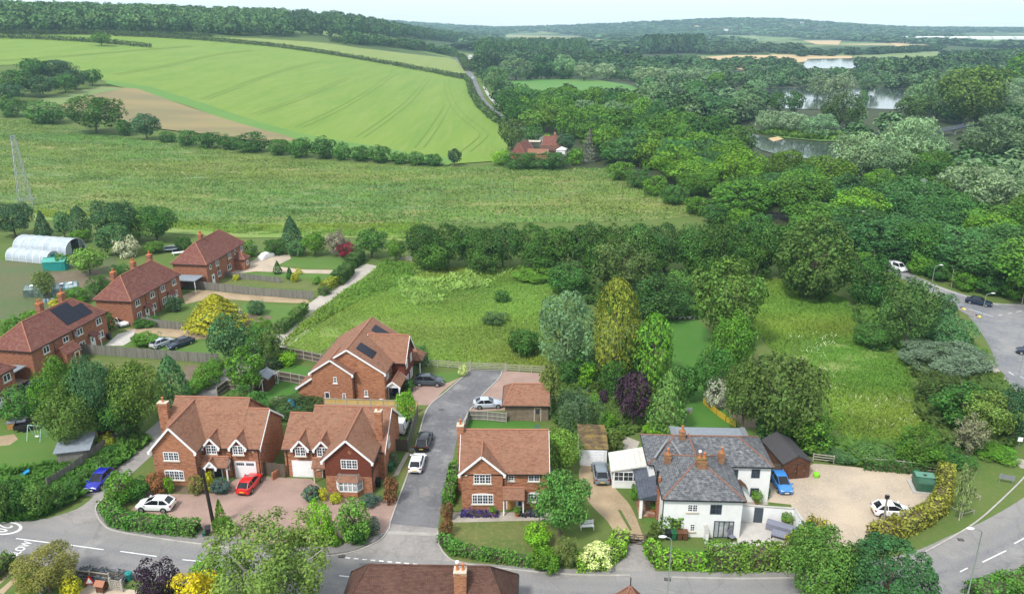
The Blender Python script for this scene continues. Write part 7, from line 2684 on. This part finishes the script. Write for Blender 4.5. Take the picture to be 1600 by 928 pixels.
# the right hand scrub between long meadow and junction
for b, k, c, l in [((1322, 388, 1402, 480), 'shrub', C_DARK, 'dark thorn bush below the round olive tree'), ((1375, 434, 1468, 545), 'broad', (.05, .10, .028), 'tall bushy dark tree left of the traffic island'), ((1330, 500, 1400, 545), 'shrub', C_DARK, 'dark scrub bush beside the long meadow'), ((1452, 456, 1500, 500), 'shrub', C_BLUEG, 'blue-green bush at the tip of the traffic island'), ((1450, 486, 1522, 545), 'shrub', C_BLUEG, 'blue-green scrub along the junction road'), ((1410, 526, 1550, 590), 'willow', (.085, .125, .075), 'grey-green spreading bush beside the footway'), ((1338, 408, 1388, 455), 'shrub', C_MID, 'scrub bush left of the white van'), ((1430, 575, 1520, 640), 'shrub', (.05, .09, .025), 'brown-green scrub below the grey-green bush'), ((1460, 590, 1560, 670), 'shrub', C_DARK, 'dark scrub mass along the bend verge'), ((1510, 608, 1588, 692), 'broad', (.10, .15, .035), 'yellow-green tree near the small white sign'), ((1556, 600, 1625, 690), 'broad', C_PINE, 'dark tree at the right edge above the bend'), ((1400, 660, 1480, 730), 'shrub', C_MID, 'green scrub above the gravel yard fence'), ((1440, 690, 1520, 735), 'shrub', C_DARK, 'dark scrub at the corner of the gravel yard'), ((1330, 690, 1410, 728), 'shrub', (.065, .13, .03), 'low scrub behind the rail fence'), ((1490, 646, 1545, 715), 'birch', (.12, .13, .07), 'half dead tree with bare grey branches on the bend'), ((1520, 690, 1590, 720), 'shrub', C_MID, 'scrub edge above the road sign'),
                   ((1494, 722, 1522, 812), 'birch', (.12, .16, .06), 'thin pale sapling in the nearer timber guard'), ((1530, 560, 1552, 585), 'shrub', C_GREYG, 'small grey bush at the tip of the footway'), ((1400, 340, 1470, 420), 'broad', C_DARK, 'dark tree behind the white van')]:
    T(*b, k, c, l, pale='bare' in l or 'sapling' in l)
# the dark tree row behind the meadow
xs = [660, 700, 742, 786, 830, 872, 914, 956, 998, 1040, 1082, 1122, 1160, 1196, 1228]
for i, x in enumerate(xs):
    t = 342 + rnd.uniform(-3, 8) + (6 if i == 0 else 0)
    T(x - 34, t, x + 34, 418 + i * 1.2, 'broad', (.046, .105, .022) if i % 3 else (.036, .088, .022), 'dark green tree in the dense row behind the meadow', 'dense tree row behind the meadow', lod=3)
    if i % 2 == 0:
        T(x - 16, t + 20, x + 50, 424 + i, 'shrub', (.05, .11, .022), 'dark green tree in the dense row behind the meadow', 'dense tree row behind the meadow', cat='tree', name='broadleaf_tree')
# field hedge under the barley: trees and bushes in a broken line
fh = [(-5, 148, 38, 182), (38, 155, 100, 192), (100, 148, 192, 208), (180, 184, 206, 212), (204, 176, 250, 218), (246, 205, 276, 222), (276, 200, 310, 228), (305, 203, 345, 232), (340, 208, 372, 234), (362, 204, 420, 238), (418, 214, 455, 242), (448, 212, 490, 246), (485, 210, 525, 248), (520, 222, 550, 250), (545, 225, 580, 252), (575, 224, 612, 254), (608, 236, 640, 256), (636, 236, 665, 258), (660, 238, 692, 259), (699, 232, 722, 260)]
fl = {2: 'large bright round tree in the hedge above the weedy field', 4: 'dark upright tree in the hedge right of the bright round tree', 19: 'small lone tree at the right end of the barley hedge', 0: 'hedge tree at the left edge above the weedy field', 1: 'bushy hedge tree left of the bright round tree'}
for i, b in enumerate(fh):
    T(*b, 'broad' if i in (2, 4, 19) else 'shrub', (.06, .135, .026) if i == 2 else C_PINE if i in (4, 19) else C_DARK, fl.get(i, 'dark bushy hedge tree between the barley and the weedy field'), None if i in fl else 'hedge trees between barley and weedy field', cat='tree', name='hedge_tree', lod=3 if i == 2 else None)
for i, b in enumerate([(28, 90, 75, 128), (55, 92, 118, 128), (0, 108, 50, 150), (40, 118, 90, 152), (78, 115, 122, 146), (98, 108, 135, 140), (126, 108, 160, 134), (-10, 130, 35, 160)]):
    T(*b, 'broad', C_PINE if i % 2 else C_DARK, 'dark tree in the copse left of the hay field', 'copse left of the hay field')
T(142, 50, 172, 72, 'broad', C_MID, 'lone round tree in the hedge across the far barley')
T(778, 184, 822, 236, 'broad', (.055, .10, .028), 'big roadside tree in front of the farm')
for b, k, c, l in [((905, 202, 938, 252), 'fir', (.10, .12, .085), 'grey-green conifer right of the farmhouse'), ((846, 208, 860, 224), 'shrub', C_BRI, 'bright small tree behind the farmhouse roof'), ((868, 208, 900, 240), 'broad', C_PINE, 'dark blue tree beside the farmhouse'), ((784, 236, 850, 264), 'shrub', C_DARK, 'dark hedge in front of the far barn'), ((838, 234, 892, 264), 'shrub', C_DARK, 'dark hedge in front of the farmhouse'), ((885, 228, 915, 258), 'shrub', C_MID, 'green bush right of the white farmhouse end'), ((766, 232, 800, 258), 'shrub', C_BRI, 'bright bush between barley and barn'), ((815, 195, 850, 226), 'broad', C_DARK, 'dark tree over the road by the farm')]:
    T(*b, k, c, l)

# ------------------------------------------------------------------ the wood right of the weedy field: single trees
WOODA = [(800, 196), (838, 210), (905, 222), (940, 250), (1000, 280), (1060, 306), (1112, 332), (1200, 345), (1290, 372), (1370, 400), (1440, 432), (1520, 460), (1600, 478), (1680, 470), (1680, 330), (1560, 318), (1470, 300), (1330, 282), (1200, 258), (1130, 236), (1080, 222), (1030, 200), (960, 176), (880, 164), (800, 172)]
wp = [(p.x, p.y) for p in world(WOODA)]
pts = []
SW = [(p.x, p.y) for p in world(SCRUB)]
X_, Y_ = scatter(None, 6000, wp)
for x, y in zip(X_, Y_):
    if len(pts) >= 150:
        break
    px_, py_ = pr(x, y, 0)
    if abs((px_ - 1217)) < 9 and abs(py_ - 337) < 8 or (1150 < px_ < 1310 and py_ < 284) or (1195 < px_ < 1240 and 334 < py_ < 362):
        continue
    if any(inpoly(np.array([x + e]), np.array([y + f]), SW)[0] for e, f in ((-8, 0), (-5, -6), (0, -8), (4, -7))):
        continue
    if all((x - a) ** 2 + (y - b) ** 2 > 74 + .22 * y for a, b in pts):
        pts.append((x, y))
WC = [((.037, .096, .020), 'deep green'), ((.056, .130, .020), 'mid green'), ((.080, .175, .022), 'fresh green'), ((.044, .112, .030), 'cool green'), ((.075, .150, .022), 'yellow-green')]
for x, y in pts:
    q = vnoise([x], [y], 45, 4)[0] * 1.5 + rnd.uniform(-.25, .35)
    c, nm = WC[min(4, max(0, int(q * 2.9)))]
    h, w = rnd.uniform(9, 16.5), rnd.uniform(11.5, 20)
    near = y < 290
    tree_at(Vector((x, y, 0)), h * (.85 if near else 1), w, rnd.choice(('broad', 'broad', 'broad', 'round', 'willow', 'shrub')), c, 'tall %s broadleaf tree in the closed wood between the weedy field and the ponds' % nm, '%s trees of the wood right of the weedy field' % nm, 'tree', 'broadleaf_tree', 3 if near else 2)
# scrub filling the wood's front edge
for i, (x, y) in enumerate([(1010, 292), (1040, 306), (1075, 322), (1105, 335), (1140, 344), (1175, 350), (1240, 368), (1300, 392), (1345, 410), (1120, 330), (955, 268), (985, 280), (1440, 415), (1470, 425), (1510, 440), (1550, 448), (1590, 455), (1400, 395)]):
    x += 14 if x < 1180 else 0
    T(x - 22, y - 20, x + 22, y + 14, 'shrub', C_DARK if i % 2 else C_MID, 'dark bush on the front edge of the wood', 'bushes along the wood edge')
# silver willows and big trees beyond the wood
for b, k, c, l in [((1296, 205, 1400, 290), 'willow', C_SIL, 'large silvery willow left part of the pond side clump'), ((1375, 178, 1472, 282), 'willow', C_SIL, 'tallest silvery willow of the pond side clump'), ((1345, 225, 1440, 296), 'willow', C_SIL2, 'lower silvery willow in front of the pond side clump'), ((1470, 250, 1592, 345), 'willow', C_SIL, 'huge rounded silver willow at the right behind the pylon'), ((1560, 262, 1640, 345), 'willow', C_SIL2, 'silver willow cut off by the right edge'), ((1508, 174, 1625, 262), 'willow', C_SIL2, 'rounded willow behind the footbridge end'), ((1512, 132, 1600, 192), 'willow', C_SIL, 'pale silver willow at the upper right'), ((1395, 230, 1490, 290), 'broad', C_MID, 'broad green tree in front of the silver clump'),
                   ((1180, 172, 1220, 208), 'willow', C_SIL, 'small silvery willow at the left of the reed bank'), ((1210, 174, 1262, 210), 'willow', C_SIL, 'silvery willow in the middle of the reed bank row'), ((1250, 178, 1310, 216), 'willow', C_SIL2, 'silvery willow at the right of the reed bank row'), ((1280, 146, 1350, 204), 'broad', (.055, .10, .03), 'broad dark tree between the two ponds'), ((1326, 166, 1356, 198), 'willow', C_SIL2, 'willow beside the upper pond'), ((1400, 148, 1456, 188), 'broad', (.06, .11, .03), 'green tree right of the upper pond'), ((1262, 114, 1296, 152), 'willow', C_SIL, 'pale willow at the upper pond edge, left one'), ((1290, 112, 1336, 160), 'willow', C_SIL, 'pale willow at the upper pond edge, right one'), ((1340, 116, 1375, 146), 'willow', C_SIL2, 'grey willow behind the upper pond'), ((1415, 128, 1470, 178), 'willow', C_SIL2, 'tall grey-green willow right of the upper pond'), ((1470, 98, 1576, 196), 'broad', (.075, .135, .030), 'very tall yellow-green tree at the upper right'), ((1440, 110, 1500, 185), 'willow', C_SIL2, 'grey-green tall tree left of the yellow-green one'), ((1570, 82, 1625, 150), 'broad', C_MID, 'tall tree cut off by the upper right edge'), ((1545, 120, 1620, 160), 'willow', C_SIL2, 'greyish tree behind the pale silver willow'),
                   ((1200, 143, 1232, 178), 'broad', C_DARK, 'dark pond side tree, left of three'), ((1228, 142, 1258, 180), 'broad', C_DARK, 'dark pond side tree, middle of three'), ((1340, 142, 1356, 172), 'column', C_DARK, 'slim pond side tree in front of the water'), ((1100, 148, 1150, 190), 'broad', C_BLUEG, 'blue-green tree left of the reed bank'), ((1140, 140, 1190, 186), 'willow', C_SIL2, 'greyish tree beside the blue-green one'), ((1050, 150, 1100, 180), 'broad', C_MID, 'green tree at the right end of the pasture'), ((995, 128, 1050, 172), 'willow', C_SIL2, 'rounded grey-green tree at the pasture corner'), ((985, 104, 1044, 136), 'willow', C_SIL, 'pale round willow behind the pasture'), ((1040, 106, 1076, 132), 'willow', C_SIL, 'pale willow in the row behind the pasture, left one'), ((1070, 104, 1106, 132), 'willow', C_SIL, 'pale willow in the row behind the pasture, middle one'), ((1100, 108, 1130, 132), 'willow', C_SIL, 'pale willow in the row behind the pasture, right one'), ((1104, 112, 1136, 142), 'broad', C_MID, 'green tree in front of the pale willow row'), ((1070, 125, 1105, 152), 'broad', C_DARK, 'dark tree below the pale willow row'), ((1165, 122, 1200, 152), 'willow', C_SIL2, 'grey willow left of the upper pond'),
                   ((895, 98, 930, 126), 'willow', C_SIL, 'silvery willow at the far side of the pasture, left'), ((925, 98, 962, 126), 'willow', C_SIL, 'silvery willow at the far side of the pasture, right'), ((780, 86, 832, 126), 'willow', C_SIL2, 'grey-green tree behind the pasture, left end'), ((826, 84, 866, 124), 'broad', C_BLUEG, 'blue-green tree behind the pasture'), ((860, 86, 900, 124), 'willow', C_SIL2, 'grey-green tree behind the pasture, right end'), ((752, 102, 796, 152), 'willow', (.085, .16, .06), 'pale poplar beside the hill road'), ((742, 105, 764, 128), 'broad', C_PINE, 'dark tree where the hill road disappears'), ((800, 138, 850, 178), 'broad', C_DARK, 'dark tree at the near side of the pasture, left'), ((840, 150, 880, 184), 'broad', C_MID, 'green tree at the near side of the pasture'), ((770, 140, 815, 188), 'broad', C_DARK, 'dark tree beside the hill road bend'), ((880, 155, 935, 190), 'broad', C_SIL2, 'greyish tree at the near side of the pasture'), ((930, 156, 985, 196), 'willow', C_SIL2, 'grey willow at the near side of the pasture'), ((980, 148, 1040, 196), 'willow', C_SIL2, 'large grey willow at the near right of the pasture')]:
    T(*b, k, c, l)
# ------------------------------------------------------------------ hedges
hedge('hedge', 'clipped green hedge in front of the white car at the corner of the lane', [(169, 800), (182, 818), (205, 824), (250, 829), (306, 834)], 1.5, 1.45, (.055, .13, .024))
hedge('hedge', 'clipped hedge along the close beside the wooden-doored house', [(712, 738), (707, 765), (700, 790)], 1.15, 1.5, (.065, .16, .026))
hedge('hedge', 'low clipped hedge round the front lawn corner', [(692, 846), (712, 864), (760, 872), (830, 882), (870, 888)], 1.1, .95, (.055, .135, .026))
hedge('hedge', 'long thick roadside hedge in front of the patio', [(1112, 884), (1160, 884), (1210, 882), (1262, 880)], 2.2, 2.1, (.075, .145, .026), leaf=.3)
hedge('hedge', 'golden end of the roadside hedge beside the gravel yard', [(1240, 868), (1262, 852), (1276, 838)], 2.0, 2.1, (.20, .20, .028), leaf=.3)
hedge('hedge', 'bright green hedge below the four bins', [(1018, 862), (1028, 880), (1060, 884), (1095, 886)], 1.5, 1.3, (.10, .22, .028))
hedge('hedge', 'bright green hedge left of the five-bar gate', [(905, 886), (940, 884), (962, 868), (970, 848)], 1.6, 1.4, (.12, .24, .035))
hedge('hedge', 'mottled yellow-green hedge round the gravel yard', [(1366, 846), (1400, 836), (1440, 818), (1466, 800), (1474, 776), (1476, 746)], 1.7, 1.9, (.15, .16, .03), leaf=.3)
hedge('hedge', 'clipped hedge at the bottom right corner across the bend', [(1525, 938), (1570, 926), (1640, 905)], 2.4, 1.4, (.06, .15, .026))
hedge('hedge', 'clipped hedge along the lane below the gardens', [(438, 522), (460, 504), (476, 488)], 1.5, 1.9, (.065, .125, .028))
hedge('hedge', 'bright yellow-topped hedge block beside the lane', [(508, 456), (520, 448), (530, 441)], 1.8, 2.0, (.17, .22, .03))
hedge('hedge', 'tall green hedge block beside the lane above the yellow one', [(528, 445), (538, 436), (545, 428)], 2.4, 2.6, (.055, .13, .03))
hedge('hedge', 'rounded hedge block at the end of the gravel drive', [(548, 420), (555, 414), (562, 408)], 2.4, 2.6, (.05, .125, .03))
hedge('hedge', 'small dark hedge block at the lane edge', [(504, 462), (512, 459)], 1.5, 1.4, (.045, .10, .028))
hedge('hedge', 'short clipped hedge in the bottom left corner', [(-8, 905), (16, 884)], 1.3, 1.5, (.07, .135, .026))
hedge('hedge', 'dark hedge before the back lawn of the long house', [(400, 582), (430, 576), (448, 570)], 1.4, 1.4, (.03, .07, .022))
hedge('lavender_bed', 'violet lavender bed under the front window of the wooden-doored house', [(723, 805), (775, 805)], .8, .45, (.05, .035, .13), 'plant')
hedge('lavender_bed', 'dark lavender bed right of the wooden front door', [(814, 805), (846, 805)], .7, .45, (.03, .035, .06), 'plant')
hedge('lavender_bed', 'low lavender bed beside the long house wall', [(614, 618), (628, 604)], 1.0, .5, (.05, .045, .11), 'plant')
hedge('lavender_bed', 'grey lavender bed along the fence at the bottom left', [(128, 899), (160, 903), (196, 908)], 1.2, .7, (.075, .09, .10), 'plant')
hedge('low_hedge', 'dark low bushes along the gravel yard fence', [(1352, 731), (1400, 735), (1440, 739)], 1.2, .9, C_DARK)
hedge('climbing_plant', 'leafy climber on the white house wall above the bins', [(1034, 835.5), (1062, 836.5)], .6, 2.4, C_MID, 'plant')
# field hedges: long, low and far
for px, w, h, l in (([(180, 57), (240, 59), (320, 64), (420, 73), (520, 87), (620, 104), (680, 115), (722, 124)], 5, 3.6, 'long dark hedge running down across the barley'),
                    ([(-20, 60), (60, 62), (130, 66), (180, 70), (234, 75)], 5, 3.4, 'broken hedge at the top left of the barley'),
                    ([(722, 120), (732, 128), (738, 148), (750, 168), (770, 186), (790, 200)], 4, 2.6, 'hedge between the barley and the hill road'),
                    ([(0, 53), (150, 54), (260, 56), (330, 58)], 5, 3, 'hedge below the ridge wood'),
                    ([(520, 66), (600, 72), (680, 82), (720, 92), (732, 112)], 8, 6, 'thick hedge behind the pale upper field')):
    hedge('field_hedge', l, px, w, h, (.050, .085, .026), leaf=1.25, dens=.8, wob=.3)

# ------------------------------------------------------------------ uncountable plants
tufts('weedy_growth', SCRUB, 90000, .42, .38, (.135, .22, .058), 2, 12, .2, 2.2, 40)
tufts('meadow_grass', MEADOW, 70000, .26, .13, (.155, .245, .05), 5, 14, .16, 1.8, 22)
tufts('meadow_weeds', [(620, 430), (650, 420), (720, 418), (800, 424), (760, 450), (700, 455), (690, 475), (640, 480), (625, 455)], 4200, .6, .28, (.165, .265, .07), 7, 4, .5)
tufts('long_meadow_grass', MEADOW2, 60000, .28, .13, (.15, .265, .048), 8, 12, .16, 1.6, 18)
tufts('meadow_flowers', [(1300, 620), (1420, 620), (1440, 670), (1380, 690), (1310, 660)], 700, .35, .08, (.40, .43, .28), 9, 3, .6)
tufts('meadow_flowers', [(1230, 520), (1310, 520), (1330, 620), (1270, 610)], 450, .35, .09, (.40, .43, .28), 10, 3, .65)
tufts('rough_growth', [(0, 322), (380, 352), (560, 350), (660, 348), (640, 375), (560, 370), (380, 366), (100, 345)], 16000, .35, .25, (.15, .25, .045), 11, 7, .3, 2)
tufts('orchard_growth', [(860, 580), (1020, 580), (1015, 665), (960, 690), (905, 690), (865, 660)], 9000, .45, .4, (.075, .13, .03), 12, 4, .3)
tufts('bank_growth', [(1200, 640), (1300, 690), (1420, 700), (1480, 735), (1350, 730), (1290, 720), (1200, 690)], 5000, .7, .6, (.075, .15, .032), 13, 4, .25)
tufts('bank_growth', [(1340, 470), (1400, 440), (1480, 500), (1540, 560), (1460, 575), (1400, 545), (1340, 515)], 7000, .8, .6, (.075, .145, .032), 14, 4, .25)
tufts('bank_growth', [(1420, 560), (1560, 590), (1600, 640), (1580, 700), (1480, 700), (1440, 650)], 8000, .8, .7, (.06, .11, .028), 15, 4, .25)
tufts('verge_growth', [(860, 430), (1080, 430), (1090, 500), (1000, 500), (900, 470)], 6000, .8, .7, (.045, .10, .026), 16, 4, .25)
tufts('bank_growth', [(-10, 740), (90, 725), (200, 670), (235, 690), (170, 740), (120, 780), (60, 812), (-20, 818)], 9000, .6, .5, (.08, .16, .03), 17, 3, .25)
tufts('field_verge', [(600, 405), (660, 418), (640, 440), (560, 470), (470, 520), (440, 545), (450, 525), (520, 468), (580, 428)], 6000, .35, .35, (.13, .22, .042), 18, 4, .3)
tufts('water_reeds', [(1183, 208), (1220, 206), (1320, 212), (1330, 220), (1280, 220), (1215, 214)], 2500, 2.0, 1.2, (.09, .20, .04), 19, 8, .2)

# ------------------------------------------------------------------ far woods
def band(px, depth, n, lo=0.0):
    """world points on a band reaching `depth` metres away behind a line of the photograph's ground"""
    w = world(px)
    out = []
    tot = sum((b - a).length for a, b in zip(w[:-1], w[1:]))
    for a, b in zip(w[:-1], w[1:]):
        for _ in range(max(1, int(n * (b - a).length / tot))):
            p = a.lerp(b, rnd.random())
            d = Vector((p.x, p.y)).normalized()
            q = lo + (depth - lo) * rnd.random()
            out.append((p.x + d.x * q, p.y + d.y * q))
    return out


wood('ridge_wood', band([(-40, 52), (100, 53), (250, 54), (330, 56), (400, 58), (450, 59)], 330, 900), (.055, .112, .036), (14, 21), (12, 19), 300)
wood('ridge_wood', band([(440, 59), (520, 58), (640, 61), (735, 66)], 420, 700), (.05, .105, .035), (13, 20), (12, 18), 260)
wood('field_copse', band([(540, 70), (600, 74), (660, 80), (712, 90)], 60, 60), (.045, .095, .032), (10, 15), (11, 17), 300)
wood('poplar_wood', band([(748, 110), (770, 96), (850, 90), (915, 92)], 420, 520), (.042, .092, .030), (18, 27), (9, 14), 260, ['column', 'broad'])
wood('pasture_wood', band([(742, 118), (760, 108), (860, 100), (920, 104), (1000, 110)], 130, 130), (.050, .10, .036), (13, 20), (12, 19), 300)
wood('far_poplars', band([(1002, 86), (1050, 84), (1098, 84)], 200, 150), (.030, .066, .028), (24, 32), (14, 20), 260, ['column'])
wood('valley_wood', band([(930, 112), (1000, 108), (1060, 104), (1100, 110), (1180, 108), (1240, 114)], 100, 130), (.045, .092, .036), (8, 14), (13, 22), 300)
wood('valley_wood', band([(1240, 90), (1330, 88), (1420, 84), (1470, 80)], 120, 120), (.034, .072, .030), (8, 13), (14, 24), 240)
wood('valley_wood', band([(1090, 86), (1180, 84), (1250, 86)], 190, 170), (.050, .095, .045), (11, 18), (14, 22), 240)
wood('valley_wood', band([(1380, 128), (1420, 124), (1500, 112), (1600, 100), (1680, 98)], 110, 150), (.052, .10, .040), (13, 21), (13, 22), 300)
wood('valley_wood', band([(1340, 106), (1400, 104), (1470, 104)], 50, 40), (.055, .095, .05), (8, 12), (13, 21), 300)
wood('valley_wood', band([(1470, 92), (1560, 90), (1700, 92)], 60, 60), (.034, .074, .028), (9, 14), (14, 24), 240)
wood('valley_wood', band([(900, 84), (925, 76), (1000, 84)], 120, 90), (.036, .075, .028), (10, 17), (13, 22), 240)
wood('valley_wood', band([(800, 172), (880, 162), (1000, 172), (1080, 190), (1160, 196)], 25, 45), (.045, .095, .03), (9, 14), (11, 16), 420)
WATERS = [[(1195, 142), (1215, 138), (1290, 139), (1420, 140), (1440, 150), (1430, 205), (1195, 205)], [(1250, 92), (1350, 92), (1350, 122), (1250, 122)], [(1140, 200), (1330, 200), (1330, 275), (1180, 275)], [(790, 126), (930, 124), (1000, 134), (1010, 165), (800, 165)],
          [(1080, 86), (1340, 86), (1260, 112), (1080, 112)], [(955, 96), (1005, 96), (1005, 118), (955, 118)], [(1330, 80), (1600, 80), (1600, 106), (1400, 106)], [(1455, 195), (1525, 195), (1525, 245), (1455, 245)], [(735, 60), (800, 130), (760, 150), (735, 140), (715, 110), (700, 60)]]
fill = []
fx, fy = scatter([(760, 150), (790, 118), (900, 106), (1000, 110), (1100, 108), (1240, 114), (1600, 100), (1680, 110), (1680, 330), (1500, 300), (1330, 280), (1130, 215), (1000, 190), (900, 168), (800, 175)], 760)
for x, y in zip(fx, fy):
    q = pr(x, y, 0)
    if not any(inpoly(np.array([q[0]]), np.array([q[1]]), z)[0] for z in WATERS):
        fill.append((x, y))
wood('pond_wood', fill[::2], (.060, .125, .045), (8, 13), (10, 16), 420)
wood('pond_wood', fill[1::2], (.095, .16, .075), (7, 12), (10, 16), 420, 'willow')
# wooded plain to the skyline
far = []
while len(far) < 4200:
    y = 1500 + 4300 * rnd.random() ** 1.15
    x = rnd.uniform(-.30, .74) * y
    if vnoise([x], [y * .4], 380, 21)[0] > .5 and not (x / y < -.06 and y < 2600) and not (1200 < x < 1950 and 1950 < y < 2830):
        far.append((x, y))
wood('far_woods', far, (.046, .092, .038), (9, 16), (26, 54), 46)
HOUSES = []
for px, py, n in ((1108, 42, 3), (1128, 44, 4), (1232, 40, 4), (1245, 43, 3), (1270, 44, 3), (1045, 46, 2)):
    for i in range(n):
        d = 3900 + rnd.uniform(-160, 160) - (py - 40) * 60
        HOUSES.append(((px + i * 7 - 800) / F * d / (cp + (464 - py) / F * sp), d))
ridge = []
while len(ridge) < 1500:
    x, y = rnd.uniform(-1200, 3400), rnd.uniform(3600, 4600)
    if hgt(x, y) > 10 and not any(abs(x - a) < 45 and -150 < y - b < 25 for a, b in HOUSES):
        ridge.append((x, y))
wood('far_hill_wood', ridge, (.046, .09, .04), (9, 15), (30, 60), 46)
for x, d in HOUSES:
    H = thing('far_house', 'tiny pale house among the trees of the far hillside', 'house', (x, d, hgt(x, d)), rnd.uniform(-.4, .4), 'pale houses on the far hillside')
    block(H, -8, 8, -5, 5, 8, 12.5, 'x', wall=M_RENDER, roof=M_TILE3, gut=False, barge=False)
H = thing('glasshouses', 'long white strip of far glasshouses below the skyline on the right', 'greenhouse', (1330, 2830, 0), R(-3))
for i in range(6):
    block(H, i * 75, i * 75 + 68, 0, 40, 7, 10, 'x', wall=M_RENDER, roof=M_RENDER, ridge=M_RENDER, gut=False, barge=False, wname='glazed_wall')
H = thing('far_barn', 'white sided far barn between the ridge wood and the poplars', 'barn', (-58, 1120, hgt(-58, 1120)), R(10))
block(H, 0, 24, 0, 14, 6, 9, 'x', wall=M_RENDER, roof=M_CONC, gut=False, barge=False)

# ------------------------------------------------------------------ air, sky, sun, camera
def haze_box():
    b = MB().box(-9000, -300, -1.5, 9000, 6800, 190)
    t = NT('haze')
    v = t.n('ShaderNodeVolumePrincipled')
    v.inputs['Color'].default_value = (.56, .80, 1.0, 1)
    v.inputs['Density'].default_value = HAZE
    v.inputs['Anisotropy'].default_value = .2
    t.l(v.outputs[0], t.out.inputs['Volume'])
    o = b.build('haze', t.m)
    tag(o, kind='stuff')


HAZE = .00012
haze_box()

w = bpy.data.worlds.new('World')
S.world = w
w.use_nodes = True
nt = w.node_tree
nt.nodes.clear()
out = nt.nodes.new('ShaderNodeOutputWorld')
bg = nt.nodes.new('ShaderNodeBackground')
bg.inputs['Strength'].default_value = .10
sky = nt.nodes.new('ShaderNodeTexSky')
sky.sky_type = 'NISHITA'
sky.sun_disc = False
SUN_EL, SUN_AZ = 52, 215     # degrees; azimuth clockwise from +Y (the way the camera looks)
sky.sun_elevation = R(SUN_EL)
sky.sun_rotation = R(SUN_AZ)
tc = nt.nodes.new('ShaderNodeTexCoord')
mp = nt.nodes.new('ShaderNodeMapping')
mp.inputs['Scale'].default_value = (1, 1, 30)
nt.links.new(tc.outputs['Generated'], mp.inputs[0])
no = nt.nodes.new('ShaderNodeTexNoise')
no.inputs['Scale'].default_value = 3.2
no.inputs['Detail'].default_value = 5
nt.links.new(mp.outputs[0], no.inputs['Vector'])
mr = nt.nodes.new('ShaderNodeMapRange')
mr.inputs[1].default_value, mr.inputs[2].default_value = .34, .62
mr.inputs[3].default_value, mr.inputs[4].default_value = .50, 1.0
nt.links.new(no.outputs[0], mr.inputs[0])
mx = nt.nodes.new('ShaderNodeMix')
mx.data_type = 'RGBA'
nt.links.new(mr.outputs[0], mx.inputs[0])
nt.links.new(sky.outputs[0], mx.inputs[6])
mx.inputs[7].default_value = (4.6, 4.85, 5.0, 1)      # bright cloud deck
nt.links.new(mx.outputs[2], bg.inputs['Color'])
nt.links.new(bg.outputs[0], out.inputs[0])

sl = bpy.data.lights.new('sun', 'SUN')
sl.energy = 1.5
sl.angle = R(10)
sl.color = (1, .965, .91)
so = link(bpy.data.objects.new('sun', sl))
az, el = R(SUN_AZ), R(SUN_EL)
so.rotation_euler = Vector((math.sin(az) * math.cos(el), math.cos(az) * math.cos(el), math.sin(el))).to_track_quat('Z', 'Y').to_euler()

cd = bpy.data.cameras.new('camera')
cd.sensor_width = 36
cd.lens = 36 * F / 1600
cd.clip_start, cd.clip_end = 1, 40000
co = link(bpy.data.objects.new('camera', cd))
co.location = (0, 0, CH)
co.rotation_euler = (math.pi / 2 - PITCH, 0, 0)
S.camera = co

S.render.engine = 'CYCLES'
S.cycles.max_bounces = 5
S.cycles.diffuse_bounces = 3
S.cycles.glossy_bounces = 2
S.cycles.transmission_bounces = 3
S.cycles.volume_bounces = 2
S.cycles.transparent_max_bounces = 4
S.cycles.caustics_reflective = S.cycles.caustics_refractive = False
S.cycles.use_denoising = True
S.view_settings.view_transform = 'Standard'
S.view_settings.look = 'None'
S.view_settings.exposure = 1.5
S.view_settings.gamma = 1
S.view_settings.use_curve_mapping = False
